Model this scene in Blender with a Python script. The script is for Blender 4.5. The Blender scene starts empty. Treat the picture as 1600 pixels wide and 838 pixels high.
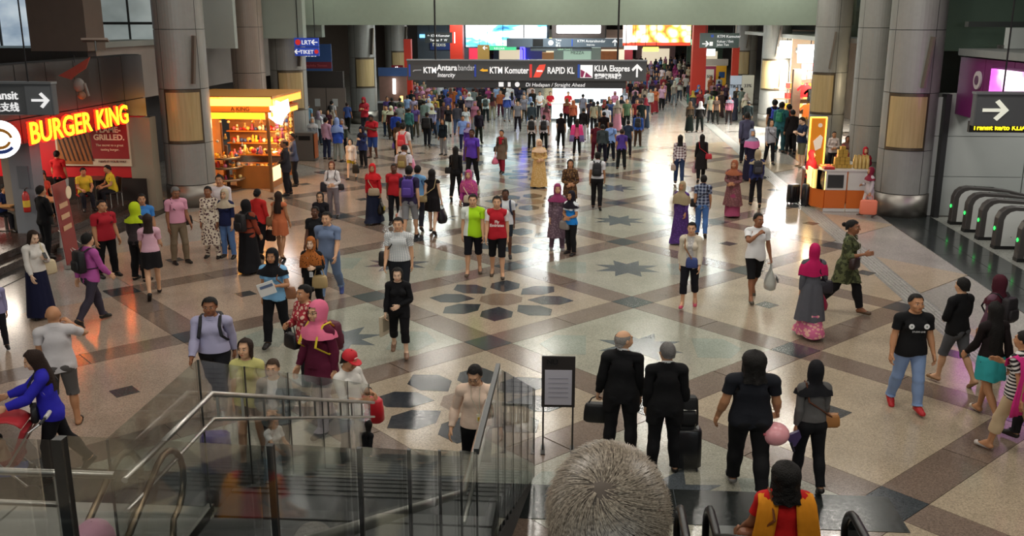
import bpy, bmesh, math, random
import numpy as np
R = math.radians
S = bpy.context.scene; C = S.collection
random.seed(4)

# ---------------------------------------------------------------- camera: 6 m above the concourse, on the moving stairs
CAM_H = 6.0; PITCH = R(14.5384); YAW = R(4.281)
cam = bpy.data.cameras.new('camera'); cam_o = bpy.data.objects.new('camera', cam); C.objects.link(cam_o)
cam_o.location = (0, 0, CAM_H); cam_o.rotation_euler = (R(90) - PITCH, 0, YAW)
cam.sensor_width = 36; cam.lens = 33.75; cam.clip_start = .05; cam.clip_end = 500
S.camera = cam_o
_f = np.array([-math.sin(YAW) * math.cos(PITCH), math.cos(YAW) * math.cos(PITCH), -math.sin(PITCH)])
_r = np.array([math.cos(YAW), math.sin(YAW), 0]); _u = np.cross(_r, _f)
def at(x, y, z=0.0):
    """the place on the level z that the photograph shows at x, y: used to read floor positions off the photograph"""
    d = _f + _r * (x - 800) / 1500 + _u * (419 - y) / 1500
    t = (z - CAM_H) / d[2]; return np.array([d[0] * t, d[1] * t, z])
def px(X, Y, Z):
    v = np.array([X, Y, Z - CAM_H]); w = v @ _f; return 800 + 1500 * (v @ _r) / w, 419 - 1500 * (v @ _u) / w
# ---------------------------------------------------------------- world, lamps of the hall, an added rear fill light, exposure
w = bpy.data.worlds.new('hall_air'); S.world = w; w.use_nodes = True
w.node_tree.nodes['Background'].inputs[0].default_value = (.75, .85, .95, 1); w.node_tree.nodes['Background'].inputs[1].default_value = .10
S.view_settings.view_transform = 'Standard'; S.view_settings.look = 'None'; S.view_settings.gamma = 1; S.view_settings.use_curve_mapping = False
S.view_settings.exposure = 0.35
S.cycles.transparent_max_bounces = 32
def area(name, loc, sx, sy, watts, col=(1, 1, 1), rot=(0, 0, 0)):
    l = bpy.data.lights.new(name, 'AREA'); l.shape = 'RECTANGLE'; l.size = sx; l.size_y = sy; l.energy = watts; l.color = col
    o = bpy.data.objects.new(name, l); C.objects.link(o); o.location = loc; o.rotation_euler = rot; return o
CEIL = 9.4
for yy in (3, 11, 19, 27, 35, 41.5):
    for xx in (-11.5, -6.5, -1.75, 3, 8):
        dim = .45 if xx < -8 else (.75 if xx < -4 else 1.0)
        for k in (-.35, .35):
            area('ceiling_lamp', (xx, yy + k, CEIL - .12), 1.5, .22, 62 * dim, (1, .95, .87)) if yy > 15 else area('ceiling_lamp', (xx, yy + k, CEIL - .12), 1.5, .22, 48 * dim, (1, .93, .84))
area('rear_fill_light', (-2, -8.6, 7.4), 30, 3.2, 1000, (.92, .97, 1), (R(82), 0, 0))  # unseen fill light added behind the camera to brighten surfaces that face it
for yy in (14, 19.5, 25, 29): area('gate_hall_lamp', (14.2, yy, 4.85), 1.6, 1.6, 70, (1, .98, .94))
for yy in (19, 23.5, 27.5): area('burger_shop_lamp', (-18, yy, 2.95), 1.4, 1.4, 110, (1, .86, .7))
for yy in (48, 56, 64, 72, 80, 90, 102, 116):
    for xx in (-9, -1.75, 6):
        area('ceiling_lamp', (xx, yy, 6.25), 2.4, 1.0, 200, (.93, 1, .97))

# ---------------------------------------------------------------- figures: one body surface per build, cut for clothes, posed by joints
AD = R(40.0)
def smin(a, b, k):
    h = np.maximum(k - np.abs(a - b), 0.0) / k
    return np.minimum(a, b) - h * h * k * 0.25

class Field:
    """A signed distance field on a grid; shapes are merged smoothly so that the figure is one surface."""
    def __init__(s, lo, hi, h):
        s.lo = np.array(lo, np.float32); s.h = h
        s.n = np.ceil((np.array(hi) - s.lo) / h).astype(int) + 1
        s.f = np.full(s.n, 0.3, np.float32)
    def win(s, lo, hi):
        a = np.clip(np.floor((np.array(lo) - s.lo) / s.h).astype(int), 0, s.n)
        b = np.clip(np.ceil((np.array(hi) - s.lo) / s.h).astype(int) + 1, 0, s.n)
        sl = tuple(slice(i, j) for i, j in zip(a, b))
        ax = [s.lo[i] + s.h * np.arange(a[i], b[i], dtype=np.float32) for i in range(3)]
        return sl, np.meshgrid(*ax, indexing='ij', sparse=True)
    def put(s, sl, d, k, sub=False):
        s.f[sl] = -smin(-s.f[sl], d, k) if sub else smin(s.f[sl], d, k)
    def ell(s, c, r, k=.03, sub=False):
        c = np.array(c); r = np.array(r); m = .03 + k
        sl, (x, y, z) = s.win(c - r - m, c + r + m)
        q = np.sqrt(((x - c[0]) / r[0]) ** 2 + ((y - c[1]) / r[1]) ** 2 + ((z - c[2]) / r[2]) ** 2)
        g = np.sqrt(((x - c[0]) / r[0] ** 2) ** 2 + ((y - c[1]) / r[1] ** 2) ** 2 + ((z - c[2]) / r[2] ** 2) ** 2) + 1e-6
        s.put(sl, q * (q - 1) / g, k, sub)
    def cone(s, a, b, ra, rb, k=.02, sy=1.0):
        a = np.array(a, float); b = np.array(b, float); m = .03 + k; rm = max(ra, rb)
        sl, (x, y, z) = s.win(np.minimum(a, b) - rm - m, np.maximum(a, b) + rm + m)
        d = b - a; L2 = d @ d
        px, py, pz = x - a[0], y - a[1], z - a[2]
        t = np.clip((px * d[0] + py * d[1] + pz * d[2]) / L2, 0, 1)
        dist = np.sqrt((px - t * d[0]) ** 2 + ((py - t * d[1]) / sy) ** 2 + (pz - t * d[2]) ** 2) - (ra + (rb - ra) * t)
        s.put(sl, dist * min(1, sy), k)
    def obox(s, c, ax, hs, r, k=.01):
        c = np.array(c); m = max(hs) + r + .04
        sl, (x, y, z) = s.win(c - m, c + m)
        o = 0
        for e, hh in zip(ax, hs):
            q = np.maximum(np.abs((x - c[0]) * e[0] + (y - c[1]) * e[1] + (z - c[2]) * e[2]) - hh, 0); o = o + q * q
        s.put(sl, np.sqrt(o) - r, k)
    def nets(s):
        f = s.f; ins = f < 0
        c = ins[:-1, :-1, :-1].astype(np.int8)
        tot = np.zeros(c.shape, np.int8)
        for i in (0, 1):
            for j in (0, 1):
                for k in (0, 1):
                    tot += ins[i:f.shape[0] - 1 + i, j:f.shape[1] - 1 + j, k:f.shape[2] - 1 + k]
        cell = (tot > 0) & (tot < 8)
        idx = np.full(cell.shape, -1, np.int64); P = np.argwhere(cell); idx[cell] = np.arange(len(P))
        cor = [(i, j, k) for i in (0, 1) for j in (0, 1) for k in (0, 1)]
        val = {q: f[P[:, 0] + q[0], P[:, 1] + q[1], P[:, 2] + q[2]] for q in cor}
        acc = np.zeros((len(P), 3)); cnt = np.zeros(len(P))
        for p in cor:
            for a in range(3):
                if p[a]: continue
                q = list(p); q[a] = 1; q = tuple(q); v0, v1 = val[p], val[q]
                m = (v0 < 0) != (v1 < 0)
                t = np.where(m, v0 / np.where(m, v0 - v1, 1), 0)
                e = np.array(p, float) + np.outer(t, np.eye(3)[a])
                acc += e * m[:, None]; cnt += m
        V = s.lo + s.h * (P + acc / cnt[:, None])
        Q = []
        for a in range(3):
            b, c2 = [(1, 2), (2, 0), (0, 1)][a]
            lo = [slice(None)] * 3; hi = [slice(None)] * 3; lo[a] = slice(0, -1); hi[a] = slice(1, None)
            A = ins[tuple(lo)]; B = ins[tuple(hi)]; ch = np.argwhere(A != B)
            ch = ch[(ch[:, b] > 0) & (ch[:, c2] > 0) & (ch[:, b] < f.shape[b] - 1) & (ch[:, c2] < f.shape[c2] - 1)]
            fl = A[ch[:, 0], ch[:, 1], ch[:, 2]]
            eb = np.eye(3, dtype=int)[b]; ec = np.eye(3, dtype=int)[c2]
            q = np.stack([idx[tuple((ch - eb - ec).T)], idx[tuple((ch - ec).T)], idx[tuple(ch.T)], idx[tuple((ch - eb).T)]], 1)
            q[~fl] = q[~fl][:, ::-1]; Q.append(q)
        return V, np.concatenate(Q)

AV = np.array([math.sin(AD), 0, -math.cos(AD)])                    # rest direction of the (x>0) arm
def side(v, s): return np.array([v[0] * s, v[1], v[2]])
JS = {}
def joints(fem):
    sh = .162 if fem else .180
    S = np.array([sh, .008, 1.41]); E = S + AV * .285; W = E + AV * .255 + np.array([0, -.012, 0])
    return dict(sh=S, el=E, wr=W, hip=np.array([.09, .01, .90]), kn=np.array([.104, 0, .49]), an=np.array([.113, .022, .085]))
def body_field(fem):
    F = Field((-.78, -.24, -.02), (.78, .20, 1.80), .0075)
    j = joints(fem)
    w = .9 if fem else 1
    F.ell((0, .012, .94), (.165 if fem else .155, .112, .125), .03)
    F.ell((0, 0, 1.08), (.122 if fem else .142, .092 if fem else .102, .17), .06)
    F.ell((0, .004, 1.28), (.150 if fem else .172, .104 if fem else .118, .18), .06)
    F.cone((-.13 * w, .01, 1.42), (.13 * w, .01, 1.42), .05, .05, .05)
    F.cone((0, .018, 1.44), (0, .002, 1.56), .056 * w, .052 * w, .03)
    for s in (-1, 1):
        g = lambda v: side(v, s)
        F.cone((0, .02, 1.49), g((.12 * w, .012, 1.435)), .045, .04, .05)
        if fem: F.ell(g((.068, -.082, 1.285)), (.062, .055, .062), .03)
        else: F.ell(g((.075, -.07, 1.31)), (.08, .05, .065), .05)
        F.ell(g((.075, .062, .90)), (.085, .075, .09), .04)
        S, E, W = j['sh'], j['el'], j['wr']
        F.ell(g(S + np.array([-.002, 0, .002])), (.057 * w, .058 * w, .058 * w), .04)
        F.cone(g(S), g(E), .049 * w, .040 * w, .03); F.cone(g(E), g(W), .041 * w, .026 * w, .02)
        F.cone(g(E + AV * .02), g(E + AV * .12), .040 * w, .038 * w, .02)
        inw = np.array([-math.cos(AD), 0, -math.sin(AD)]); Y = np.array([0, 1., 0])
        pc = W + AV * .055
        F.obox(g(pc), [g(AV), Y, g(inw)], (.036, .031, .003), .0125, .02)
        for yo, L in ((-.034, .074), (-.0115, .083), (.0115, .077), (.034, .06)):
            b = W + AV * .098 + Y * yo * .92
            d1 = AV * math.cos(.2) + inw * math.sin(.2) + Y * yo * 1.3; d2 = AV * math.cos(.75) + inw * math.sin(.75) + Y * yo * .8
            m = b + d1 * L * .52; F.cone(g(b - AV * .02), g(m), .0088, .0082, .006); F.cone(g(m), g(m + d2 * L * .48), .0082, .0068, .004)
        b = W + AV * .028 - Y * .03; d1 = AV * .72 - Y * .62 + inw * .3; m = b + d1 * .042; d2 = AV * .9 - Y * .3 + inw * .3
        F.cone(g(b), g(m), .0125, .010, .012); F.cone(g(m), g(m + d2 * .032), .010, .0082, .004)
        H, K, A = j['hip'], j['kn'], j['an']
        F.cone(g(H), g(K), .088, .054, .03); F.cone(g(K), g(A), .050, .034, .03)
        F.ell(g((.108, .022, .36)), (.049, .052, .12), .03)
        F.cone(g((.113, .04, .04)), g((.128, -.13, .026)), .036, .030, .02, 1.0); F.cone(g(A + np.array([0, -.01, 0])), g((.122, -.06, .045)), .036, .034, .02)
    # head
    F.ell((0, .012, 1.655), (.076, .096, .098), .02); F.ell((0, -.02, 1.605), (.061, .078, .088), .03)
    F.ell((0, -.04, 1.562), (.046, .048, .04), .03); F.ell((0, -.084, 1.543), (.02, .016, .016), .02)
    F.cone((-.03, -.084, 1.668), (.03, -.084, 1.668), .013, .013, .02)
    for s in (-1, 1):
        F.ell((s * .031, -.106, 1.643), (.019, .02, .012), .014, True)
        F.ell((s * .031, -.084, 1.642), (.013, .0125, .0125), .004)
        F.ell((s * .042, -.07, 1.605), (.022, .022, .022), .02)
        F.ell((s * .078, .012, 1.632), (.009, .02, .031), .006); F.ell((s * .010, -.108, 1.606), (.009, .009, .008), .006)
    F.cone((0, -.096, 1.65), (0, -.117, 1.61), .009, .0105, .012)
    F.cone((-.016, -.097, 1.579), (.016, -.097, 1.579), .006, .006, .007); F.cone((-.014, -.096, 1.570), (.014, -.096, 1.570), .007, .007, .006)
    sl, (x, y, z) = F.win((-9, -9, -9), (9, 9, 9)); F.f = np.maximum(F.f, -z + .002 + 0 * x + 0 * y)
    return F

def npmesh(name, V, Fc, smooth=True):
    me = bpy.data.meshes.new(name); V = np.asarray(V, np.float32)
    if isinstance(Fc, np.ndarray): n = len(Fc); k = Fc.shape[1]; tot = np.full(n, k, np.int32); flat = Fc.astype(np.int32).ravel()
    else:
        n = len(Fc); tot = np.array([len(f) for f in Fc], np.int32); flat = np.array([i for f in Fc for i in f], np.int32)
    me.vertices.add(len(V)); me.vertices.foreach_set('co', V.ravel())
    me.loops.add(len(flat)); me.loops.foreach_set('vertex_index', flat)
    me.polygons.add(n); st = np.zeros(n, np.int32); st[1:] = np.cumsum(tot)[:-1]
    me.polygons.foreach_set('loop_start', st); me.polygons.foreach_set('loop_total', tot)
    me.polygons.foreach_set('use_smooth', np.full(n, smooth)); me.update(calc_edges=True)
    return me
def readmesh(me):
    V = np.empty(len(me.vertices) * 3, np.float32); me.vertices.foreach_get('co', V)
    return V.reshape(-1, 3).astype(float), [tuple(p.vertices) for p in me.polygons]

def decimated(V, Q, ratio, wts):
    me = npmesh('tmp', V, Q); ob = bpy.data.objects.new('tmp', me); C.objects.link(ob)
    vg = ob.vertex_groups.new(name='w')
    for lv in np.unique(np.round(wts, 4)):
        vg.add(np.nonzero(np.round(wts, 4) == lv)[0].tolist(), float(lv) * .05, 'REPLACE')
    md = ob.modifiers.new('d', 'DECIMATE'); md.ratio = ratio; md.use_collapse_triangulate = True
    md.vertex_group = 'w'; md.invert_vertex_group = True; md.vertex_group_factor = .02
    dg = bpy.context.evaluated_depsgraph_get(); me2 = bpy.data.meshes.new_from_object(ob.evaluated_get(dg))
    V2, F2 = readmesh(me2); bpy.data.objects.remove(ob); bpy.data.meshes.remove(me); bpy.data.meshes.remove(me2)
    return V2, np.array(F2)

def vnormals(V, F):
    N = np.zeros_like(V); a, b, c = V[F[:, 0]], V[F[:, 1]], V[F[:, 2]]; n = np.cross(b - a, c - a)
    for i in range(3): np.add.at(N, F[:, i], n)
    return N / (np.linalg.norm(N, axis=1, keepdims=True) + 1e-9)

def sst(a, b, x):
    t = np.clip((x - a) / (b - a), 0, 1); return t * t * (3 - 2 * t)
BN = ['pelvis', 'chest', 'neck', 'head'] + [b + s for s in '+-' for b in ('uarm', 'farm', 'hand', 'fing', 'thigh', 'shin', 'foot')]
BI = {b: i for i, b in enumerate(BN)}
def armcoord(V, fem, s):
    S = joints(fem)['sh']; v = V * np.array([s, 1, 1]) - S
    t = v @ AV; d = np.linalg.norm(v - t[:, None] * AV, axis=1); return t, d
def armw(V, fem, s):
    t, d = armcoord(V, fem, s)
    return sst(-.045, .065, t) * (1 - sst(.10, .14, d)) * (V[:, 0] * s > .08)
def weights(V, fem, noarms=False):
    W = np.zeros((len(V), len(BN))); rest = np.ones(len(V)); z = V[:, 2]
    if not noarms:
        for s, n in ((1, '+'), (-1, '-')):
            t, d = armcoord(V, fem, s); wa = armw(V, fem, s)
            e = sst(.255, .315, t); w = sst(.522, .558, t); f = sst(.635, .65, t) * (d < .09)
            W[:, BI['uarm' + n]] = wa * (1 - e); W[:, BI['farm' + n]] = wa * e * (1 - w)
            W[:, BI['hand' + n]] = wa * w * (1 - f); W[:, BI['fing' + n]] = wa * w * f; rest = rest - wa
    rest = np.clip(rest, 0, 1)
    lg = (1 - sst(.80, .97, z)); L = sst(-.03, .03, V[:, 0])
    for n, q in (('+', L), ('-', 1 - L)):
        k = 1 - sst(.44, .54, z); a = 1 - sst(.06, .11, z); r = rest * lg * q
        W[:, BI['thigh' + n]] = r * (1 - k); W[:, BI['shin' + n]] = r * k * (1 - a); W[:, BI['foot' + n]] = r * k * a
    r = rest * (1 - lg); c = sst(.97, 1.17, z); nk = sst(1.44, 1.50, z); hd = sst(1.52, 1.57, z)
    W[:, BI['pelvis']] = r * (1 - c); W[:, BI['chest']] = r * c * (1 - nk)
    W[:, BI['neck']] = r * nk * (1 - hd); W[:, BI['head']] = r * hd
    return W / W.sum(1, keepdims=True)

def rot(ax, deg):
    ax = np.asarray(ax, float); ax = ax / np.linalg.norm(ax); a = R(deg); K = np.array([[0, -ax[2], ax[1]], [ax[2], 0, -ax[0]], [-ax[1], ax[0], 0]])
    return np.eye(3) + math.sin(a) * K + (1 - math.cos(a)) * K @ K
X_, Y_, Z_ = np.eye(3)
def pose(fem, p):
    """p: joint angles in degrees. Returns {bone: (R, pivot_rest, pivot_posed)}.  Positive swing/flex is forward (-Y)."""
    j = joints(fem); B = {}
    rp = rot(Z_, p.get('hipturn', 0)) @ rot(X_, p.get('lean', 0))
    pv = np.array([0, .01, .95]); B['pelvis'] = (rp, pv, pv)
    ap = lambda b, q: B[b][0] @ (q - B[b][1]) + B[b][2]
    cp = np.array([0, .01, 1.06]); rc = rp @ rot(X_, p.get('bend', 0)) @ rot(Z_, p.get('twist', 0)) @ rot(Y_, p.get('tilt', 0)); B['chest'] = (rc, cp, ap('pelvis', cp))
    np_ = np.array([0, .015, 1.47]); hp = np.array([0, .005, 1.55])
    rn = rc @ rot(Z_, p.get('yaw', 0) * .4) @ rot(X_, p.get('nod', 0) * .4); B['neck'] = (rn, np_, ap('chest', np_))
    B['head'] = (rn @ rot(Z_, p.get('yaw', 0) * .6) @ rot(Y_, p.get('headtilt', 0)) @ rot(X_, p.get('nod', 0) * .6), hp, ap('neck', hp))
    for s, n in ((1, '+'), (-1, '-')):
        a = p.get('arm' + n, (0, 8, 12, 0)); sw, ab, fl, tu = (list(a) + [0, 0, 0])[:4]
        d = side(AV, s); S = side(j['sh'], s); E = side(j['el'], s); Wr = side(j['wr'], s)
        Ru = rc @ rot(X_, -sw) @ rot(Y_, s * (40 - ab)); B['uarm' + n] = (Ru, S, ap('chest', S))
        hinge = np.cross(d, -Y_)
        Rf = Ru @ rot(d, s * tu) @ rot(hinge, fl); B['farm' + n] = (Rf, E, ap('uarm' + n, E))
        Rh = Rf @ rot(d, -s * p.get('palm' + n, 0)); B['hand' + n] = (Rh, Wr, ap('farm' + n, Wr))
        K = Wr + d * .10; B['fing' + n] = (Rh @ rot(Y_, s * p.get('grip' + n, 10)), K, ap('hand' + n, K))
        lp = p.get('leg' + n, (0, 2, 2)); sw, ab, kb = (list(lp) + [0, 0])[:3]
        H, Kn, A = side(j['hip'], s), side(j['kn'], s), side(j['an'], s)
        Rt = rp @ rot(Z_, p.get('toe' + n, 0) * s) @ rot(X_, -sw) @ rot(Y_, -s * (ab - 2)); B['thigh' + n] = (Rt, H, ap('pelvis', H))
        Rs = Rt @ rot(X_, kb); B['shin' + n] = (Rs, Kn, ap('thigh' + n, Kn))
        ft = p.get('foot' + n, None)
        Rf_ = Rs @ rot(X_, sw - kb if ft is None else ft); B['foot' + n] = (Rf_, A, ap('shin' + n, A))
    return B
def skin(V, W, B):
    out = np.zeros_like(V)
    for b, i in BI.items():
        w = W[:, i]; m = w > 1e-4; k_ = 1.06 if b == 'head' else 1.0
        if m.any():
            Rm, c, t = B[b]; out[m] += w[m, None] * (k_ * (V[m] - c) @ Rm.T + t)
    return out

BODY = {}
def make_bodies():
    for fem in (0, 1):
        V, Q = body_field(fem).nets()
        z = V[:, 2]; t = np.maximum(armcoord(V, fem, 1)[0] * (V[:, 0] > 0), armcoord(V, fem, -1)[0] * (V[:, 0] < 0))
        w = np.where((z > 1.5) & (V[:, 1] < .02), 1, np.where(z > 1.5, .35, np.where((t > .53) & (np.abs(V[:, 0]) > .42), .8, .06)))
        n = len(Q) * 2
        for lod, tris in ((0, 9500), (1, 3200), (2, 1100)):
            V2, F2 = decimated(V, Q, tris / n, w if lod < 2 else w * 0 + .06)
            BODY[fem, lod] = dict(V=V2, F=F2, N=vnormals(V2, F2), W=weights(V2, fem), fem=fem)
GARM = {}
def cut(V, F, planes, drop=None):
    """clean hems: slice the body along planes (point, normal), keep the side the normal points to"""
    bm = bmesh.new()
    vs = [bm.verts.new(v) for v in V]
    for f in F: bm.faces.new([vs[i] for i in f])
    if drop is not None:
        bmesh.ops.delete(bm, geom=[f for f, d in zip(list(bm.faces), drop) if d], context='FACES')
    for co, no, sel in planes:
        fs = [f for f in bm.faces if sel is None or sel(f.calc_center_median())]
        g = list({e for f in fs for e in f.edges}) + list({v for f in fs for v in f.verts}) + fs
        bmesh.ops.bisect_plane(bm, geom=g, plane_co=co, plane_no=no, clear_inner=True, dist=1e-5)
    bm.verts.index_update(); bmesh.ops.triangulate(bm, faces=bm.faces[:])
    V2 = np.array([v.co[:] for v in bm.verts]); bm.verts.ensure_lookup_table(); bm.verts.index_update()
    F2 = np.array([[v.index for v in f.verts] for f in bm.faces]); bm.free()
    return V2, F2
def split(V, F, co, no):
    bm = bmesh.new(); vs = [bm.verts.new(v) for v in V]
    for f in F: bm.faces.new([vs[i] for i in f])
    bmesh.ops.bisect_plane(bm, geom=bm.faces[:] + bm.edges[:] + bm.verts[:], plane_co=co, plane_no=no, dist=1e-5)
    bmesh.ops.triangulate(bm, faces=bm.faces[:]); bm.verts.index_update(); V2 = np.array([v.co[:] for v in bm.verts])
    F2 = np.array([[v.index for v in f.verts] for f in bm.faces]); bm.free(); return V2, F2
def garment(fem, lod, kind, a=0, b=0):
    key = (fem, lod, kind, a, b)
    if key in GARM: return GARM[key]
    D = BODY[fem, lod]; V, F = D['V'], D['F']; ctr = V[F].mean(1); S = joints(fem)['sh']
    wa = np.maximum(armw(V, fem, 1), armw(V, fem, -1)); wf = wa[F].max(1)
    tt = np.maximum(armcoord(V, fem, 1)[0] * (V[:, 0] > 0), armcoord(V, fem, -1)[0] * (V[:, 0] < 0))
    if kind == 'top':                                               # a: sleeve length along the arm, b: hem height
        pl = [((0, 0, 1.506), (0, .40, -1), lambda c: abs(c.x) < .17 and c.z > 1.3)]
        for s in (1, -1):
            pl.append((side(S + AV * a, s), side(-AV, s), (lambda c, s=s: c.x * s > .17 and (abs(c.x) - S[0]) * AV[0] + (c.z - S[2]) * AV[2] > a - .16 and abs(c.x) > .2 + (1.30 - c.z) * .35)))
        drop = ((ctr[:, 2] > 1.53) & (np.abs(ctr[:, 0]) < .2)) | (tt[F].min(1) > max(a, .02) + .1) & (wf > .5)
        drop |= (ctr[:, 2] < b - .25) & (wf < .3)
        pl.append(((0, 0, b), (0, 0, 1), lambda c: abs(c.x) < .27 and c.z < 1.2))
        V2, F2 = cut(V, F, pl, drop)
    elif kind == 'legs':                                            # a: bottom height, b: waist height
        drop = (wf > .02) | (ctr[:, 2] > b + .1)
        V2, F2 = cut(V, F, [((0, 0, b), (0, 0, -1), None), ((0, 0, a), (0, 0, 1), None)], drop)
    elif kind == 'shoe':
        V2, F2 = cut(V, F, [((0, 0, a), (0, -.25, -1), None)], ctr[:, 2] > a + .12)
    elif kind == 'open':                                            # a top that is open down the front
        U0, F0, W0, V0 = garment(fem, lod, 'top', a, b); V2, F2 = cut(V0, F0, [((0, 0, b), (0, 0, 1), None)])
        for s in (1, -1): V2, F2 = split(V2, F2, (s * .02, 0, 0), (s, 0, -.03))
        c = V2[F2].mean(1); F2 = F2[~((c[:, 1] < -.01) & (np.abs(c[:, 0]) < .02 + .03 * c[:, 2]))]
    W = weights(V2, fem); N = vnormals(V2, F2); z = V2[:, 2]
    wa2 = np.maximum(armw(V2, fem, 1), armw(V2, fem, -1))[:, None]
    U = V2.copy(); ph = V2 @ np.array([[31., 17, 5], [7, 29, 41], [13, 3, 11]]); wob = (np.sin(ph[:, :1]) + np.sin(ph[:, 1:2] * 1.3)) * .0022
    if kind in ('top', 'open'):
        off = (.011 if kind == 'top' else .022) + wa2 * .006 + wob; U += N * off
        hang = (1 - sst(max(b, .9), 1.28, z))[:, None] * (1 - wa2); c0 = np.array([0, .0, 0]); H = (U - c0) * np.array([1, 1, 0])
        rr = np.linalg.norm(H / np.array([.172 if not fem else .16, .128, 1]), axis=1, keepdims=True)
        U += hang * H * np.clip((1.20 if b < .78 else 1.13) / np.maximum(rr, .3) - 1, 0, .42) * .9
        U[:, :2] *= 1 + .05 * hang
    elif kind == 'legs':
        low = (1 - sst(.10, .80, z))[:, None]; U += N * (.014 + .014 * low + wob); up = (sst(.55, .8, z) * (1 - sst(.9, 1.0, z)))[:, None]; U += N * .006 * up
    elif kind == 'shoe':
        U += N * .009; U[:, 2] = np.maximum(U[:, 2], .0); toe = (V2[:, 1] < -.05); U[toe, 1] -= .012
    else: U += N * .004
    GARM[key] = (U, F2, W, V2); return GARM[key]

# ---------------------------------------------------------------- materials
MATS = {}
def lin(c):
    if isinstance(c, str):
        c = c.lstrip('#'); c = [int(c[i:i + 2], 16) / 255 for i in (0, 2, 4)]
    return tuple(((v + .055) / 1.055) ** 2.4 if v > .04045 else v / 12.92 for v in c)
def newmat(name):
    m = bpy.data.materials.new(name); m.use_nodes = True; nt = m.node_tree
    return m, nt, nt.nodes['Principled BSDF']
def nd(nt, t, **kw):
    n = nt.nodes.new(t)
    for k, v in kw.items():
        if k.startswith('i_'):
            k = k[2:]; n.inputs[int(k) if k.isdigit() else k].default_value = v
        else: setattr(n, k, v)
    return n
def plain(c, rough=.8, metal=0, bump=0, scale=60, spec=.5, emit=0, alpha=1, var=.0):
    key = ('plain', c, rough, metal, bump, scale, spec, emit, var)
    if key in MATS: return MATS[key]
    m, nt, b = newmat('surface'); col = (*lin(c), 1); L = nt.links.new
    b.inputs['Base Color'].default_value = col; b.inputs['Roughness'].default_value = rough; b.inputs['Metallic'].default_value = metal
    b.inputs['Specular IOR Level'].default_value = spec
    if emit: b.inputs['Emission Color'].default_value = col; b.inputs['Emission Strength'].default_value = emit
    if bump or var:
        tc = nd(nt, 'ShaderNodeTexCoord'); n = nd(nt, 'ShaderNodeTexNoise', i_Scale=scale, i_Detail=3.0); L(tc.outputs['Object'], n.inputs['Vector'])
        if bump:
            bp = nd(nt, 'ShaderNodeBump', i_Strength=bump, i_Distance=.02); L(n.outputs['Fac'], bp.inputs['Height']); L(bp.outputs[0], b.inputs['Normal'])
        if var:
            r = nd(nt, 'ShaderNodeMix', data_type='RGBA'); r.inputs[6].default_value = col; r.inputs[7].default_value = (*[max(0, v * (1 - var)) for v in col[:3]], 1)
            L(n.outputs['Fac'], r.inputs[0]); L(r.outputs[2], b.inputs['Base Color'])
    MATS[key] = m; return m
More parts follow.
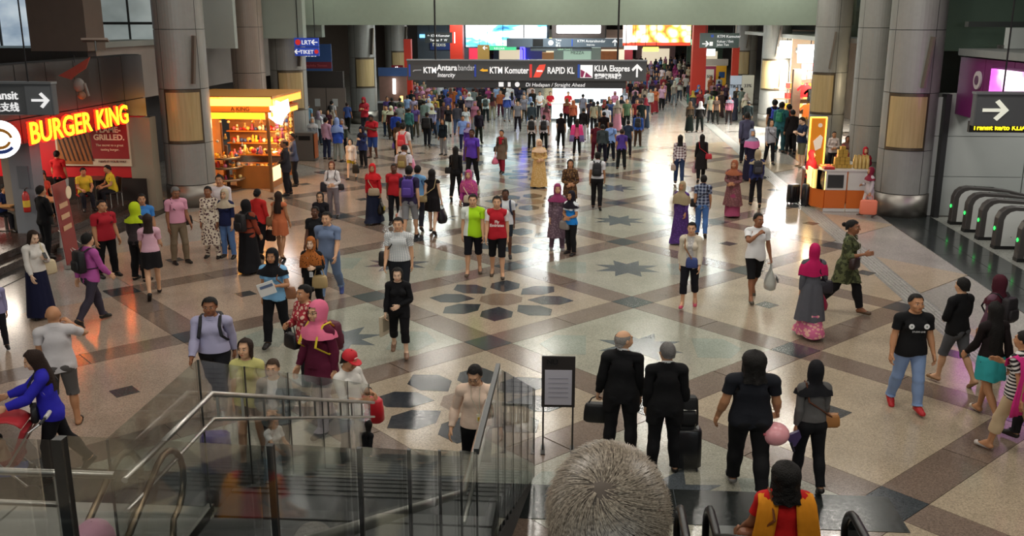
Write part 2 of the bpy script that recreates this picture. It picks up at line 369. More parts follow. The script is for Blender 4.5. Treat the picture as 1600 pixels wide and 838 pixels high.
def cloth(c, pat=None, c2=None, sc=1.0):
    """woven cloth; patterns are printed in the garment's own rest coordinates"""
    key = ('cloth', c, pat, c2, sc)
    if key in MATS: return MATS[key]
    m, nt, b = newmat('cloth'); L = nt.links.new; b.inputs['Roughness'].default_value = .85; b.inputs['Specular IOR Level'].default_value = .25
    at = nd(nt, 'ShaderNodeAttribute', attribute_name='rest'); n = nd(nt, 'ShaderNodeTexNoise', i_Scale=9.0, i_Detail=2.0); L(at.outputs['Vector'], n.inputs['Vector'])
    bp = nd(nt, 'ShaderNodeBump', i_Strength=.35, i_Distance=.03); L(n.outputs['Fac'], bp.inputs['Height']); L(bp.outputs[0], b.inputs['Normal'])
    c1 = (*lin(c), 1)
    if not pat: b.inputs['Base Color'].default_value = c1
    else:
        mx = nd(nt, 'ShaderNodeMix', data_type='RGBA'); mx.inputs[6].default_value = c1; mx.inputs[7].default_value = (*lin(c2), 1)
        sp = nd(nt, 'ShaderNodeSeparateXYZ'); L(at.outputs['Vector'], sp.inputs[0])
        def band(o, f, duty):
            a = nd(nt, 'ShaderNodeMath', operation='MULTIPLY', i_1=f * sc); L(o, a.inputs[0]); fr = nd(nt, 'ShaderNodeMath', operation='FRACT'); L(a.outputs[0], fr.inputs[0])
            g = nd(nt, 'ShaderNodeMath', operation='LESS_THAN', i_1=duty); L(fr.outputs[0], g.inputs[0]); return g.outputs[0]
        if pat == 'stripe': L(band(sp.outputs[2], 22, .5), mx.inputs[0])
        elif pat == 'vstripe': L(band(sp.outputs[0], 40, .3), mx.inputs[0])
        elif pat == 'plaid':
            a = nd(nt, 'ShaderNodeMath', operation='ADD'); L(band(sp.outputs[2], 11, .42), a.inputs[0]); L(band(sp.outputs[0], 11, .42), a.inputs[1])
            h = nd(nt, 'ShaderNodeMath', operation='MULTIPLY', i_1=.5); L(a.outputs[0], h.inputs[0]); L(h.outputs[0], mx.inputs[0])
        elif pat == 'grid':
            a = nd(nt, 'ShaderNodeMath', operation='MAXIMUM'); L(band(sp.outputs[2], 34, .2), a.inputs[0]); L(band(sp.outputs[0], 34, .2), a.inputs[1]); L(a.outputs[0], mx.inputs[0])
        elif pat in ('flower', 'camo', 'dots'):
            t = nd(nt, 'ShaderNodeTexVoronoi', i_Scale=(18. if pat != 'dots' else 26.) * sc) if pat != 'camo' else nd(nt, 'ShaderNodeTexNoise', i_Scale=14. * sc, i_Detail=2.)
            L(at.outputs['Vector'], t.inputs['Vector'])
            g = nd(nt, 'ShaderNodeMath', operation='LESS_THAN', i_1={'flower': .42, 'camo': .5, 'dots': .3}[pat]); L(t.outputs[0], g.inputs[0]); L(g.outputs[0], mx.inputs[0])
        elif pat.startswith('block'):                               # lower part of the garment in a second colour, edge at height c2 edge
            g = nd(nt, 'ShaderNodeMath', operation='LESS_THAN', i_1=float(pat[5:])); L(sp.outputs[2], g.inputs[0]); L(g.outputs[0], mx.inputs[0])
        elif pat == 'half':                                         # one flank panel in the second colour
            g = nd(nt, 'ShaderNodeMath', operation='LESS_THAN', i_1=-.075); L(sp.outputs[0], g.inputs[0]); L(g.outputs[0], mx.inputs[0])
        elif pat == 'sleeve':                                       # sleeves in the second colour
            ab = nd(nt, 'ShaderNodeMath', operation='ABSOLUTE'); L(sp.outputs[0], ab.inputs[0])
            g = nd(nt, 'ShaderNodeMath', operation='GREATER_THAN', i_1=.197); L(ab.outputs[0], g.inputs[0]); L(g.outputs[0], mx.inputs[0])
        L(mx.outputs[2], b.inputs['Base Color'])
    MATS[key] = m; return m
SKIN = ['#e3bd9f', '#d0a17e', '#b98560', '#8f5f43', '#5f3d2c']
def skinmat(t):
    key = ('skin', t)
    if key in MATS: return MATS[key]
    m, nt, b = newmat('skin'); L = nt.links.new; b.inputs['Roughness'].default_value = .55; b.inputs['Specular IOR Level'].default_value = .35
    at = nd(nt, 'ShaderNodeAttribute', attribute_name='rest'); sp = nd(nt, 'ShaderNodeSeparateXYZ'); L(at.outputs['Vector'], sp.inputs[0])
    M = lambda op, a, bb=None: (lambda n: ([L(v, n.inputs[i]) if hasattr(v, 'links') or hasattr(v, 'is_linked') else setattr(n.inputs[i], 'default_value', v) for i, v in enumerate((a, bb)) if v is not None], n.outputs[0])[1])(nd(nt, 'ShaderNodeMath', operation=op))
    ax = M('ABSOLUTE', sp.outputs[0]); front = M('LESS_THAN', sp.outputs[1], -.06)
    def spot(x, z, rx, rz):
        u = M('DIVIDE', M('SUBTRACT', ax, x), rx); v = M('DIVIDE', M('SUBTRACT', sp.outputs[2], z), rz)
        return M('MULTIPLY', M('LESS_THAN', M('ADD', M('MULTIPLY', u, u), M('MULTIPLY', v, v)), 1.0), front)
    col = (*lin(SKIN[t]), 1)
    def over(prev, fac, c):
        x = nd(nt, 'ShaderNodeMix', data_type='RGBA'); L(fac, x.inputs[0]); x.inputs[7].default_value = (*c, 1)
        if isinstance(prev, tuple): x.inputs[6].default_value = prev
        else: L(prev, x.inputs[6])
        return x.outputs[2]
    base = lin(SKIN[t])
    o = over(col, spot(0, 1.575, .023, .0095), (base[0] * .75, base[1] * .42, base[2] * .4))
    o = over(o, spot(.031, 1.642, .0145, .0062), (.55, .5, .46)); o = over(o, spot(.031, 1.642, .0075, .0068), (.012, .008, .006))
    o = over(o, spot(.032, 1.668, .018, .0045), (.02, .013, .01))
    L(o, b.inputs['Base Color']); MATS[key] = m; return m

# ---------------------------------------------------------------- links and labels
def link(name, me, m=None, parent=None, loc=None, kind=None):
    o = bpy.data.objects.new(name, me); C.objects.link(o)
    if m is not None and me is not None and not me.materials: me.materials.append(m)
    if parent is not None: o.parent = parent
    if loc is not None: o.location = loc
    if kind: o['kind'] = kind
    return o
def tag(o, label, cat, group=None):
    o['label'] = label; o['category'] = cat
    if group: o['group'] = group
    return o
def thing(name, label, cat, loc=(0, 0, 0), rz=0, group=None):
    o = link(name, None, loc=loc); o.rotation_euler.z = rz; o.empty_display_size = .1; return tag(o, label, cat, group)
def restattr(me, V):
    a = me.attributes.new('rest', 'FLOAT_VECTOR', 'POINT'); a.data.foreach_set('vector', np.asarray(V, np.float32).ravel())

# ---------------------------------------------------------------- hair, scarves, skirts
def grid_faces(nr, nc, keep=None, wrap=True):
    F = []
    for i in range(nr - 1):
        for k in range(nc if wrap else nc - 1):
            if keep is None or keep(i, k): F.append((i * nc + k, i * nc + (k + 1) % nc, (i + 1) * nc + (k + 1) % nc, (i + 1) * nc + k))
    return F
def compact(V, F):
    F = np.array(F); u, inv = np.unique(F, return_inverse=True); return V[u], inv.reshape(F.shape)
def ringprof(rows, th):
    """rows: (z, front, side, back, cy) -> ring points; theta 0 faces front (-Y)"""
    P = []
    for z, f, s, b, cy in rows:
        c, sn = np.cos(th), np.sin(th); ry = np.where(c > 0, f, b)
        P.append(np.stack([s * sn, cy - ry * c, np.full_like(th, z)], 1))
    return np.concatenate(P)
HCACHE = {}
def headW(V, cape=False):
    z = V[:, 2]; W = np.zeros((len(V), len(BN))); nk = sst(1.42, 1.49, z); hd = sst(1.50, 1.57, z)
    W[:, BI['chest']] = 1 - nk; W[:, BI['neck']] = nk * (1 - hd); W[:, BI['head']] = nk * hd; return W / W.sum(1, keepdims=True)
def scarf(lod, long=0, seed=0):
    key = ('scarf', lod, long, seed)
    if key in HCACHE: return HCACHE[key]
    n = (40, 28, 18)[lod]; th = np.arange(n) * 2 * math.pi / n; rnd = random.Random(seed); ph = rnd.random() * 6
    rows = [(1.785, .004, .004, .004, .012), (1.778, .045, .04, .05, .012), (1.755, .078, .066, .085, .012), (1.715, .1, .087, .112, .012), (1.67, .108, .094, .122, .012), (1.63, .112, .096, .122, .008),
            (1.59, .112, .096, .115, 0), (1.55, .108, .094, .108, -.002), (1.52, .098, .092, .105, 0), (1.485, .108, .105, .11, 0), (1.445, .128, .165, .128, 0), (1.395, .158, .232, .146, .0), (1.33, .172, .252, .158, 0)]
    if long: rows += [(1.25, .185, .262, .165, 0), (1.17, .19, .268, .17, 0)]
    if lod == 2: rows = [rows[i] for i in (0, 2, 4, 6, 8, 10, 12)] + rows[13:]
    V = ringprof(rows, th); z = V[:, 2]; T = np.tile(th, len(rows)); low = 1 - sst(1.40, 1.56, z)
    f = 1 + low * (.035 * np.sin(9 * T + ph) + .03 * np.sin(5 * T + 2 * ph)); V[:, :2] *= f[:, None]
    V[:, 2] -= (1 - sst(1.2, 1.42, z)) * (.03 * np.cos(T) + .02 * np.sin(3 * T + ph))
    cz = [r[0] for r in rows]
    def keep(i, k):
        zc = (cz[i] + cz[i + 1]) / 2; t = (th[k] + math.pi / n + math.pi) % (2 * math.pi) - math.pi
        return not (1.545 < zc < 1.70 and abs(t) < .80 - 2.2 * abs(zc - 1.625))
    V, F = compact(V, grid_faces(len(rows), n, keep)); HCACHE[key] = (V, F[:, ::-1], headW(V)); return HCACHE[key]
def hair(lod, style, seed=0):
    """a cap of hair over the skull down to a hairline that differs with the angle; style gives the length"""
    key = ('hair', lod, style, seed % 5)
    if key in HCACHE: return HCACHE[key]
    n = (44, 28, 16)[lod]; m = (18, 12, 7)[lod]; th = np.arange(n) * 2 * math.pi / n; a = np.abs((th + math.pi) % (2 * math.pi) - math.pi); rnd = random.Random(seed % 5)
    L = {'short': (1.722, 1.665, 1.575), 'crop': (1.728, 1.675, 1.59), 'bob': (1.705, 1.50, 1.49), 'long': (1.705, 1.36, 1.20), 'vlong': (1.705, 1.33, 1.02), 'mid': (1.705, 1.44, 1.38), 'tied': (1.715, 1.67, 1.58), 'curly': (1.71, 1.47, 1.42), 'balding': (1.70, 1.665, 1.57), 'nape': (1.712, 1.655, 1.555)}[style]
    zl = np.where(a < .85, L[0] + 0 * a, np.where(a < 1.15, L[0] + (L[1] - L[0]) * (a - .85) / .3, L[1] + (L[2] - L[1]) * np.clip((a - 1.15) / 1.1, 0, 1)))
    zt = 1.762 if style != 'balding' else 1.70
    th_ = {'short': .014, 'crop': .009, 'curly': .03, 'bob': .02, 'balding': .006, 'tied': .01, 'nape': .014}.get(style, .018)
    V = []
    for i in range(m):
        u = i / (m - 1); z = zt + .0 + (zl - zt) * (u ** 1.0)
        if style != 'balding' and i == 0: z = z * 0 + zt + th_ - .004
        zz = np.clip((z - 1.655) / (.108), -1, 1); rr = np.sqrt(np.clip(1 - zz * zz, .0, 1)); rr = np.where(z < 1.655, np.maximum(rr, .9 - .1 * sst(1.5, 1.62, z) * 0), rr)
        rx = .076 * rr + th_; ry = .097 * rr + th_
        if i == 0 and style != 'balding': rx = rx * .05; ry = ry * .05
        elif i == 1 and lod < 2 and style != 'balding': rx *= .9; ry *= .9
        c, s = np.cos(th), np.sin(th)
        low = 1 - sst(1.36, 1.56, z)                                # hair that falls over the shoulders lies on the back
        x = rx * s * (1 + .35 * low * (np.abs(s) > .3)); y = .012 - ry * c
        y = np.where(c < .3, y + low * .030, y)
        wob = (1 + (.10 if style == 'curly' else .03) * np.sin(7 * th + 5 * u + rnd.random() * 6 * (1 if style == 'curly' else .2)) * u)
        V.append(np.stack([x * wob, .012 + (y - .012) * wob, z + 0 * th], 1))
    V = np.concatenate(V)
    if style in ('long', 'vlong', 'mid', 'bob', 'curly'):
        keepf = lambda i, k: a[k] > (.95 if i > m * .35 else 0) or i < m * .5
    else: keepf = None
    V, F = compact(V, grid_faces(m, n, keepf)); F = F[:, ::-1]
    if style in ('tied', 'bun'):
        c0 = np.array([0, .135, 1.66]); nn = 10; bv = []
        for i in range(7):
            f = math.pi * i / 6
            for k in range(nn): bv.append(c0 + .04 * np.array([math.sin(f) * math.cos(k * 2 * math.pi / nn), math.cos(f) * .9, math.sin(f) * math.sin(k * 2 * math.pi / nn) - .3 * (i - 3) * 0]))
        bf = np.array(grid_faces(7, nn)) + len(V); V = np.concatenate([V, np.array(bv)]); F = np.concatenate([F, bf])
    HCACHE[key] = (V, F, headW(V)); return HCACHE[key]
def skirt(PB, rest, fem, B, ztop, zhem, lod, flare=1.0, folds=.03, seed=0, rmin=.0):
    """a skirt hung round the posed legs: rings from the waist to the hem, never narrower than the legs inside"""
    n = (44, 28, 16)[lod]; m = (13, 9, 6)[lod]; th = np.arange(n) * 2 * math.pi / n; D = np.stack([np.sin(th), -np.cos(th)], 1)
    wa = np.maximum(armw(rest, fem, 1), armw(rest, fem, -1)); leg = PB[(wa < .05) & (rest[:, 2] < ztop + .12)]
    pc = B['pelvis'][2][:2]; fc = leg[leg[:, 2] < max(zhem + .12, .2)][:, :2]; fc = (fc.max(0) + fc.min(0)) / 2 if len(fc) else pc
    prev = None; V = []; ph = seed * 1.7
    for i in range(m):
        u = i / (m - 1); z = ztop + (zhem - ztop) * u; c = pc + (fc - pc) * (u * .9); s = leg[np.abs(leg[:, 2] - z) < .05]
        r = (s[:, :2] - c) @ D.T; r = r.max(0) if len(s) else np.full(n, .12)
        r = np.maximum(r + .016 + .018 * u, .09)
        if prev is not None: r = np.maximum(r, prev + .012 * flare * (ztop - zhem) / m * 8)
        r = np.maximum(r, rmin * u)
        prev = r.copy() if i else r
        w = 1 + folds * u * np.sin(11 * th + ph + .8 * u) + folds * .6 * u * np.sin(6 * th + 2 * ph)
        V.append(np.concatenate([c + D * (r * w)[:, None], np.full((n, 1), z)], 1))
    V = np.concatenate(V); V[-n:, 2] += .012 * np.sin(5 * th + ph)
    rv = np.stack([np.tile(np.sin(th) * .2, m), np.tile(-np.cos(th) * .2, m), V[:, 2]], 1)
    return V, np.array(grid_faces(m, n))[:, ::-1], rv

POSES = {
 'stand': {'arm+': (4, 4, 14), 'arm-': (2, 4, 10), 'leg+': (2, 4, 3), 'leg-': (-3, 4, 2)},
 'rest1': {'arm+': (6, 5, 30), 'arm-': (-2, 4, 14), 'leg+': (8, 4, 12), 'leg-': (-3, 3, 0), 'hipturn': 6, 'twist': -6},
 'walkL': {'arm+': (-20, 4, 12), 'arm-': (20, 4, 22), 'leg+': (22, 2, 6), 'leg-': (-18, 2, 14), 'twist': 6, 'foot-': 18, 'lean': 2},
 'walkR': {'arm+': (20, 4, 22), 'arm-': (-20, 4, 12), 'leg-': (22, 2, 6), 'leg+': (-18, 2, 14), 'twist': -6, 'foot+': 18, 'lean': 2},
 'stepL': {'arm+': (-8, 4, 12), 'arm-': (10, 4, 14), 'leg+': (12, 2, 6), 'leg-': (-10, 2, 10), 'foot-': 8},
 'stepR': {'arm+': (10, 4, 14), 'arm-': (-8, 4, 12), 'leg-': (12, 2, 6), 'leg+': (-10, 2, 10), 'foot+': 8},
 'phone': {'arm+': (18, 8, 100, 35), 'arm-': (8, 4, 20), 'leg+': (2, 4, 3), 'leg-': (-3, 4, 2), 'nod': 22, 'grip+': 45},
 'phone2': {'arm+': (22, 8, 95, 45), 'arm-': (22, 8, 95, 45), 'leg+': (3, 4, 6), 'leg-': (-3, 4, 2), 'nod': 26, 'grip+': 40, 'grip-': 40},
 'hands': {'arm+': (8, 12, 75, 60), 'arm-': (8, 12, 80, 60), 'leg+': (4, 3, 6), 'leg-': (-4, 3, 4), 'grip+': 30, 'grip-': 30},
 'handsw': {'arm+': (8, 12, 75, 60), 'arm-': (8, 12, 80, 60), 'leg+': (16, 3, 8), 'leg-': (-14, 3, 14), 'foot-': 14, 'grip+': 30, 'grip-': 30},
 'bagR': {'arm-': (4, 7, 10), 'grip-': 70, 'arm+': (-8, 4, 14), 'leg+': (14, 2, 6), 'leg-': (-12, 2, 10), 'foot-': 10},
 'bagL': {'arm+': (4, 7, 10), 'grip+': 70, 'arm-': (-8, 4, 14), 'leg-': (14, 2, 6), 'leg+': (-12, 2, 10), 'foot+': 10},
 'elbowR': {'arm-': (10, 14, 95, 30), 'arm+': (-10, 4, 14), 'leg+': (14, 2, 6), 'leg-': (-12, 2, 10), 'foot-': 10, 'grip-': 50},
 'elbowL': {'arm+': (10, 14, 95, 30), 'arm-': (-10, 4, 14), 'leg-': (14, 2, 6), 'leg+': (-12, 2, 10), 'foot+': 10, 'grip+': 50},
 'call': {'arm+': (52, 30, 148, 20), 'arm-': (4, 4, 14), 'leg+': (3, 4, 3), 'leg-': (-3, 4, 2), 'grip+': 50, 'nod': 8},
 'callR': {'arm-': (52, 30, 148, 20), 'arm+': (4, 4, 14), 'leg+': (3, 4, 3), 'leg-': (-3, 4, 2), 'grip-': 50, 'nod': 8},
 'push': {'arm+': (48, 10, 30, 10), 'arm-': (48, 10, 30, 10), 'leg+': (18, 2, 8), 'leg-': (-14, 2, 12), 'foot-': 12, 'lean': 6, 'grip+': 60, 'grip-': 60},
 'sit': {'arm+': (30, 8, 60, 25), 'arm-': (30, 8, 60, 25), 'leg+': (88, 6, 85), 'leg-': (86, 6, 82), 'bend': 12},
 'reach': {'arm-': (62, 10, 25), 'arm+': (30, 8, 60, 20), 'leg+': (5, 3, 5), 'leg-': (-4, 3, 2), 'bend': 10},
 'pocket': {'arm+': (-14, 16, 45), 'arm-': (-14, 16, 45), 'leg+': (12, 3, 6), 'leg-': (-10, 3, 8), 'nod': 24},
}
TOPS = {'tee': (.17, .87), 'shirt': (.17, .84), 'long': (.515, .86), 'jacket': (.53, .76), 'suit': (.53, .70), 'tank': (.02, .88), 'crop': (.17, .97), 'longcrop': (.50, .98), 'polo': (.19, .88), 'tuck': (.18, .96), 'longtuck': (.515, .96), 'threeq': (.36, .86)}
HCOL = {'k': '#14110f', 'b': '#2a1a12', 'r': '#6b2e18', 'g': '#6d6a68', 'w': '#8f8a84', 'n': '#3d2a1c'}
NP = [0]
HANDS = {}
def figure(loc, rz, height, label, sex='m', tone=2, hr='short', hc='k', top=('tee', '#444444'), bot=('trousers', '#15151a'), shoe='#1a1512', ps='stand', lod=1, over=None, girth=1.0, coat=None, group=None, dress=None, scf=None, child=False, glasses=False, zbase=0.0, cat='person'):
    fem = 1 if sex == 'f' else 0; D = BODY[fem, lod]; p = dict(POSES[ps]); p.update(over or {})
    B = pose(fem, p); sc = height / 1.752
    PB = skin(D['V'], D['W'], B); foot = PB[:, 2].min()
    if ps == 'sit': foot = PB[:, 2].min()
    gs = np.array([girth, girth, 1.0])
    def fin(V): return (V - [0, 0, foot]) * gs * sc
    root = thing('person', label, cat, loc, rz, group); NP[0] += 1; seed = NP[0]
    def piece(name, V, F, m, rest=None):
        me = npmesh(name, fin(V), F); o = link(name, me, m, root)
        if rest is not None: restattr(me, rest)
        return o
    piece('body', PB, D['F'], skinmat(tone), D['V'])
    def wear(name, g, m):
        return piece(name, skin(g[0], g[2], B), g[1], m, g[3])
    cm = lambda t: t[1] if not isinstance(t[1], str) else cloth(*t[1:])
    if bot:
        k = bot[0]
        if k in ('trousers', 'wide', 'tight', 'shorts', 'capri', 'knee', 'mini'):
            a = {'trousers': .085, 'wide': .06, 'tight': .10, 'shorts': .56, 'capri': .28, 'knee': .46, 'mini': .72}[k]
            wear('shorts' if k in ('shorts', 'knee', 'mini') else 'trousers', garment(fem, lod, 'legs', a, 1.0), cm(bot))
        elif k.startswith('skirt'):
            hem = {'skirt': .50, 'skirtmini': .66, 'skirtlong': .07, 'skirtmid': .33}[k]
            V, F, rv = skirt(PB - [0, 0, 0], D['V'], fem, B, 1.0, hem + foot, lod, (1.0 if hem < .5 else .6) if not dress else .35, .03 if not dress else .012, seed); piece('skirt', V, F, cm(bot), rv)
    if dress and bot and bot[0].startswith('skirt'): pass
    if dress:                                                       # ('length', colour...) one garment from shoulder to hem
        k = dress[0]; hem = {'knee': .52, 'mini': .66, 'long': .05, 'tunic': .62, 'tuniclong': .36, 'mid': .36, 'coat': .78, 'hip': .76}[k.split('_')[0]]; sl = .515
        if '_' in k: sl = {'tank': .02, 'tee': .17, 'q': .36}[k.split('_')[1]]
        g = garment(fem, lod, 'top', sl, .92); gv = skin(g[0], g[2], B)
        V, F, rv = skirt(PB, D['V'], fem, B, 1.06, hem + foot, lod, (1.1 if hem < .4 else .8) + (.5 if bot and bot[0].startswith('skirt') else 0), .03 if hem < .4 else .02, seed, rmin=.0)
        gv2 = gv; n0 = len(gv2); F2 = [tuple(f) for f in g[1]] + [tuple(i + n0 for i in f) for f in F.tolist()]
        piece('dress', np.concatenate([gv2, V]), F2, cm(dress), np.concatenate([g[3], rv]))
    if top:
        sl, hem = TOPS[top[0]]
        nm = {'jacket': 'jacket', 'tee': 'shirt', 'tank': 'vest_top'}.get(top[0], 'shirt')
        wear(nm, garment(fem, lod, 'top', sl, hem), cm(top))
    if coat:
        sl, hem = TOPS[coat[0]]; wear('jacket', garment(fem, lod, 'open', sl, hem), cloth(coat[1]))
    if top and top[0] in ('suit', 'shirt', 'tuck', 'longtuck', 'polo') and lod < 2 and not scf:
        th = np.arange(20) * 2 * math.pi / 20; ct = np.cos(th); rows_ = [(1.478, .088), (1.505, .070), (1.528, .064)] if top[0] != 'suit' else [(1.49, .078), (1.535, .064)]
        V = np.concatenate([np.stack([r_ * np.sin(th), .012 - r_ * ct * 1.02, z_ - .022 * ct], 1) for z_, r_ in rows_]); W = np.zeros((len(V), len(BN))); W[:, BI['chest']] = .6; W[:, BI['neck']] = .4
        piece('collar', skin(V, W, B), np.array(grid_faces(len(rows_), 20))[:, ::-1], plain('#d9d9d6', .8) if top[0] == 'suit' else cm(top), V)
    if shoe:
        if lod < 2:
            U, F, W, rs = garment(fem, lod, 'shoe', .075 if shoe[0] != '~' else .03)
            m = plain(shoe.lstrip('~'), .5)
            for s in (1, -1):
                f = F[(rs[F].mean(1)[:, 0] * s) > 0]; u, inv = np.unique(f, return_inverse=True)
                piece('sandal' if shoe[0] == '~' else 'shoe', skin(U[u], W[u], B), inv.reshape(f.shape), m)
        else:
            U, F, W, rs = garment(fem, lod, 'shoe', .075); m = plain(shoe.lstrip('~'), .5)
            for s in (1, -1):
                f = F[(rs[F].mean(1)[:, 0] * s) > 0]; u, inv = np.unique(f, return_inverse=True); piece('shoe', skin(U[u], W[u], B), inv.reshape(f.shape), m)
    if scf:
        g = scarf(lod, scf[0] == 'long', seed % 4); piece('headscarf', skin(g[0], g[2], B), g[1], cloth(*scf[1:]), g[0])
    elif hr:
        g = hair(lod, hr, seed); m = plain(HCOL[hc], .72, bump=.8, scale=70, spec=.3); piece('hair', skin(g[0], g[2], B), g[1], m)
    if glasses:
        piece('glasses', *(lambda V, W, F: (skin(V, W, B), F))(*glassgeo()), plain('#0c0c0e', .3))
    info = dict(root=root, B=B, sc=sc, foot=foot, gs=gs, fem=fem, loc=np.array(loc, float), rz=rz, label=label, height=height)
    return info
def glassgeo():
    V = []; F = []
    def ring(cx):
        b = len(V)
        for i in range(10):
            a = i * math.pi / 5
            for rr, yy in ((.021, -.108), (.016, -.108)): V.append((cx + rr * math.cos(a), yy, 1.643 + rr * .75 * math.sin(a)))
        for i in range(10): q = (i + 1) % 10; F.append((b + 2 * i, b + 2 * q, b + 2 * q + 1, b + 2 * i + 1))
    ring(.031); ring(-.031)
    b = len(V); V.extend([(-.011, -.112, 1.648), (.011, -.112, 1.648), (.011, -.112, 1.643), (-.011, -.112, 1.643)]); F.append((b, b + 1, b + 2, b + 3))
    for s in (1, -1):
        b = len(V); V.extend([(s * .052, -.104, 1.65), (s * .08, .0, 1.645), (s * .08, .0, 1.640), (s * .052, -.104, 1.644)]); F.append((b, b + 1, b + 2, b + 3))
    V = np.array(V, float); return V, headW(V), F
def wpt(I, bone, rest):
    """world point that rides on a bone of a figure: where a hand, shoulder or hip is"""
    Rm, c, t = I['B'][bone]; v = (Rm @ (np.array(rest) - c) + t - [0, 0, I['foot']]) * I['gs'] * I['sc']
    a = I['rz']; return np.array([v[0] * math.cos(a) - v[1] * math.sin(a), v[0] * math.sin(a) + v[1] * math.cos(a), v[2]]) + I['loc']
def handpt(I, s):
    j = joints(I['fem']); return wpt(I, 'hand' + s, side(j['wr'] + AV * .095, 1 if s == '+' else -1))

# ---------------------------------------------------------------- solid shapes
class MB:
    def __init__(s): s.v = []; s.f = []
    def add(s, V, F):
        b = len(s.v); s.v += [tuple(map(float, v)) for v in V]; s.f += [tuple(i + b for i in f) for f in F]; return s
    def box(s, c, d, rz=0, rx=0, ry=0):
        x, y, z = [v / 2 for v in d]; V = np.array([(i, j, k) for i in (-x, x) for j in (-y, y) for k in (-z, z)], float)
        M = rot(Z_, math.degrees(rz)) @ rot(Y_, math.degrees(ry)) @ rot(X_, math.degrees(rx)) if (rz or rx or ry) else np.eye(3)
        return s.add(V @ M.T + np.array(c), [(0, 1, 3, 2), (4, 6, 7, 5), (0, 4, 5, 1), (2, 3, 7, 6), (0, 2, 6, 4), (1, 5, 7, 3)])
    def prism(s, P, z0, z1, ax='z'):
        """polygon P extruded; ax says which axis is the thickness"""
        n = len(P); mk = {'z': lambda a, b, t: (a, b, t), 'y': lambda a, b, t: (a, t, b), 'x': lambda a, b, t: (t, a, b)}[ax]
        V = [mk(a, b, z0) for a, b in P] + [mk(a, b, z1) for a, b in P]
        ar = sum(P[i][0] * P[(i + 1) % n][1] - P[(i + 1) % n][0] * P[i][1] for i in range(n)); flip = (ar < 0) ^ (ax == 'y')
        F = [tuple(range(n))[::-1], tuple(range(n, 2 * n))] + [(i, (i + 1) % n, (i + 1) % n + n, i + n) for i in range(n)]
        if flip: F = [f[::-1] for f in F]
        return s.add(V, F)
    def lathe(s, c, prof, n=20, a0=0, a1=2 * math.pi, cap=True):
        full = abs(a1 - a0 - 2 * math.pi) < 1e-6; m = n if full else n + 1; V = []
        for r, z in prof:
            for k in range(m):
                a = a0 + (a1 - a0) * k / n; V.append((c[0] + r * math.cos(a), c[1] + r * math.sin(a), c[2] + z))
        F = [(i * m + k, i * m + (k + 1) % m, (i + 1) * m + (k + 1) % m, (i + 1) * m + k) for i in range(len(prof) - 1) for k in range(m if full else m - 1)]
        if cap and full: F += [tuple(range(m))[::-1], tuple(range((len(prof) - 1) * m, len(prof) * m))]
        return s.add(V, F)
    def cyl(s, c, r, h, n=20, r2=None): return s.lathe(c, [(r, 0), (r if r2 is None else r2, h)], n)
    def tube(s, P, r, n=8, closed=False, sy=1.0):
        P = [np.array(p, float) for p in P]; V = []; m = len(P); up = None
        for i, p in enumerate(P):
            t = (P[(i + 1) % m] - P[i - 1]) if closed else (P[min(i + 1, m - 1)] - P[max(i - 1, 0)]); t = t / (np.linalg.norm(t) + 1e-9)
            if up is None: up = np.array([0, 0, 1.]) if abs(t[2]) < .9 else np.array([1., 0, 0])
            a = np.cross(t, up); a /= np.linalg.norm(a) + 1e-9; b = np.cross(a, t); up = b
            for k in range(n):
                q = 2 * math.pi * k / n; V.append(p + r * (math.cos(q) * a * sy + math.sin(q) * b))
        F = [(i * n + k, i * n + (k + 1) % n, ((i + 1) % m) * n + (k + 1) % n, ((i + 1) % m) * n + k) for i in range(m if closed else m - 1) for k in range(n)]
        if not closed: F += [tuple(range(n))[::-1], tuple(range((m - 1) * n, m * n))]
        return s.add(V, F)
    def ball(s, c, r, n=10, m=7, sq=(1, 1, 1)):
        V = []; 
        for i in range(m + 1):
            f = math.pi * i / m
            for k in range(n): V.append((c[0] + sq[0] * r * math.sin(f) * math.cos(2 * math.pi * k / n), c[1] + sq[1] * r * math.sin(f) * math.sin(2 * math.pi * k / n), c[2] - sq[2] * r * math.cos(f)))
        return s.add(V, [(i * n + k, i * n + (k + 1) % n, (i + 1) * n + (k + 1) % n, (i + 1) * n + k) for i in range(m) for k in range(n)])
    def obj(s, name, m, parent=None, loc=None, smooth=False, kind=None):
        me = npmesh(name, s.v, s.f, smooth)
        if smooth:
            me.polygons.foreach_set('use_smooth', [len(p.vertices) == 4 for p in me.polygons])
        return link(name, me, m, parent, loc, kind)
def soften(o, w=.01, seg=2):
    b = o.modifiers.new('edge', 'BEVEL'); b.width = w; b.segments = seg; b.limit_method = 'ANGLE'; return o
def words_mesh(body, size, depth=.01, font_scale=1.0, shear=0.0, align='LEFT', bold=0.0):
    cu = bpy.data.curves.new('t', 'FONT'); cu.body = body; cu.size = size; cu.extrude = depth; cu.shear = shear; cu.align_x = align; cu.offset = bold; cu.resolution_u = 3
    o = bpy.data.objects.new('t', cu); C.objects.link(o); dg = bpy.context.evaluated_depsgraph_get(); me = bpy.data.meshes.new_from_object(o.evaluated_get(dg))
    bpy.data.objects.remove(o); return me
def lettering(name, body, loc, rotz, size, m, parent=None, depth=.008, shear=0, align='LEFT', bold=0.0, width=None, flat=False):
    """upright letters; rotz turns the reading side (0 faces -Y)"""
    me = words_mesh(body, size, depth, 1, shear, align, bold); o = link(name, me, None, parent, loc); me.materials.clear(); me.materials.append(m)
    o.rotation_euler = (0, 0, 0) if flat else (R(90), 0, rotz)
    if width:
        xs = [v.co.x for v in me.vertices]
        if xs: o.scale.x = width / (max(xs) - min(xs))
    return o

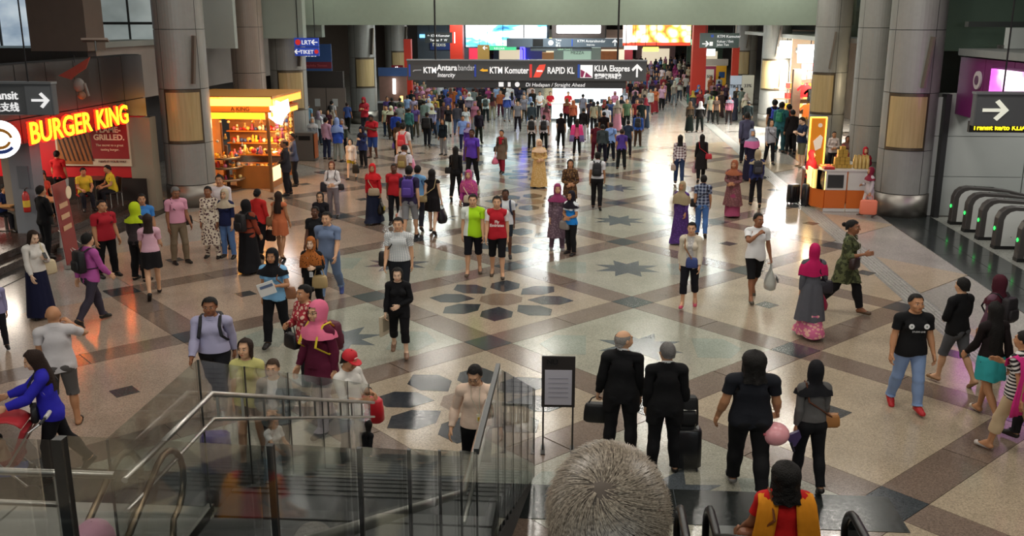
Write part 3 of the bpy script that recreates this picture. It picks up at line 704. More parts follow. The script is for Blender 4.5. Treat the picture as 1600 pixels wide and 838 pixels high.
# ---------------------------------------------------------------- setting materials
def terrazzo(c, rough=.16, amt=.16, sc=70.):
    key = ('terrazzo', c, rough)
    if key in MATS: return MATS[key]
    m, nt, b = newmat('terrazzo'); L = nt.links.new; tc = nd(nt, 'ShaderNodeNewGeometry'); b.inputs['Roughness'].default_value = rough; b.inputs['Specular IOR Level'].default_value = .5
    v = nd(nt, 'ShaderNodeTexVoronoi', i_Scale=sc); n = nd(nt, 'ShaderNodeTexNoise', i_Scale=.9, i_Detail=4.0); n2 = nd(nt, 'ShaderNodeTexNoise', i_Scale=16., i_Detail=2.0)
    for q in (v, n, n2): L(tc.outputs['Position'], q.inputs['Vector'])
    base = lin(c); mx = nd(nt, 'ShaderNodeMix', data_type='RGBA'); mx.inputs[6].default_value = (*[min(1, x * (1 + amt)) for x in base], 1); mx.inputs[7].default_value = (*[x * (1 - 2 * amt) for x in base], 1)
    sp = nd(nt, 'ShaderNodeSeparateColor'); L(v.outputs['Color'], sp.inputs[0]); L(sp.outputs[0], mx.inputs[0])
    m2 = nd(nt, 'ShaderNodeMix', data_type='RGBA', blend_type='MULTIPLY'); m2.inputs[0].default_value = .55; L(mx.outputs[2], m2.inputs[6])
    rp = nd(nt, 'ShaderNodeMapRange', i_1=.3, i_2=.7, i_3=.72, i_4=1.12); L(n.outputs['Fac'], rp.inputs[0]); cb = nd(nt, 'ShaderNodeCombineColor')
    for i in range(3): L(rp.outputs[0], cb.inputs[i])
    L(cb.outputs[0], m2.inputs[7]); L(m2.outputs[2], b.inputs['Base Color'])
    rr = nd(nt, 'ShaderNodeMapRange', i_1=.3, i_2=.7, i_3=rough * .8, i_4=rough * 1.35); L(n2.outputs['Fac'], rr.inputs[0]); L(rr.outputs[0], b.inputs['Roughness'])
    MATS[key] = m; return m
def glassmat(tint=(.80, .86, .82), refl=1.0):
    key = ('glass', tint, refl)
    if key in MATS: return MATS[key]
    m, nt, b = newmat('glass'); L = nt.links.new; out = nt.nodes['Material Output']; nt.nodes.remove(b)
    t = nd(nt, 'ShaderNodeBsdfTransparent', i_Color=(*tint, 1)); g = nd(nt, 'ShaderNodeBsdfGlossy', i_Roughness=.03); fr = nd(nt, 'ShaderNodeFresnel', i_IOR=1.5)
    mu = nd(nt, 'ShaderNodeMath', operation='MULTIPLY', i_1=refl); L(fr.outputs[0], mu.inputs[0]); mx = nd(nt, 'ShaderNodeMixShader'); L(mu.outputs[0], mx.inputs[0]); L(t.outputs[0], mx.inputs[1]); L(g.outputs[0], mx.inputs[2])
    L(mx.outputs[0], out.inputs[0]); MATS[key] = m; return m
def picture(key, colours, scale=(3, 1, 3), emit=3.0, seed=0.0, kindn='noise'):
    """a lit picture: soft patches of the given colours"""
    k = ('pic', key)
    if k in MATS: return MATS[k]
    m, nt, b = newmat('lit_picture'); L = nt.links.new; tc = nd(nt, 'ShaderNodeTexCoord'); mp = nd(nt, 'ShaderNodeMapping'); mp.inputs['Scale'].default_value = scale; mp.inputs['Location'].default_value = (seed, seed, seed)
    L(tc.outputs['Object'], mp.inputs[0]); n = nd(nt, 'ShaderNodeTexNoise', i_Scale=1., i_Detail=3.) if kindn == 'noise' else nd(nt, 'ShaderNodeTexVoronoi', i_Scale=1.)
    L(mp.outputs[0], n.inputs['Vector']); cr = nd(nt, 'ShaderNodeValToRGB'); el = cr.color_ramp.elements
    while len(el) < len(colours): el.new(.5)
    for i, (p, c) in enumerate(colours): el[i].position = p; el[i].color = (*lin(c), 1)
    L(n.outputs['Fac' if kindn == 'noise' else 'Distance'], cr.inputs[0]); L(cr.outputs[0], b.inputs['Base Color']); L(cr.outputs[0], b.inputs['Emission Color']); b.inputs['Emission Strength'].default_value = emit; b.inputs['Roughness'].default_value = .4
    MATS[k] = m; return m
def glow(c, e): return plain(c, .5, emit=e)
STEEL = plain('#b9b6b0', .32, 1.0); DSTEEL = plain('#6c6a66', .35, 1.0); BLACK = plain('#0d0d0e', .5); RUB = plain('#101012', .35); SIGN = plain('#56585a', .45, var=.1, scale=4); WHITE = plain('#e9e9e6', .5)
GREY = plain('#8d9390', .6, bump=.1, scale=8, var=.12); CONC = plain('#8c9a8a', .8, bump=.15, scale=5, var=.12); DARKP = plain('#262323', .45, bump=.1, scale=3, var=.25); BROWN = plain('#6a5a50', .7, var=.2, scale=3)
LWHITE = glow('#ffffff', 2.2)

# ---------------------------------------------------------------- floor and its inlays
G_ = lambda n, P, c, z=.004, rough=.16: MB().prism(P, -.02, z).obj(n, terrazzo(c, rough), floor)
floor = MB().box((0, 70, -.11), (62, 184, .2)).obj('floor', terrazzo('#a09b93'), kind='structure')
CX, CY, SX, SY = -1.76, 17.35, 2.89, 2.94                           # the pattern repeats on this lattice
BW = .455                                                           # half diagonal of the crossing stones
def node(i, j): return CX + i * SX, CY + j * SY
HXD, HYD = SX - BW - .012, SY - BW - .012
for i in range(-4, 4):
    for j in range(-3, 11):
        x, y = node(i, j)
        if y < 8 or x < -13.2 or x > 9.2: continue
        if (i + j) % 2 == 0:                                        # a crossing
            G_('diamond_inlay', [(x - BW, y), (x, y - BW), (x + BW, y), (x, y + BW)], '#3f4448' if i % 2 == 0 or j % 2 else '#3c4146', .007)
            for di, dj in ((1, 1), (-1, 1)):
                x2, y2 = node(i + di, j + dj)
                if x2 < -13.2 or x2 > 9.3 or j + dj > 10: continue
                ux, uy = (1 if di > 0 else -1), 1; a = BW + .008
                P = [(x + ux * a, y + .008), (x2 - ux * .008, y2 - a), (x2 - ux * a, y2 - .008), (x + ux * .008, y + a)]
                mid = lambda p, q, t: (p[0] + (q[0] - p[0]) * t, p[1] + (q[1] - p[1]) * t)
                A = [P[0], mid(P[0], P[1], .497), mid(P[3], P[2], .497), P[3]]; B2 = [mid(P[0], P[1], .503), P[1], P[2], mid(P[3], P[2], .503)]
                G_('band_inlay', A, '#7b6a5e', .005); G_('band_inlay', B2, '#7f6e62', .005)
        else:
            cell = [(x - HXD, y), (x, y - HYD), (x + HXD, y), (x, y + HYD)]
            kind = {0: 'flower', 1: 'star', -1: 'star'}.get(i, 'small')
            G_('cell_inlay', cell, {'flower': '#ab9c87', 'star': '#a6a494', 'small': '#ad9886' if i < 0 else '#b0a089'}[kind], .004)
            if kind == 'flower':
                for k in range(8):
                    a = k * math.pi / 4
                    L_ = [(.58, 0), (.92, .33), (1.30, .33), (1.60, 0), (1.30, -.33), (.92, -.33)]
                    G_('petal_inlay', [(x + r * math.cos(a) - t * math.sin(a), y + r * math.sin(a) + t * math.cos(a)) for r, t in L_], '#35393f', .007)
                G_('round_inlay', [(x + .5 * math.cos(k * math.pi / 4 + .39), y + .5 * math.sin(k * math.pi / 4 + .39)) for k in range(8)], '#84705f', .006)
            elif kind == 'star':
                P = []
                for k in range(16):
                    a = k * math.pi / 8 + math.pi / 8; r = .84 if k % 2 == 0 else .43; P.append((x + r * math.cos(a), y + r * math.sin(a)))
                G_('star_inlay', P, '#5a6166', .007)
                for sx in (-1, 1): G_('corner_inlay', [(x + sx * 1.02, y - .55), (x + sx * 1.62, y - .55), (x + sx * 1.9, y), (x + sx * 1.62, y + .55), (x + sx * 1.02, y + .55)], '#979e92', .006)
            else: G_('small_diamond_inlay', [(x - .27, y), (x, y - .27), (x + .27, y), (x, y + .27)], '#4a4a4a', .007)
for k in range(9):                                                  # dark stone across the foot of the stairs
    a = -8.4 + k * 1.38; G_('granite_slab', [(a, 10.72), (a + 1.37, 10.72), (a + 1.37, 11.62), (a, 11.62)], '#2b2f2e', .012, .2)
for k in range(18):                                                 # dark border by the gates
    y0 = 12 + k * 1.9; 
    for x0, x1 in ((9.32, 10.08), (10.1, 10.86)): G_('granite_slab', [(x0, y0), (x1, y0), (x1, y0 + 1.88), (x0, y0 + 1.88)], '#2f3332', .006, .13)
for k in range(12):
    y0 = 12 + k * 1.9; G_('granite_slab', [(-14.3, y0), (-13.35, y0), (-13.35, y0 + 1.88), (-14.3, y0 + 1.88)], '#2c2522', .006, .2)
G_('pale_stone', [(10.88, 10), (24, 10), (24, 30.4), (10.88, 30.4)], '#8e9089', .005, .3)
G_('shop_stone', [(-25, 8), (-14.36, 8), (-14.36, 29.5), (-25, 29.5)], '#3a2c26', .36, .3)
G_('step_stone', [(-14.34, 8), (-14.0, 8), (-14.0, 29.3), (-14.34, 29.3)], '#4a3d36', .18, .3)
for k in range(5): MB().box((7.18 + k * .09, 56, .006), (.05, 80, .008)).obj('tactile_ridge', terrazzo('#a7a69f', .3), floor)
G_('tactile_base', [(7.08, 16), (7.64, 16), (7.64, 96), (7.08, 96)], '#8f8f89', .005, .3)

# ---------------------------------------------------------------- shell of the hall
st = lambda n, mb, m, sm=False: mb.obj(n, m, kind='structure', smooth=sm)
st('ceiling', MB().box((0, 16, CEIL + .1), (62, 56, .2)), plain('#9aa39b', .9))
st('ceiling_far', MB().box((0, 103, 6.45), (62, 114, .2)), plain('#9aa39b', .9))
st('wall_back', MB().box((0, -10, 4), (62, .3, 12)), GREY)
st('wall_left', MB().box((-27, 60, 4.5), (.3, 160, 11)), BROWN); st('wall_right', MB().box((26, 60, 4.5), (.3, 160, 11)), GREY)
st('wall_far', MB().box((0, 150, 3), (62, .3, 8)), plain('#8a7c72', .8))
def far_shop(label, x, y, w_, c, sign, e):
    t = thing('far_shop', label, 'shop', (x, y, 0)); MB().box((0, .3, 2.4), (w_, .3, 4.8)).obj('wall', plain(c, .7, var=.3, scale=1.5), t); MB().box((0, .08, 3.5), (w_ * .8, .14, .6)).obj('sign_band', glow(sign, e), t); MB().box((0, .08, 1.5), (w_ * .7, .12, 2.0)).obj('lit_window', glow('#e9d9bd', .55), t); MB().box((0, .0, .3), (w_ * .8, .3, .6)).obj('low_counter', plain('#4a4038', .6), t)
for a_ in (('brown walled shop with a white sign at the far end of the hall', 3.4, 118, 4.4, '#6a5246', '#ffffff', 1.2), ('rose walled shop with a pink sign at the far end of the hall', 8.6, 122, 4.8, '#7a5a5a', '#ff7aa0', 1.0), ('green walled shop with a pale green sign at the far end', 13.4, 112, 4.0, '#55685a', '#9af0c0', .9), ('grey shop with a yellow sign left at the far end', -3.2, 120, 4.6, '#62625f', '#ffe27a', 1.0), ('dark blue shop with a white sign far left of the hall', -8.6, 116, 4.6, '#3f4a63', '#e9f4ff', 1.1)): far_shop(*a_)
st('beam_1', MB().box((-.9, 43.5, 7.6), (24.5, 1.2, 3.7)), CONC)
for k in range(1, 4): st('beam_%d' % (k + 1), MB().box((-18 if k < 3 else 17, 38.5 + 3 * k, 7.2), (12, .5, 4)), plain('#a3afa5', .85, var=.1, scale=3))

def column(label, x, y, r, panel_deg, top=CEIL, fin=True, clad='#92928d', lit=True):
    t = thing('column', label, 'column', (x, y, 0)); m = plain(clad, .42, .15, bump=.05, scale=6, var=.16)
    MB().cyl((0, 0, 0), r - .03, top, 40).obj('core', plain('#3b3d3d', .6), t, smooth=True)
    MB().lathe((0, 0, 0), [(r + .03, 0), (r + .03, .72)], 40, cap=True).obj('steel_base', plain('#8f8a82', .42, .9), t, smooth=True)
    pa = R(panel_deg); rows = [(.74, 2.08), (2.10, 3.82), (3.84, 5.68), (5.70, 7.5), (7.52, top)]
    for z0, z1 in rows:
        for k in range(4):
            a0 = pa - math.pi / 4 + k * math.pi / 2 + .012; a1 = a0 + math.pi / 2 - .024
            if lit and k == 0 and z0 == 2.10:
                fr = MB().lathe((0, 0, 0), [(r - .01, z0), (r + .02, z0), (r + .02, z1), (r - .01, z1)], 12, a0, a1).obj('panel_frame', plain('#5c5244', .4, .6), t, smooth=False)
                MB().lathe((0, 0, 0), [(r + .005, z0 + .09), (r + .03, z0 + .09), (r + .03, z1 - .09), (r + .005, z1 - .09)], 12, a0 + .09, a1 - .09).obj('amber_panel', AMBER, fr, smooth=False)['label'] = 'amber streaked glass panel in a bronze frame'
            else: MB().lathe((0, 0, 0), [(r - .02, z0), (r, z0), (r, z1), (r - .02, z1)], 12, a0, a1).obj('cladding_panel', m, t, smooth=False)
    if fin:
        a = pa + .5; c = (math.cos(a) * (r + .12), math.sin(a) * (r + .12))
        MB().box((c[0], c[1], 4.75), (.07, .2, 1.5), rz=a + math.pi / 2, ry=R(6)).obj('fin', plain('#6f665b', .5, .4), t)
    return t
def amber():
    m, nt, b = newmat('amber_glass'); L = nt.links.new; tc = nd(nt, 'ShaderNodeTexCoord'); mp = nd(nt, 'ShaderNodeMapping'); mp.inputs['Scale'].default_value = (14, 14, .7); L(tc.outputs['Object'], mp.inputs[0])
    n = nd(nt, 'ShaderNodeTexNoise', i_Scale=1., i_Detail=4.); L(mp.outputs[0], n.inputs['Vector']); mx = nd(nt, 'ShaderNodeMix', data_type='RGBA'); mx.inputs[6].default_value = (*lin('#8f7b55'), 1); mx.inputs[7].default_value = (*lin('#c4ae7f'), 1)
    L(n.outputs['Fac'], mx.inputs[0]); L(mx.outputs[2], b.inputs['Base Color']); b.inputs['Roughness'].default_value = .25; return m
AMBER = amber()
column('grey panelled column beside the burger shop with an amber glass panel', -13.05, 30.9, .79, -72)
column('plain slim grey column rising behind the lit gift kiosk', -14.1, 40.2, .68, -70, fin=False, lit=False, clad='#94877c')
column('grey panelled column right of the gift kiosk with an amber panel', -13.15, 42.6, .79, -65)
column('grey panelled column beside the dark left doorway, man in red leaning below', -13.1, 57, .79, -65)
column('farthest left panelled column beside the upright red sign', -13.4, 69, .79, -60)
column('big grey panelled column standing left of the ticket gates', 10.05, 30.9, .80, -112)
column('plain slim grey column rising behind the orange snack counter', 10.95, 38, .74, -110, fin=False, lit=False)
column('grey panelled column behind the glowing orange light box', 10.35, 42.4, .72, -130)
column('grey panelled column left of the clothes shop lit by white lamps', 10.8, 56.8, .79, -125)
column('farthest right panelled column behind the white notice boards', 11.5, 72, .79, -120)

# ---------------------------------------------------------------- left: burger shop
def slab_face(parent, name, y0, y1, z0, z1, x, n, m, th=.05):
    d = (y1 - y0) / n
    for k in range(n): MB().box((x, y0 + d * (k + .5), (z0 + z1) / 2), (th, d - .02, z1 - z0 - .02)).obj(name, m, parent)
fa = thing('shop_fascia', 'long dark panelled fascia above the burger shop with a pale ledge', 'fascia', (-14.5, 22, 2.86))
def rel(o, t): o.location = tuple(-np.array(t.location)); return o
MB().box((-14.75, 21.5, 3.9), (.5, 19, 2.0)).obj('backing', plain('#1e1b1b', .7), fa).location = tuple(-np.array(fa.location))
for k in range(13):
    y0 = 12.2 + k * 1.45
    for z0, z1 in ((2.88, 3.50), (3.53, 4.88)):
        rel(MB().box((-14.47, y0 + .72, (z0 + z1) / 2), (.06, 1.42, z1 - z0)).obj('fascia_panel', DARKP, fa), fa)
rel(MB().box((-17.4, 21.5, 4.98), (6.2, 19, .16)).obj('ledge', plain('#6e6a65', .7, var=.15, scale=3), fa), fa)
rel(MB().lathe((0, 0, 0), [(.27, 0), (.27, .05)], 24).obj('badge', plain('#b9b4ae', .5), fa), fa); fa.children[-1].rotation_euler = (0, R(90), 0); fa.children[-1].location = (.06, 8.4, 1.55)
fa.children[-1]['label'] = 'round pale emblem with a crest on the dark fascia'
rel(MB().lathe((0, 0, 0), [(.15, 0), (.15, .07)], 16).obj('badge_crest', plain('#4a4644', .5), fa), fa); fa.children[-1].rotation_euler = (0, R(90), 0); fa.children[-1].location = (.06, 8.4, 1.55)
st('wall_upper_left', MB().box((-20, 37.3, 7.2), (13, .3, 4.6)), plain('#a0a8a4', .8, var=.1, scale=2))
wl = st('window_1', MB().box((-23.4, 36.9, 7.0), (4.2, .1, 4.0)), picture('wl', [(.3, '#8fa4b8'), (.6, '#cfdde6'), (.8, '#e8eef2')], (.6, .6, 1.2), .55))
for k in range(4): MB().box((-25.3 + k * 1.3, 36.83, 7.0), (.09, .06, 4.0)).obj('window_bar', plain('#70767a', .5), wl)
w2 = st('window_2', MB().box((-17.6, 36.9, 7.0), (5.0, .1, 4.2)), picture('w2', [(.3, '#8f9a98'), (.6, '#b7c2c0'), (.8, '#c9d2cf')], (.5, .5, .8), .32))
for k in range(5): MB().box((-19.8 + k * 1.15, 36.83, 7.0), (.07, .06, 4.2)).obj('window_bar', plain('#3f4444', .5), w2)
MB().box((-17.6, 36.82, 5.85), (5.0, .07, .1)).obj('window_bar', plain('#3f4444', .5), w2)
st('pillar_upper', MB().box((-16.95, 31.2, 7.2), (1.9, 1.2, 4.4)), BROWN)
for x, y, l in ((-15.0, 29.2, 'slim'), (-15.3, 20.5, 'broad')):
    t = thing('spotlight', 'pale %s spotlight bracket standing on the shop ledge' % l, 'light', (x, y, 5.06)); MB().cyl((0, 0, 0), .03, .3, 8).obj('stem', DSTEEL, t); MB().box((0, 0, .32), (.75, .3, .06), rx=R(-15), rz=.3).obj('head', plain('#a08d80', .5), t)
def kiteman():
    t = thing('hanging_ornament', 'red and grey winged ornament hanging before the dark fascia', 'ornament', (-13.9, 25.8, 3.95))
    MB().tube([(0, 0, .9), (0, 0, 1.1)], .012, 6).obj('cord', BLACK, t); MB().prism([(-.5, .55), (-.1, .75), (.45, 1.05), (.3, .75), (.05, .6), (-.15, .45)], -.03, .03, 'y').obj('wing', plain('#8f3a2c', .6), t)
    MB().ball((.05, 0, .3), .16, 12, 8, (1, .8, 1.2)).obj('body', plain('#7d756f', .6), t, smooth=True); MB().ball((.1, 0, .02), .11, 10, 7).obj('head', plain('#94684e', .6), t, smooth=True); MB().tube([(.22, 0, .35), (.3, 0, .0)], .035, 6).obj('leg', plain('#7d756f', .6), t)
kiteman()
# red wall with the poster
st('wall_burger', MB().box((-19.1, 29.7, 2.05), (10.3, .3, 1.95)), plain('#c01a22', .5, var=.1, scale=2))
st('wall_wainscot', MB().box((-19.1, 29.66, .53), (10.3, .36, 1.06)), plain('#241b18', .5)); st('wall_left_shop', MB().box((-24.9, 20, 1.5), (.2, 20, 3)), plain('#4a1d18', .7))
po = thing('poster', 'large framed burger poster on the red shop wall', 'poster', (-15.6, 29.5, 1.47))
MB().box((0, 0, .68), (2.44, .05, 1.4)).obj('frame', plain('#cdbfa4', .6), po); MB().box((.58, -.03, .78), (1.2, .03, 1.12)).obj('red_panel', plain('#8e1a1e', .55), po)
MB().box((-.6, -.03, .68), (1.1, .03, 1.28)).obj('burger_picture', plain('#b06a30', .5, bump=.3, scale=10, var=.5), po)
for k in range(7): MB().box((-.6 + (k - 3) * .15, -.05, .68), (.045, .02, 1.1), ry=R(-14)).obj('grill_mark', plain('#3c1f10', .6), po)
cream = plain('#f0dcb8', .6)
for i, (tx, sz, zz) in enumerate((('FLAME-', .25, 1.06), ('GRILLED.', .25, .82), ('The secret to a great', .105, .62), ('tasting burger.', .105, .48))): lettering('lettering', tx, (.58, -.05, zz), 0, sz, cream, po, align='CENTER', bold=.008 if i < 2 else 0)
lettering('lettering', 'HAVE IT YOUR WAY', (.62, -.05, .1), 0, .1, plain('#6d3a2a', .6), po, align='CENTER')
# neon name
nm = thing('neon_sign', 'glowing red and yellow BURGER KING letters on the fascia', 'sign', (-14.2, 0, 0))
YEL = glow('#ffc81e', 1.9); REDN = glow('#ff1006', 4.5)
def neon(word, y0, y1, z0, z1):
    h = (z1 - z0) / .72
    a = lettering('lettering', word, (0, y0, z0), R(90), h, YEL, nm, depth=.008, bold=.012, width=y1 - y0); a.location.x = .08
    b = lettering('letter_halo', word, (0, y0 - .03, z0 - .0), R(90), h, REDN, nm, depth=.008, bold=.035, width=(y1 - y0) * 1.015); b.location.x = .04
neon('BURGER', 23.6, 26.75, 2.9, 3.46); neon('KING', 27.05, 29.0, 2.9, 3.46)
dk = thing('round_sign', 'round white glowing burger sign at the left picture edge', 'sign', (-13.86, 21.9, 3.23))
q = MB().lathe((0, 0, -.06), [(.43, 0), (.45, .03), (.45, .09), (.43, .12)], 32).obj('disc', glow('#ffffff', 1.6), dk); q.rotation_euler = (R(90), 0, R(20))
for nme, cc, rr, a0, a1 in (('bun_top', '#f0a02a', .30, .15, 2.99), ('bun_base', '#f0a02a', .26, 3.4, 6.0), ('swoosh', '#2a4fb0', .38, 3.3, 5.6)):
    ps_ = [(rr * math.cos(a0 + (a1 - a0) * k / 12), rr * .9 * math.sin(a0 + (a1 - a0) * k / 12)) for k in range(13)] + [((rr - .06) * math.cos(a1 + (a0 - a1) * k / 12), (rr - .06) * .8 * math.sin(a1 + (a0 - a1) * k / 12)) for k in range(13)]
    q = MB().prism(ps_, .065, .075).obj(nme, plain(cc, .5), dk); q.rotation_euler = (R(90), 0, R(20))
lp = thing('shop_pillar', 'grey blue pillar with a fire extinguisher at the burger shop', 'pillar', (-15, 24.7, 0)); MB().box((0, 0, 1.5), (.62, .5, 3.0)).obj('shaft', plain('#70757c', .6, var=.1, scale=3), lp); MB().box((-.5, .1, 1.5), (.3, .3, 3.0)).obj('jamb', plain('#83796b', .6), lp); MB().box((.05, -.26, 1.9), (.3, .02, .6)).obj('notice', plain('#565c63', .6), lp)
ex = thing('fire_extinguisher', 'red fire extinguisher with yellow label on the grey pillar', 'extinguisher', (-14.88, 24.32, .98)); MB().lathe((0, 0, 0), [(.085, 0), (.09, .03), (.09, .45), (.05, .54), (.03, .56)], 14).obj('cylinder', plain('#a8201c', .4), ex, smooth=True); MB().lathe((0, 0, .14), [(.092, 0), (.092, .18)], 14, cap=False).obj('label', plain('#d9b53a', .5), ex); MB().tube([(0, 0, .56), (0, 0, .62), (.08, -.02, .66)], .018, 6).obj('handle', BLACK, ex)
st('trim_1', MB().box((-14.05, 29.75, 1.5), (.75, .45, 3.0)), plain('#8f8471', .6, var=.1, scale=2)); st('trim_2', MB().box((-13.78, 29.75, 1.5), (.16, .3, 3.0)), plain('#2a2626', .6))
def table(x, y, label, w=.8, col='#b98a55'):
    t = thing('table', label, 'table', (x, y, .36)); MB().box((0, 0, .74), (w, w, .04)).obj('tabletop', plain(col, .4), t); MB().cyl((0, 0, .03), .035, .7, 10).obj('leg', DSTEEL, t); MB().cyl((0, 0, 0), .25, .03, 20).obj('base', DSTEEL, t)
pt = at(148, 278, 1.1); table(pt[0], pt[1], 'small brown table beneath the burger poster', .8, '#5d4030'); pt = at(6, 318, 1.1); table(pt[0], pt[1], 'pale wooden table at the left picture edge', .9)
pt = at(78, 312, 1.1); table(pt[0], pt[1], 'small table behind the red roll-up banner', .7)
seats = [(at(128, 264, 1.60), 40, 'red plastic chair left of the poster table', '#a01818'), (at(173, 260, 1.60), -40, 'dark chair right of the poster table', '#2b2220'), (at(62, 272, 1.60), 60, 'red plastic chair behind the banner', '#b02222'), (at(57, 255, 1.60), 20, 'brown chair near the grey pillar', '#5a3320'), (at(2, 290, 1.60), 70, 'dark chair beside the pale wooden table', '#2c2a2e')]
for p_, f_, l, c in seats:
    x, y = p_[0], p_[1]
    t = thing('chair', l, 'chair', (x, y, .36), R(f_)); MB().box((0, 0, .44), (.42, .42, .035)).obj('seat', plain(c, .5), t); MB().box((0, .2, .68), (.4, .03, .42), rx=R(-8)).obj('backrest', plain(c, .5), t)
    for sx in (-.18, .18):
        for sy in (-.18, .18): MB().cyl((sx, sy, 0), .014, .43, 6).obj('leg', STEEL, t)
def banner(label, x, y, rz, c, lean, txt=True, w=.85, h=2.0):
    t = thing('roll_up_banner', label, 'banner', (x, y, 0), rz); b = MB().box((0, 0, h / 2 + .1), (w, .012, h)).obj('sheet', plain(c, .5, var=.25, scale=2), t); b.rotation_euler = (R(lean), 0, 0)
    q = MB().box((0, .014, h / 2 + .1), (w, .01, h)).obj('back', plain('#b9b4b0', .6), t); q.rotation_euler = (R(lean), 0, 0)
    MB().box((0, 0, .05), (w + .05, .16, .09)).obj('base', STEEL, t); MB().tube([(-.35, -.35, .02), (0, .1, .5)], .012, 6).obj('leg', STEEL, t); MB().tube([(.35, -.35, .02), (0, .1, .5)], .012, 6).obj('leg', STEEL, t)
    if txt:
        q = MB().lathe((0, 0, 0), [(.16, 0), (.16, .015)], 20).obj('round_mark', cream, t); q.rotation_euler = (R(90), 0, 0); q.location = (0, -.06, h - .15)
        for k in range(3): q = MB().box((0, -.02, h * .72 - k * .28 + .1), (w * .6, .012, .12)).obj('printed_bar', plain('#c9a07a', .6), t); q.rotation_euler = (R(lean), 0, 0)
pb = at(116, 414); banner('tall red roll-up banner standing before the burger shop', pb[0], pb[1], R(98), '#8f1f1c', -4); pb = at(101, 388); banner('pale roll-up banner leaning behind the red banner', pb[0], pb[1], R(104), '#a3a09c', 6, False, .8, 1.75)
# hanging sign at the left edge
def hang_sign(label, x, y, z0, z1, w, parts=True):
    t = thing('hanging_sign', label, 'sign', (x, y, z0)); soften(MB().box((0, 0, (z1 - z0) / 2), (w, .22, z1 - z0)).obj('board', SIGN, t), .02); MB().box((0, -.02, (z1 - z0) + .02), (w + .04, .26, .05)).obj('top_rail', plain('#8b8d8f', .4, .6), t); return t
def arrow(parent, x, z, s, ang, m, y=-.125):
    P = [(-.5, -.07), (.25, -.07), (-.02, -.34), (.14, -.45), (.58, 0), (.14, .45), (-.02, .34), (.25, .07), (-.5, .07)]
    c, sn = math.cos(ang), math.sin(ang); return MB().prism([(x + s * (a * c - b * sn), z + s * (a * sn + b * c)) for a, b in P], y - .012, y, 'y').obj('arrow', m, parent)
LET = plain('#e8e8e8', .5, emit=.55)
t = hang_sign('dark Transit sign with a right arrow above the burger shop', -13.94, 21.5, 3.86, 4.57, 3.6); MB().box((1.46, -.115, .34), (.6, .012, .66)).obj('arrow_plate', plain('#66696c', .45), t)
arrow(t, 1.50, .34, .40, 0, LET); lettering('lettering', 'KLIA Transit', (.98, -.125, .36), 0, .27, LET, t, align='RIGHT', bold=.004); lettering('lettering', '机场快铁支线', (.98, -.125, .1), 0, .22, LET, t, align='RIGHT', bold=.004)
for x in (-1.2, 1.2): MB().cyl((x, 0, .7), .02, CEIL - 4.7, 6).obj('rod', BLACK, t)
# ---------------------------------------------------------------- left: grey side structure and the lit gift kiosk
st('wall_left_mid', MB().box((-16.6, 44, 4.1), (.3, 24, 1.9)), plain('#968c84', .7, var=.15, scale=2)); st('trim_3', MB().box((-17, 44, 5.15), (1.4, 24, .2)), plain('#8b8f8a', .7))
st('wall_left_low', MB().box((-18.5, 47.5, 1.6), (.3, 32, 3.2)), plain('#3f3733', .7, var=.2, scale=2))
st('wall_doorway', MB().box((-15.8, 53.5, 1.6), (4.8, .3, 3.2)), plain('#3b3430', .7)); 
dd = thing('double_door', 'pale closed double doors with notices in the dark left doorway', 'door', (-14.35, 53.2, 0))
for s in (-1, 1): MB().box((s * .56, 0, 1.15), (1.08, .06, 2.3)).obj('door_leaf', plain('#75685f', .6), dd); MB().box((s * .5, -.04, 1.5), (.3, .02, .42)).obj('notice', plain('#b9b7b4', .6), dd)
tv = thing('screen_stack', 'column of small lit green and white screens by the left column', 'screen', (-15.7, 52.2, 1.95)); MB().box((0, .06, -.98), (.3, .1, 1.95)).obj('stand', BLACK, tv)
for k, c in enumerate(('#e7eee9', '#7a2f3a', '#1f9d5a', '#8a97a8', '#f2f6f6')): MB().box((0, 0, .14 + k * .3), (.62, .06, .25)).obj('screen', glow(c, 1.0), tv)
MB().box((0, .06, .75), (.7, .06, 1.6)).obj('backing', BLACK, tv)
ORDW = ['first', 'second', 'third', 'fourth', 'fifth', 'sixth', 'seventh', 'eighth', 'ninth', 'tenth', 'eleventh']
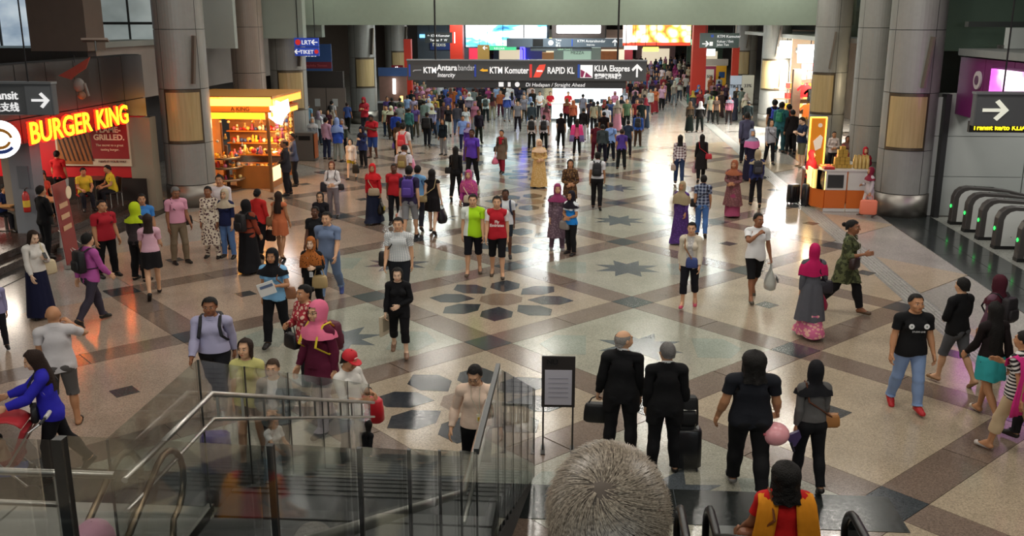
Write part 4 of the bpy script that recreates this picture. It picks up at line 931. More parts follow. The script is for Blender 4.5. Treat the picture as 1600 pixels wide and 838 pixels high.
def gift_kiosk():
    x0, x1, y0, y1 = -14.0, -11.05, 33.2, 36.2; cx, cy = (x0 + x1) / 2, (y0 + y1) / 2
    t = thing('gift_kiosk', 'brightly lit orange gift kiosk with glowing roof between the left columns', 'kiosk', (cx, cy, 0)); O = lambda n, mb, m, **k: mb.obj(n, m, t, **k)
    W, D = x1 - x0, y1 - y0; wood = plain('#b4702c', .5, var=.2, scale=4)
    for sx in (-1, 1):
        for sy in (-1, 1): O('post', MB().box((sx * (W / 2 - .06), sy * (D / 2 - .06), 1.5), (.1, .1, 3.0)), plain('#8a5a2a', .5))
    O('roof', MB().box((0, 0, 3.36), (W + .5, D + .5, .1)), plain('#c98a3a', .5)); O('lower_roof', MB().box((0, 0, 2.88), (W + .3, D + .3, .08)), wood)
    for sy in (-1,): O('light_band', MB().box((0, sy * (D / 2 + .2), 3.22), (W + .4, .1, .3)), glow('#ffb347', 3.5)); O('light_band', MB().box((-.1, sy * (D / 2 + .12), 2.72), (W, .08, .2)), glow('#ffb01e', 3.0)); O('name_board', MB().box((0, sy * (D / 2 + .14), 2.98), (W + .2, .06, .24)), plain('#d9701c', .5, emit=.6))
    O('light_band', MB().box((W / 2 + .2, 0, 3.2), (.1, D + .4, .26)), glow('#ff9a3a', 1.6)); O('light_band', MB().box((W / 2 + .12, 0, 2.75), (.08, D, .16)), glow('#ffb347', 1.2))
    lettering('lettering', 'A KING', (.2, -D / 2 - .18, 2.90), 0, .2, plain('#8a3a10', .6), t)
    lg = O('lit_logo', MB().prism([(-.34, -.1), (-.38, .3), (-.1, .5), (.1, .42), (.36, .52), (.4, .1), (.2, -.1), (.1, -.38), (-.1, -.3)], -.03, .03, 'y'), glow('#ffffff', 5)); lg.location = (W / 2 + .3, -D / 2 + .2, 2.75); lg.rotation_euler = (0, 0, R(30)); lg['label'] = 'white glowing logo shape at the roof corner'
    O('back_panel', MB().box((-W / 2 + .05, 0, 1.45), (.06, D - .3, 2.8)), plain('#c9822e', .6, var=.3, scale=6)); O('end_panel', MB().box((-W / 2 + .45, -D / 2 + .06, 1.45), (.8, .05, 2.7)), plain('#c9822e', .6))
    for k in range(9): O('lattice_bar', MB().box((-W / 2 + .45, -D / 2 + .02, .4 + k * .24), (.78, .03, .03)), plain('#7d4a18', .6))
    O('rear_shelf_wall', MB().box((.2, D / 2 - .3, 1.5), (W - .6, .06, 2.6)), plain('#8a5c36', .6, var=.4, scale=9))
    for z in (1.0, 1.45, 1.9, 2.35): O('shelf', MB().box((.2, D / 2 - .48, z), (W - .6, .34, .04)), wood)
    O('counter', MB().box((.55, -.15, .42), (1.3, 1.3, .84)), wood); O('counter_window', MB().box((1.21, -.2, .5), (.03, 1.0, .5)), glow('#ffe0a0', 1.2)); O('counter_glass', MB().box((.55, -.15, 1.05), (1.3, 1.3, .4)), glassmat((.9, .85, .7)))
    for z, r in ((.35, .62), (.78, .58), (1.12, .5)): O('round_tray', MB().lathe((-.35, -.95, z), [(r - .03, 0), (r, .03), (r, .07), (r - .05, .09), (r - .07, .05), (0, .05)], 26, cap=False), plain('#a89a84', .25, .7), smooth=True)
    O('tray_pole', MB().cyl((-.35, -.95, 0), .06, 1.6, 12), plain('#4a3020', .5)); O('tray_foot', MB().cyl((-.35, -.95, 0), .45, .06, 24), plain('#6b4a2c', .5))
    rnd = random.Random(3); pal = ['#c8302c', '#e9a23a', '#d9cdb8', '#b5762c', '#e8e2d4', '#9a2e50', '#e5b73b', '#6c4a2c', '#cf6f8a', '#3f5a9a', '#c9a24a', '#f0d488']; pn = ['red', 'orange', 'beige', 'copper', 'white', 'wine red', 'yellow', 'brown', 'pink', 'blue', 'gold', 'cream']
    gl = bpy.data.meshes; kinds = []
    for c, cn in zip(pal, pn):
        m = plain(c, .35)
        a = npmesh('ornament', *(lambda b: (b.v, b.f))(MB().ball((0, 0, .07), .07, 8, 6)), True); a.materials.append(m)
        b = npmesh('ornament', *(lambda b: (b.v, b.f))(MB().lathe((0, 0, 0), [(.05, 0), (.065, .05), (.03, .12), (.035, .17), (.02, .2)], 9)), True); b.materials.append(m); kinds += [(a, cn + ' round'), (b, cn + ' bottle shaped')]
    def orn(x, y, z, lab, grp, s=1.0): me_, kn = rnd.choice(kinds); o = bpy.data.objects.new('ornament', me_); C.objects.link(o); o.location = (cx + x, cy + y, z); o.scale = [s * rnd.uniform(.8, 1.3)] * 3; o.rotation_euler.z = rnd.uniform(0, 6); tag(o, kn + ' ' + lab, 'ornament', grp)
    for z, lw in ((1.02, 'lowest'), (1.47, 'second'), (1.92, 'third'), (2.37, 'top')):
        for k in range(14): orn(-.75 + k * .145, D / 2 - .5 + rnd.uniform(-.06, .06), z, 'ornament on the %s rear shelf of the gift kiosk' % lw, 'ornaments on the kiosk rear shelves', 1.1)
    for z, r, lw in ((.40, .45, 'lowest'), (.83, .42, 'middle'), (1.17, .36, 'top')):
        for k in range(9): orn(-.35 + r * math.cos(k * .7), -.95 + r * math.sin(k * .7), z, 'trinket on the %s round tray of the gift kiosk' % lw, 'trinkets on the round kiosk trays')
    for k in range(10): orn(.05 + (k % 5) * .25, -.6 + (k // 5) * .5, 1.25, 'figure on the glass counter of the gift kiosk', 'figures on the kiosk counter', 1.2)
    for i in range(4):
        for k in range(9): orn(W / 2 + .12, -D / 2 + .5 + i * .55, 1.55 + k * .13, 'bauble in the %s string hanging at the kiosk side' % ORDW[i], 'baubles hanging at the kiosk side', .9)
    for i in range(12): orn(-W / 2 + 1.0 + i * .15, -D / 2 + .1, 1.75 + .12 * math.sin(i * .8) + .6 * (i % 2), 'bauble in the garland along the kiosk front', 'baubles on the kiosk front garland', .8)
    l = bpy.data.lights.new('kiosk_lamp', 'POINT'); l.energy = 150; l.color = (1, .62, .25); l.shadow_soft_size = .3; lo = bpy.data.objects.new('kiosk_lamp', l); C.objects.link(lo); lo.location = (cx + .2, cy - .5, 2.55)
    l = bpy.data.lights.new('kiosk_lamp', 'POINT'); l.energy = 60; l.color = (1, .6, .25); l.shadow_soft_size = .3; lo = bpy.data.objects.new('kiosk_lamp', l); C.objects.link(lo); lo.location = (cx + 1.0, cy + .4, 1.5)
gift_kiosk()
bn = thing('waste_bin', 'tall grey bin with an orange side by the left column', 'bin', (-12.1, 41.2, 0)); soften(MB().box((0, 0, .62), (.9, .5, 1.24)).obj('body', plain('#6d6a66', .45, .4), bn), .03); MB().box((.42, -.02, .65), (.08, .46, 1.05)).obj('side_panel', plain('#b8663a', .5), bn); MB().box((0, -.26, 1.0), (.5, .02, .18)).obj('slot', BLACK, bn)
def board(label, x, y, z, w, h, c, txt=None, emit=.5, rz=0, cat='sign', name='sign_board', ts=.2, tc=None, al='CENTER'):
    t = thing(name, label, cat, (x, y, z), rz); MB().box((0, 0, h / 2), (w, .1, h)).obj('board', glow(c, emit) if emit else plain(c, .5), t)
    if z > 2.2 and 'TIKET sign' not in label:
        for sx in (-.35, .35): MB().cyl((sx * w, 0, h), .02, (6.35 if y > 45 else CEIL) - z - h, 6).obj('rod', BLACK, t)
    for i, (s, dx, dz, sz) in enumerate(txt or []): lettering('lettering', s, (dx, -.06, dz), 0, sz, tc or LET, t, align=al, bold=.003)
    return t
BL = '#2b45a8'
t = board('blue LRT sign with a left arrow hanging by the left column', -11.85, 41.2, 4.87, 1.05, .36, BL, [('LRT', .0, .09, .25)], .35); arrow(t, .36, .18, .26, math.pi, LET, -.06); 
MB().tube([(-.36, -.062, .18), (-.36, -.07, .18)], .12, 14).obj('round_mark', plain('#d0302c', .5, emit=.4), t)
t = board('blue TIKET sign with a left arrow under the LRT sign', -11.85, 41.2, 4.48, 1.05, .36, BL, [('TIKET', .0, .09, .23)], .35); arrow(t, -.40, .18, .24, math.pi, LET, -.06); MB().tube([(.42, -.062, .18), (.42, -.07, .18)], .09, 14).obj('round_mark', plain('#d0302c', .5, emit=.4), t)
t = board('big blue and maroon shop banner behind the LRT and TIKET signs', -14.45, 51.5, 3.32, 1.9, 1.4, '#27406a', [('L 2020', -.3, .75, .34)], .12); MB().box((0, -.055, .3), (1.9, .02, .34)).obj('maroon_band', plain('#7a2a35', .5), t); lettering('lettering', 'Kompleks Stesen', (0, -.075, .22), 0, .2, plain('#c25a60', .5), t, align='CENTER')
t = board('upright dark red sign with white glowing characters near the left crowd', -12.0, 62, 1.0, .75, 2.15, '#6e1720', None, .15)
for k, ch in enumerate('牛肉面馆店'): lettering('lettering', ch, (0, -.06, 1.75 - k * .34), 0, .38, glow('#ffffff', 2.0), t, align='CENTER', bold=.006)
kk = thing('drinks_counter', 'dark drinks counter with lit tubes by the upright red sign', 'counter', (-11.65, 58.2, 0)); MB().box((0, 0, .55), (1.7, .8, 1.1)).obj('front', plain('#231f1f', .5), kk); MB().box((0, 0, 1.13), (1.8, .9, .06)).obj('top', plain('#8a8d90', .3), kk); MB().box((0, .6, 2.9), (1.8, .3, .5)).obj('canopy', plain('#27406a', .5), kk); MB().tube([(.1, .3, 1.6), (.1, .3, 2.5)], .09, 10).obj('lit_tube', glow('#ffffff', 4), kk); MB().box((0, .5, 1.9), (1.7, .06, 1.5)).obj('back_panel', plain('#6f5146', .6, var=.4, scale=4), kk); MB().box((.6, -.1, 1.35), (.15, .15, .3)).obj('lamp', glow('#ffc060', 3), kk)

# ---------------------------------------------------------------- centre: hanging signs, screens, red pillars
t = hang_sign('long grey platform sign hung across the hall with train names', -2.18, 36, 3.80, 4.52, 8.8)
def put(s, x, z, sz, w=None, sh=0, b=.006, m=None): return lettering('lettering', s, (-4.4 + x, -.125, z), 0, sz, m or LET, t, shear=sh, bold=b, width=w)
def chip(n, x, z, w, h, c, e=.3): return MB().box((-4.4 + x + w / 2, -.12, z + h / 2), (w, .012, h)).obj(n, plain(c, .5, emit=e), t)
poly = lambda n, P, c, e=.5, y=-.118: MB().prism([(-4.4 + a, b) for a, b in P], y - .012, y, 'y').obj(n, plain(c, .5, emit=e), t)
chip('blue_bar', .06, .14, .06, .44, '#2a3f9a'); poly('train_mark', [(.2, .33), (.26, .39), (.53, .40), (.53, .36), (.28, .35), (.24, .31)], '#9c9da0', .2); put('KTM', .60, .27, .31, .47); put('Antara', 1.11, .37, .30, .76); put('bandar', 1.89, .37, .30, .62, b=0, m=plain('#c0c1c3', .5, emit=.35)); put('Intercity', 1.12, .13, .22, .66, .25, .001)
chip('blue_bar', 2.5, .14, .07, .44, '#2a3f9a'); poly('train_mark', [(2.70, .37), (2.82, .45), (2.84, .41), (3.0, .41), (3.0, .34), (2.82, .33)], '#e0a52a')
put('KTM Komuter', 3.06, .27, .33, 1.44); chip('red_bar', 4.54, .12, .09, .48, '#d63a34', .4); poly('red_mark', [(4.68, .13), (4.92, .13), (5.08, .40), (5.13, .60), (4.90, .58), (4.80, .44)], '#e04a38'); put('mono', 4.80, .33, .12, .22); put('RAPID KL', 5.19, .27, .33, .98)
chip('blue_bar', 6.30, .12, .08, .48, '#2a4fa8'); chip('square_mark', 6.40, .12, .45, .46, '#f2f2f2', .5); poly('maroon_corner', [(6.41, .42), (6.62, .32), (6.84, .14), (6.41, .14)], '#8a2a55', .3, -.128); poly('maroon_ray', [(6.5, .14), (6.56, .14), (6.63, .44), (6.6, .44)], '#f0f0f0', .4, -.142); put('KLIA Ekspres', 6.90, .36, .30, 1.28); put('空港特快列车服务', 6.92, .11, .2, .98); arrow(t, -4.4 + 8.46, .37, .44, math.pi / 2, LET)
for x in (-3.35, 3.35): MB().cyl((x, 0, .76), .035, CEIL - 4.5, 8).obj('rod', BLACK, t)
t2 = thing('lower_sign', 'thin dark strip sign reading Di Hadapan below the platform sign', 'sign', (-2.2, 36.1, 3.53)); MB().box((0, 0, .13), (7.4, .16, .26)).obj('board', plain('#3b3c3e', .5), t2)
lettering('lettering', 'Di Hadapan / Straight Ahead', (.0, -.09, .06), 0, .19, LET, t2, shear=.15)
for k, sh in enumerate(((-.9, 'sq'), (-.6, 'man'), (-.3, 'clock'))):
    if sh[1] == 'clock': MB().tube([(sh[0], -.085, .13), (sh[0], -.095, .13)], .09, 14).obj('symbol', LET, t2)
    else: MB().box((sh[0], -.09, .13), (.18 if sh[1] == 'sq' else .1, .012, .16)).obj('symbol', LET, t2)
t = thing('far_sign', 'second grey hanging sign with taxi and train names farther back', 'sign', (-1.25, 58, 4.42)); MB().box((0, 0, .24), (6.8, .2, .5)).obj('board', plain('#5b6672', .45), t); MB().box((-1.55, -.11, .24), (.6, .02, .42)).obj('dark_screen', BLACK, t); MB().box((-.2, .05, -.12), (3.6, .12, .22)).obj('lower_strip', plain('#4b5256', .5), t)
for x in (-2.4, 2.4): MB().cyl((x, 0, .5), .03, 1.5, 6).obj('rod', BLACK, t)
lettering('lettering', 'Taksi\nTaxi\n德士', (-.52, -.12, .34), 0, .16, LET, t); lettering('lettering', 'KTM Antarabandar', (.75, -.12, .27), 0, .21, LET, t); lettering('lettering', 'Intercity', (1.3, -.12, .08), 0, .14, LET, t); arrow(t, 2.95, .24, .36, math.pi / 2, LET, -.11); MB().box((.45, -.115, .24), (.06, .012, .4)).obj('blue_bar', plain('#2a4fa8', .5, emit=.3), t)
MB().tube([(-.8, -.10, .24), (-.8, -.115, .24)], .15, 16).obj('taxi_mark', LET, t); lettering('lettering', 'Lebuh / Level 1', (-.4, -.03, -.18), 0, .14, plain('#9fc9a4', .5, emit=.3), t)
t = thing('video_wall', 'large white and pale blue lit advertising screen at the hall end', 'screen', (-6.3, 78, 3.75)); MB().box((0, 0, 1.0), (6.4, .3, 1.75)).obj('screen', picture('vw', [(.34, '#2a5a86'), (.42, '#5fc4ea'), (.48, '#f6fcff'), (.8, '#ffffff')], (.35, 1, .9), 2.2), t); MB().box((0, .2, 1.0), (6.8, .2, 1.95)).obj('casing', plain('#3b3f45', .6), t)
t = thing('lit_screen', 'white glowing rounded panel between the two large screens', 'screen', (-.55, 74, 4.98)); soften(MB().box((0, 0, .3), (3.3, .2, .62)).obj('panel', glow('#ffffff', 2.5), t), .15, 4); MB().box((0, .2, .1), (4.0, .2, 1.4)).obj('casing', plain('#4a3f3c', .6), t)
for x in (-1.5, 1.5): MB().cyl((x, .2, .8), .03, .6, 6).obj('rod', BLACK, t)
t = thing('food_banner', 'large lit orange and cream food banner below the beam', 'banner', (6.1, 86, 3.8)); MB().box((0, 0, 1.1), (5.8, .2, 1.7)).obj('picture', picture('fb', [(.15, '#fff8ea'), (.42, '#ffe6b0'), (.62, '#f6b24a'), (.8, '#e06a2a')], (1.5, 1, 1.5), 1.7, 0, 'vor'), t); MB().box((0, -.02, .1), (5.8, .2, .22)).obj('red_strip', plain('#d3452c', .5, emit=.9), t); MB().box((-2.5, -.12, 1.1), (.8, .04, 1.6)).obj('pale_end', glow('#fff3ea', 2), t)
for x in (-2.5, 2.5): MB().cyl((x, .05, 1.9), .04, .7, 6).obj('rod', BLACK, t)
RED = plain('#c8331f', .45, emit=.0, var=.08, scale=2)
for x, y, h, l in ((-9.7, 74, 6.3, 'red square pillar left of the white lit screen'), (7.95, 70, 6.3, 'red pillar right of the lit food banner'), (-11.1, 61, 4.8, 'slim orange red pillar behind the upright red sign'), (10.2, 68, 4.15, 'slim orange red pillar beside the far right column')):
    t = thing('red_pillar', l, 'pillar', (x, y, 0)); w_ = .95 if 'slim' not in l else .45; MB().box((0, 0, h / 2), (w_, w_, h)).obj('shaft', RED, t); MB().box((0, 0, .1), (w_ + .06, w_ + .06, .2)).obj('foot', DSTEEL, t)
t = board('small dark direction sign left of the red pillar', -10.2, 68, 4.4, 1.9, .72, '#3c4040', [('← KTM Komuter', 0, .42, .22), ('Tandas  P  W', 0, .12, .22)], 0); MB().box((1.12, -.02, .36), (.06, .12, .74)).obj('white_end', glow('#ffffff', 1), t)
t = board('grey green direction sign with a right arrow before the far right column', 8.26, 62, 4.27, 2.4, .9, '#566562', None, .05); arrow(t, -.85, .25, .4, 0, LET, -.055); lettering('lettering', 'KTM Komuter', (-.15, -.06, .62), 0, .24, LET, t); lettering('lettering', 'Keluar / Exit\nJalan Tun', (-.15, -.06, .33), 0, .2, LET, t); MB().box((-.5, -.055, .25), (.2, .012, .24)).obj('symbol', LET, t); MB().box((-.45, -.055, .72), (.16, .012, .16)).obj('blue_mark', plain('#2a4fa8', .5, emit=.3), t)
# back drop shops between
t = thing('phone_shop', 'blue grey shop front with lit blue strip left of the red pillar', 'shop', (-11.6, 84, 0)); MB().box((0, 0, 3), (5.6, .4, 6)).obj('wall', plain('#59616b', .7, var=.2, scale=1.5), t); MB().box((0, -.25, 4.6), (5.2, .1, .28)).obj('light_strip', glow('#7fd0ff', 1.6), t); MB().box((-.6, -.25, 3.9), (2.2, .1, .9)).obj('name_board', plain('#2c3f77', .5, emit=.1), t); lettering('lettering', 'Maxis', (-1.5, -.32, 3.75), 0, .5, plain('#d9d9c0', .5, emit=.4), t); MB().box((.9, -.3, 3.95), (.3, .1, .8)).obj('yellow_mark', plain('#d8a02c', .5, emit=.3), t); MB().box((2.2, -.3, 2.8), (1.1, .2, 1.7)).obj('red_board', glow('#d0304a', .7), t)
t = thing('food_stall', 'pale green roofed food stall seen above the platform sign', 'shop', (-.6, 72, 0)); MB().box((0, 0, 2.0), (3.4, 1.2, 4.0)).obj('wall', plain('#86918a', .6), t); MB().box((0, -.65, 3.3), (2.0, .1, 1.5)).obj('menu_panel', plain('#a9c4b2', .5, emit=.25), t); MB().box((-2.2, -.2, 3.0), (1.0, .8, 1.3)).obj('side_stand', plain('#b07a4a', .6, emit=.05), t); MB().box((2.3, -.2, 3.1), (1.2, .8, 1.3)).obj('side_stand', plain('#b0642c', .6, var=.5, scale=5), t)
lettering('lettering', 'MEZZA', (0, -.72, 3.55), 0, .3, plain('#3c4a44', .5), t, align='CENTER')
t = thing('neon_figure', 'blue neon figure sign left of the taxi sign', 'sign', (-4.5, 70, 2.95)); 
for P in ([(-.1, 0, .1), (-.1, 0, 1.3)], [(.15, 0, .1), (.15, 0, 1.0)], [(-.4, 0, .2), (.5, 0, .2)], [(-.1, 0, 1.3), (.15, 0, 1.0)]): MB().tube(P, .07, 8).obj('neon_tube', glow('#3b35ff', 5), t)
MB().box((.7, .2, .6), (1.4, .1, 1.0)).obj('panel', plain('#20205a', .5, emit=.3), t)
t = thing('green_exit_sign', 'small green lit exit sign under the white screen', 'sign', (-5.55, 66, 3.98)); MB().cyl((0, 0, .3), .02, 2.1, 6).obj('rod', BLACK, t); MB().box((0, 0, .15), (1.8, .1, .3)).obj('panel', glow('#3fae78', .8), t); arrow(t, -1.2, .15, .3, math.pi, LET, -.05); lettering('lettering', 'KELUAR', (-.6, -.06, .05), 0, .2, LET, t)
for k, (x, y, w_, h, c, e, z) in enumerate(((3.8, 84, 1.1, .3, '#ffffff', 2, 3.5), (5.5, 84, 1.3, .36, '#ffe95a', 2, 3.35), (3.65, 84.3, .7, 1.1, '#a0303a', .1, 2.4), (-7.8, 75, .9, 1.8, '#9a7a3a', .1, 2.3), (9.5, 76, .7, .5, '#ffffff', 2.2, 3.3))):
    board(('white lit oval shop sign below the food banner', 'yellow lit shop sign below the food banner', 'dark red shop board below the food banner', 'brown and gold stand beside the red pillar', 'white lit cloud shaped sign below the direction sign')[k], x, y, z, w_, h, c, None, e)
# white lit counter
wk = thing('white_counter', 'white brightly lit display kiosk in the middle of the crowd', 'kiosk', (.15, 59.9, 0)); MB().box((0, .9, 1.05), (4.3, .2, 2.1)).obj('back_wall', glow('#f4fbff', 1.9), wk); MB().box((0, -.3, .5), (4.3, .9, .96)).obj('counter', glow('#f2f8fb', 1.3), wk); MB().box((0, -.3, 1.0), (4.4, 1.0, .05)).obj('counter_top', WHITE, wk); MB().box((0, -.3, .06), (4.4, 1.0, .12)).obj('plinth', plain('#7c8284', .5), wk)
for k in range(3): MB().box((-1.2 + k * 1.25, .78, 1.75), (.8, .03, .04)).obj('shelf', plain('#a6b4ba', .4), wk)
for k in range(3): MB().box((-.6 + k * .8, -.2, 1.14), (.4, .1, .26)).obj('display', plain('#3c4a55', .3), wk)

# ---------------------------------------------------------------- right: shops, counter, gates
st('wall_shop_right', MB().box((16.5, 69, 2.6), (.3, 38, 5.2)), plain('#7a6a5a', .7, var=.3, scale=2)); st('ceiling_shop', MB().box((13.7, 56, 5.1), (5.6, 26, .2)), plain('#c9cac4', .7))
def lamp(label, x, y, z, w_, watts, col=(1, .97, .9)):
    t = thing('flood_lamp', label, 'light', (x, y, z)); MB().cyl((0, 0, .15), .025, (5.0 if y > 45 else 9) - z - .1, 6).obj('rod', BLACK, t); q = MB().box((0, -.3, -.1), (w_, .06, .9), rx=R(-12)).obj('lamp_face', glow('#ffffff', 9), t); MB().box((0, 0, .1), (w_, .5, .16)).obj('housing', plain('#b9b9b5', .5), t); q = MB().box((0, -.02, -.02), (w_ - .06, .44, .06)).obj('tube', glow('#ffffff', 14), t)
    area('shop_lamp', (x, y, z - .1), w_, .5, watts, col, (R(-25), 0, 0))
lamp('white glaring shop lamp beside the far column on the right', 11.0, 54.9, 4.5, .9, 1700); lamp('white glaring lamp inside the clothes shop', 11.45, 51.2, 4.4, 1.4, 1700)
ORG = plain('#c9641e', .45)
cl = thing('clothes_shop', 'warm lit clothes and gift shop between the right columns', 'shop', (11.9, 52, 0))
MB().box((.55, 2.4, 2.5), (2.6, .2, 5.0)).obj('back_wall', plain('#c9b79c', .7, var=.2, scale=2), cl); MB().box((-.95, -.4, 1.75), (.42, .4, 3.5)).obj('brown_pillar', plain('#5c4331', .6), cl); MB().box((.1, -.3, 3.6), (1.7, .12, .32)).obj('red_fascia', plain('#a3252a', .5), cl)
rnd = random.Random(9)
for k in range(7): MB().box((-.6 + k * .24, -.42, 3.2), (.18, .06, .42)).obj('price_flag', glow('#fff4ea', 1.2) if k % 2 == 0 else plain('#c6282c', .5), cl)
for r_ in range(4):
    MB().box((.2, 2.0, .7 + r_ * .55), (3.6, .5, .04)).obj('shelf', plain('#8d6a45', .5), cl)
    for k in range(11): 
        o = MB().box((0, 0, .14), (.2, .22, .28)).obj('boxed_toy', plain((cq := rnd.choice([('#d8342c', 'red'), ('#f0a22e', 'orange'), ('#e8e0cf', 'white'), ('#6aa84f', 'green'), ('#c98a2c', 'brown'), ('#f2d06b', 'yellow'), ('#b03030', 'dark red')]))[0], .5)); o.location = (11.0 + k * .24, 53.95, .72 + r_ * .55); o.rotation_euler.z = rnd.uniform(-.3, .3); tag(o, '%s boxed item on the %s shelf from the floor in the clothes shop' % (cq[1], ORDW[r_]), 'goods', 'boxed items on the shop shelves')
def shirt_hung(x, y, z, c, label, grp=None):
    t = thing('hanging_shirt', label, 'shirt', (x, y, z), group=grp); MB().prism([(-.2, 0), (.2, 0), (.2, .45), (.34, .3), (.4, .42), (.2, .62), (.07, .64), (0, .6), (-.07, .64), (-.2, .62), (-.4, .42), (-.34, .3), (-.2, .45)], -.03, .03, 'y').obj('cloth', cloth(c), t); MB().tube([(0, 0, .62), (0, 0, .72)], .01, 5).obj('hook', STEEL, t)
for k, (x, z, c, l) in enumerate(((11.3, 2.1, '#b01f26', 'red shirt hung highest in the clothes shop'), (11.65, 1.9, '#1a1a1d', 'black shirt hung in the clothes shop'), (12.05, 2.1, '#e5e1dc', 'white shirt hung in the clothes shop'), (12.4, 1.7, '#c6332b', 'bright red shirt hung by the right side of the clothes shop'), (11.5, 1.1, '#d9682a', 'orange shirt hung low in the clothes shop'))): shirt_hung(x, 51.2, z, c, l)
l = bpy.data.lights.new('shop_bulb', 'POINT'); l.energy = 260; l.color = (1, .82, .55); l.shadow_soft_size = .4; lo = bpy.data.objects.new('shop_bulb', l); C.objects.link(lo); lo.location = (11.7, 50.8, 3.0)
# goods wall seen between the near columns
gs_ = thing('goods_wall', 'tall narrow wall rack of glittering goods behind the near right column', 'rack', (12.6, 41.5, 0)); MB().box((0, .3, 2.5), (2.6, .15, 5.0)).obj('back_board', plain('#6e4c30', .6, var=.4, scale=8), gs_); MB().box((.15, -.05, 1.4), (.2, .1, 2.0)).obj('light_strip', glow('#fff0d8', 3), gs_)
for r_ in range(11): MB().box((0, .15, .35 + r_ * .42), (2.5, .3, .03)).obj('shelf', plain('#8a6a4a', .5), gs_)
for r_ in range(11):
    for k in range(9):
        if abs(-1.1 + k * .27 - .15) < .2 and r_ < 6: continue
        o = MB().ball((0, 0, .1), .1, 8, 6, (1, 1, rnd.uniform(.9, 1.4))).obj('ornament', plain((cq := rnd.choice([('#b98a3a', 'gold'), ('#d8c9a8', 'beige'), ('#8a2a22', 'dark red'), ('#3a2a22', 'dark brown'), ('#c9b060', 'pale gold'), ('#e6e0d4', 'white'), ('#6a3a20', 'brown')]))[0], .35)); o.location = (12.6 - 1.1 + k * .27, 41.62, .38 + r_ * .42); tag(o, '%s ornament on the %s shelf from the floor of the goods rack' % (cq[1], ORDW[r_]), 'ornament', 'ornaments on the goods rack')
l = bpy.data.lights.new('rack_bulb', 'POINT'); l.energy = 90; l.color = (1, .8, .5); l.shadow_soft_size = .3; lo = bpy.data.objects.new('rack_bulb', l); C.objects.link(lo); lo.location = (12.4, 40.6, 3.2)
# orange light box
ob = thing('light_box', 'tall glowing orange light box standing behind the snack counter', 'sign', (8.75, 37, 0)); MB().box((0, 0, 1.5), (.6, .16, 1.9)).obj('panel', plain('#c9791e', .4, emit=.35), ob)
for s_ in (-1, 1): MB().box((s_ * .29, -.07, 1.5), (.05, .06, 1.9)).obj('edge_light', glow('#ffb040', 3), ob)
for s_ in (.56, 2.44): MB().box((0, -.07, s_), (.6, .06, .05)).obj('edge_light', glow('#ffb040', 3), ob)
MB().box((0, 0, .28), (.5, .3, .56)).obj('stand', plain('#5a3a20', .5), ob); MB().prism([(-.05, 1.2), (.15, 1.3), (.2, 1.7), (.1, 1.8), (-.15, 1.55)], -.1, -.085, 'y').obj('printed_shape', plain('#e9d6c0', .5, emit=.3), ob); MB().tube([(.07, -.085, 2.15), (.07, -.1, 2.15)], .08, 12).obj('printed_spot', plain('#e9d6c0', .5, emit=.2), ob)
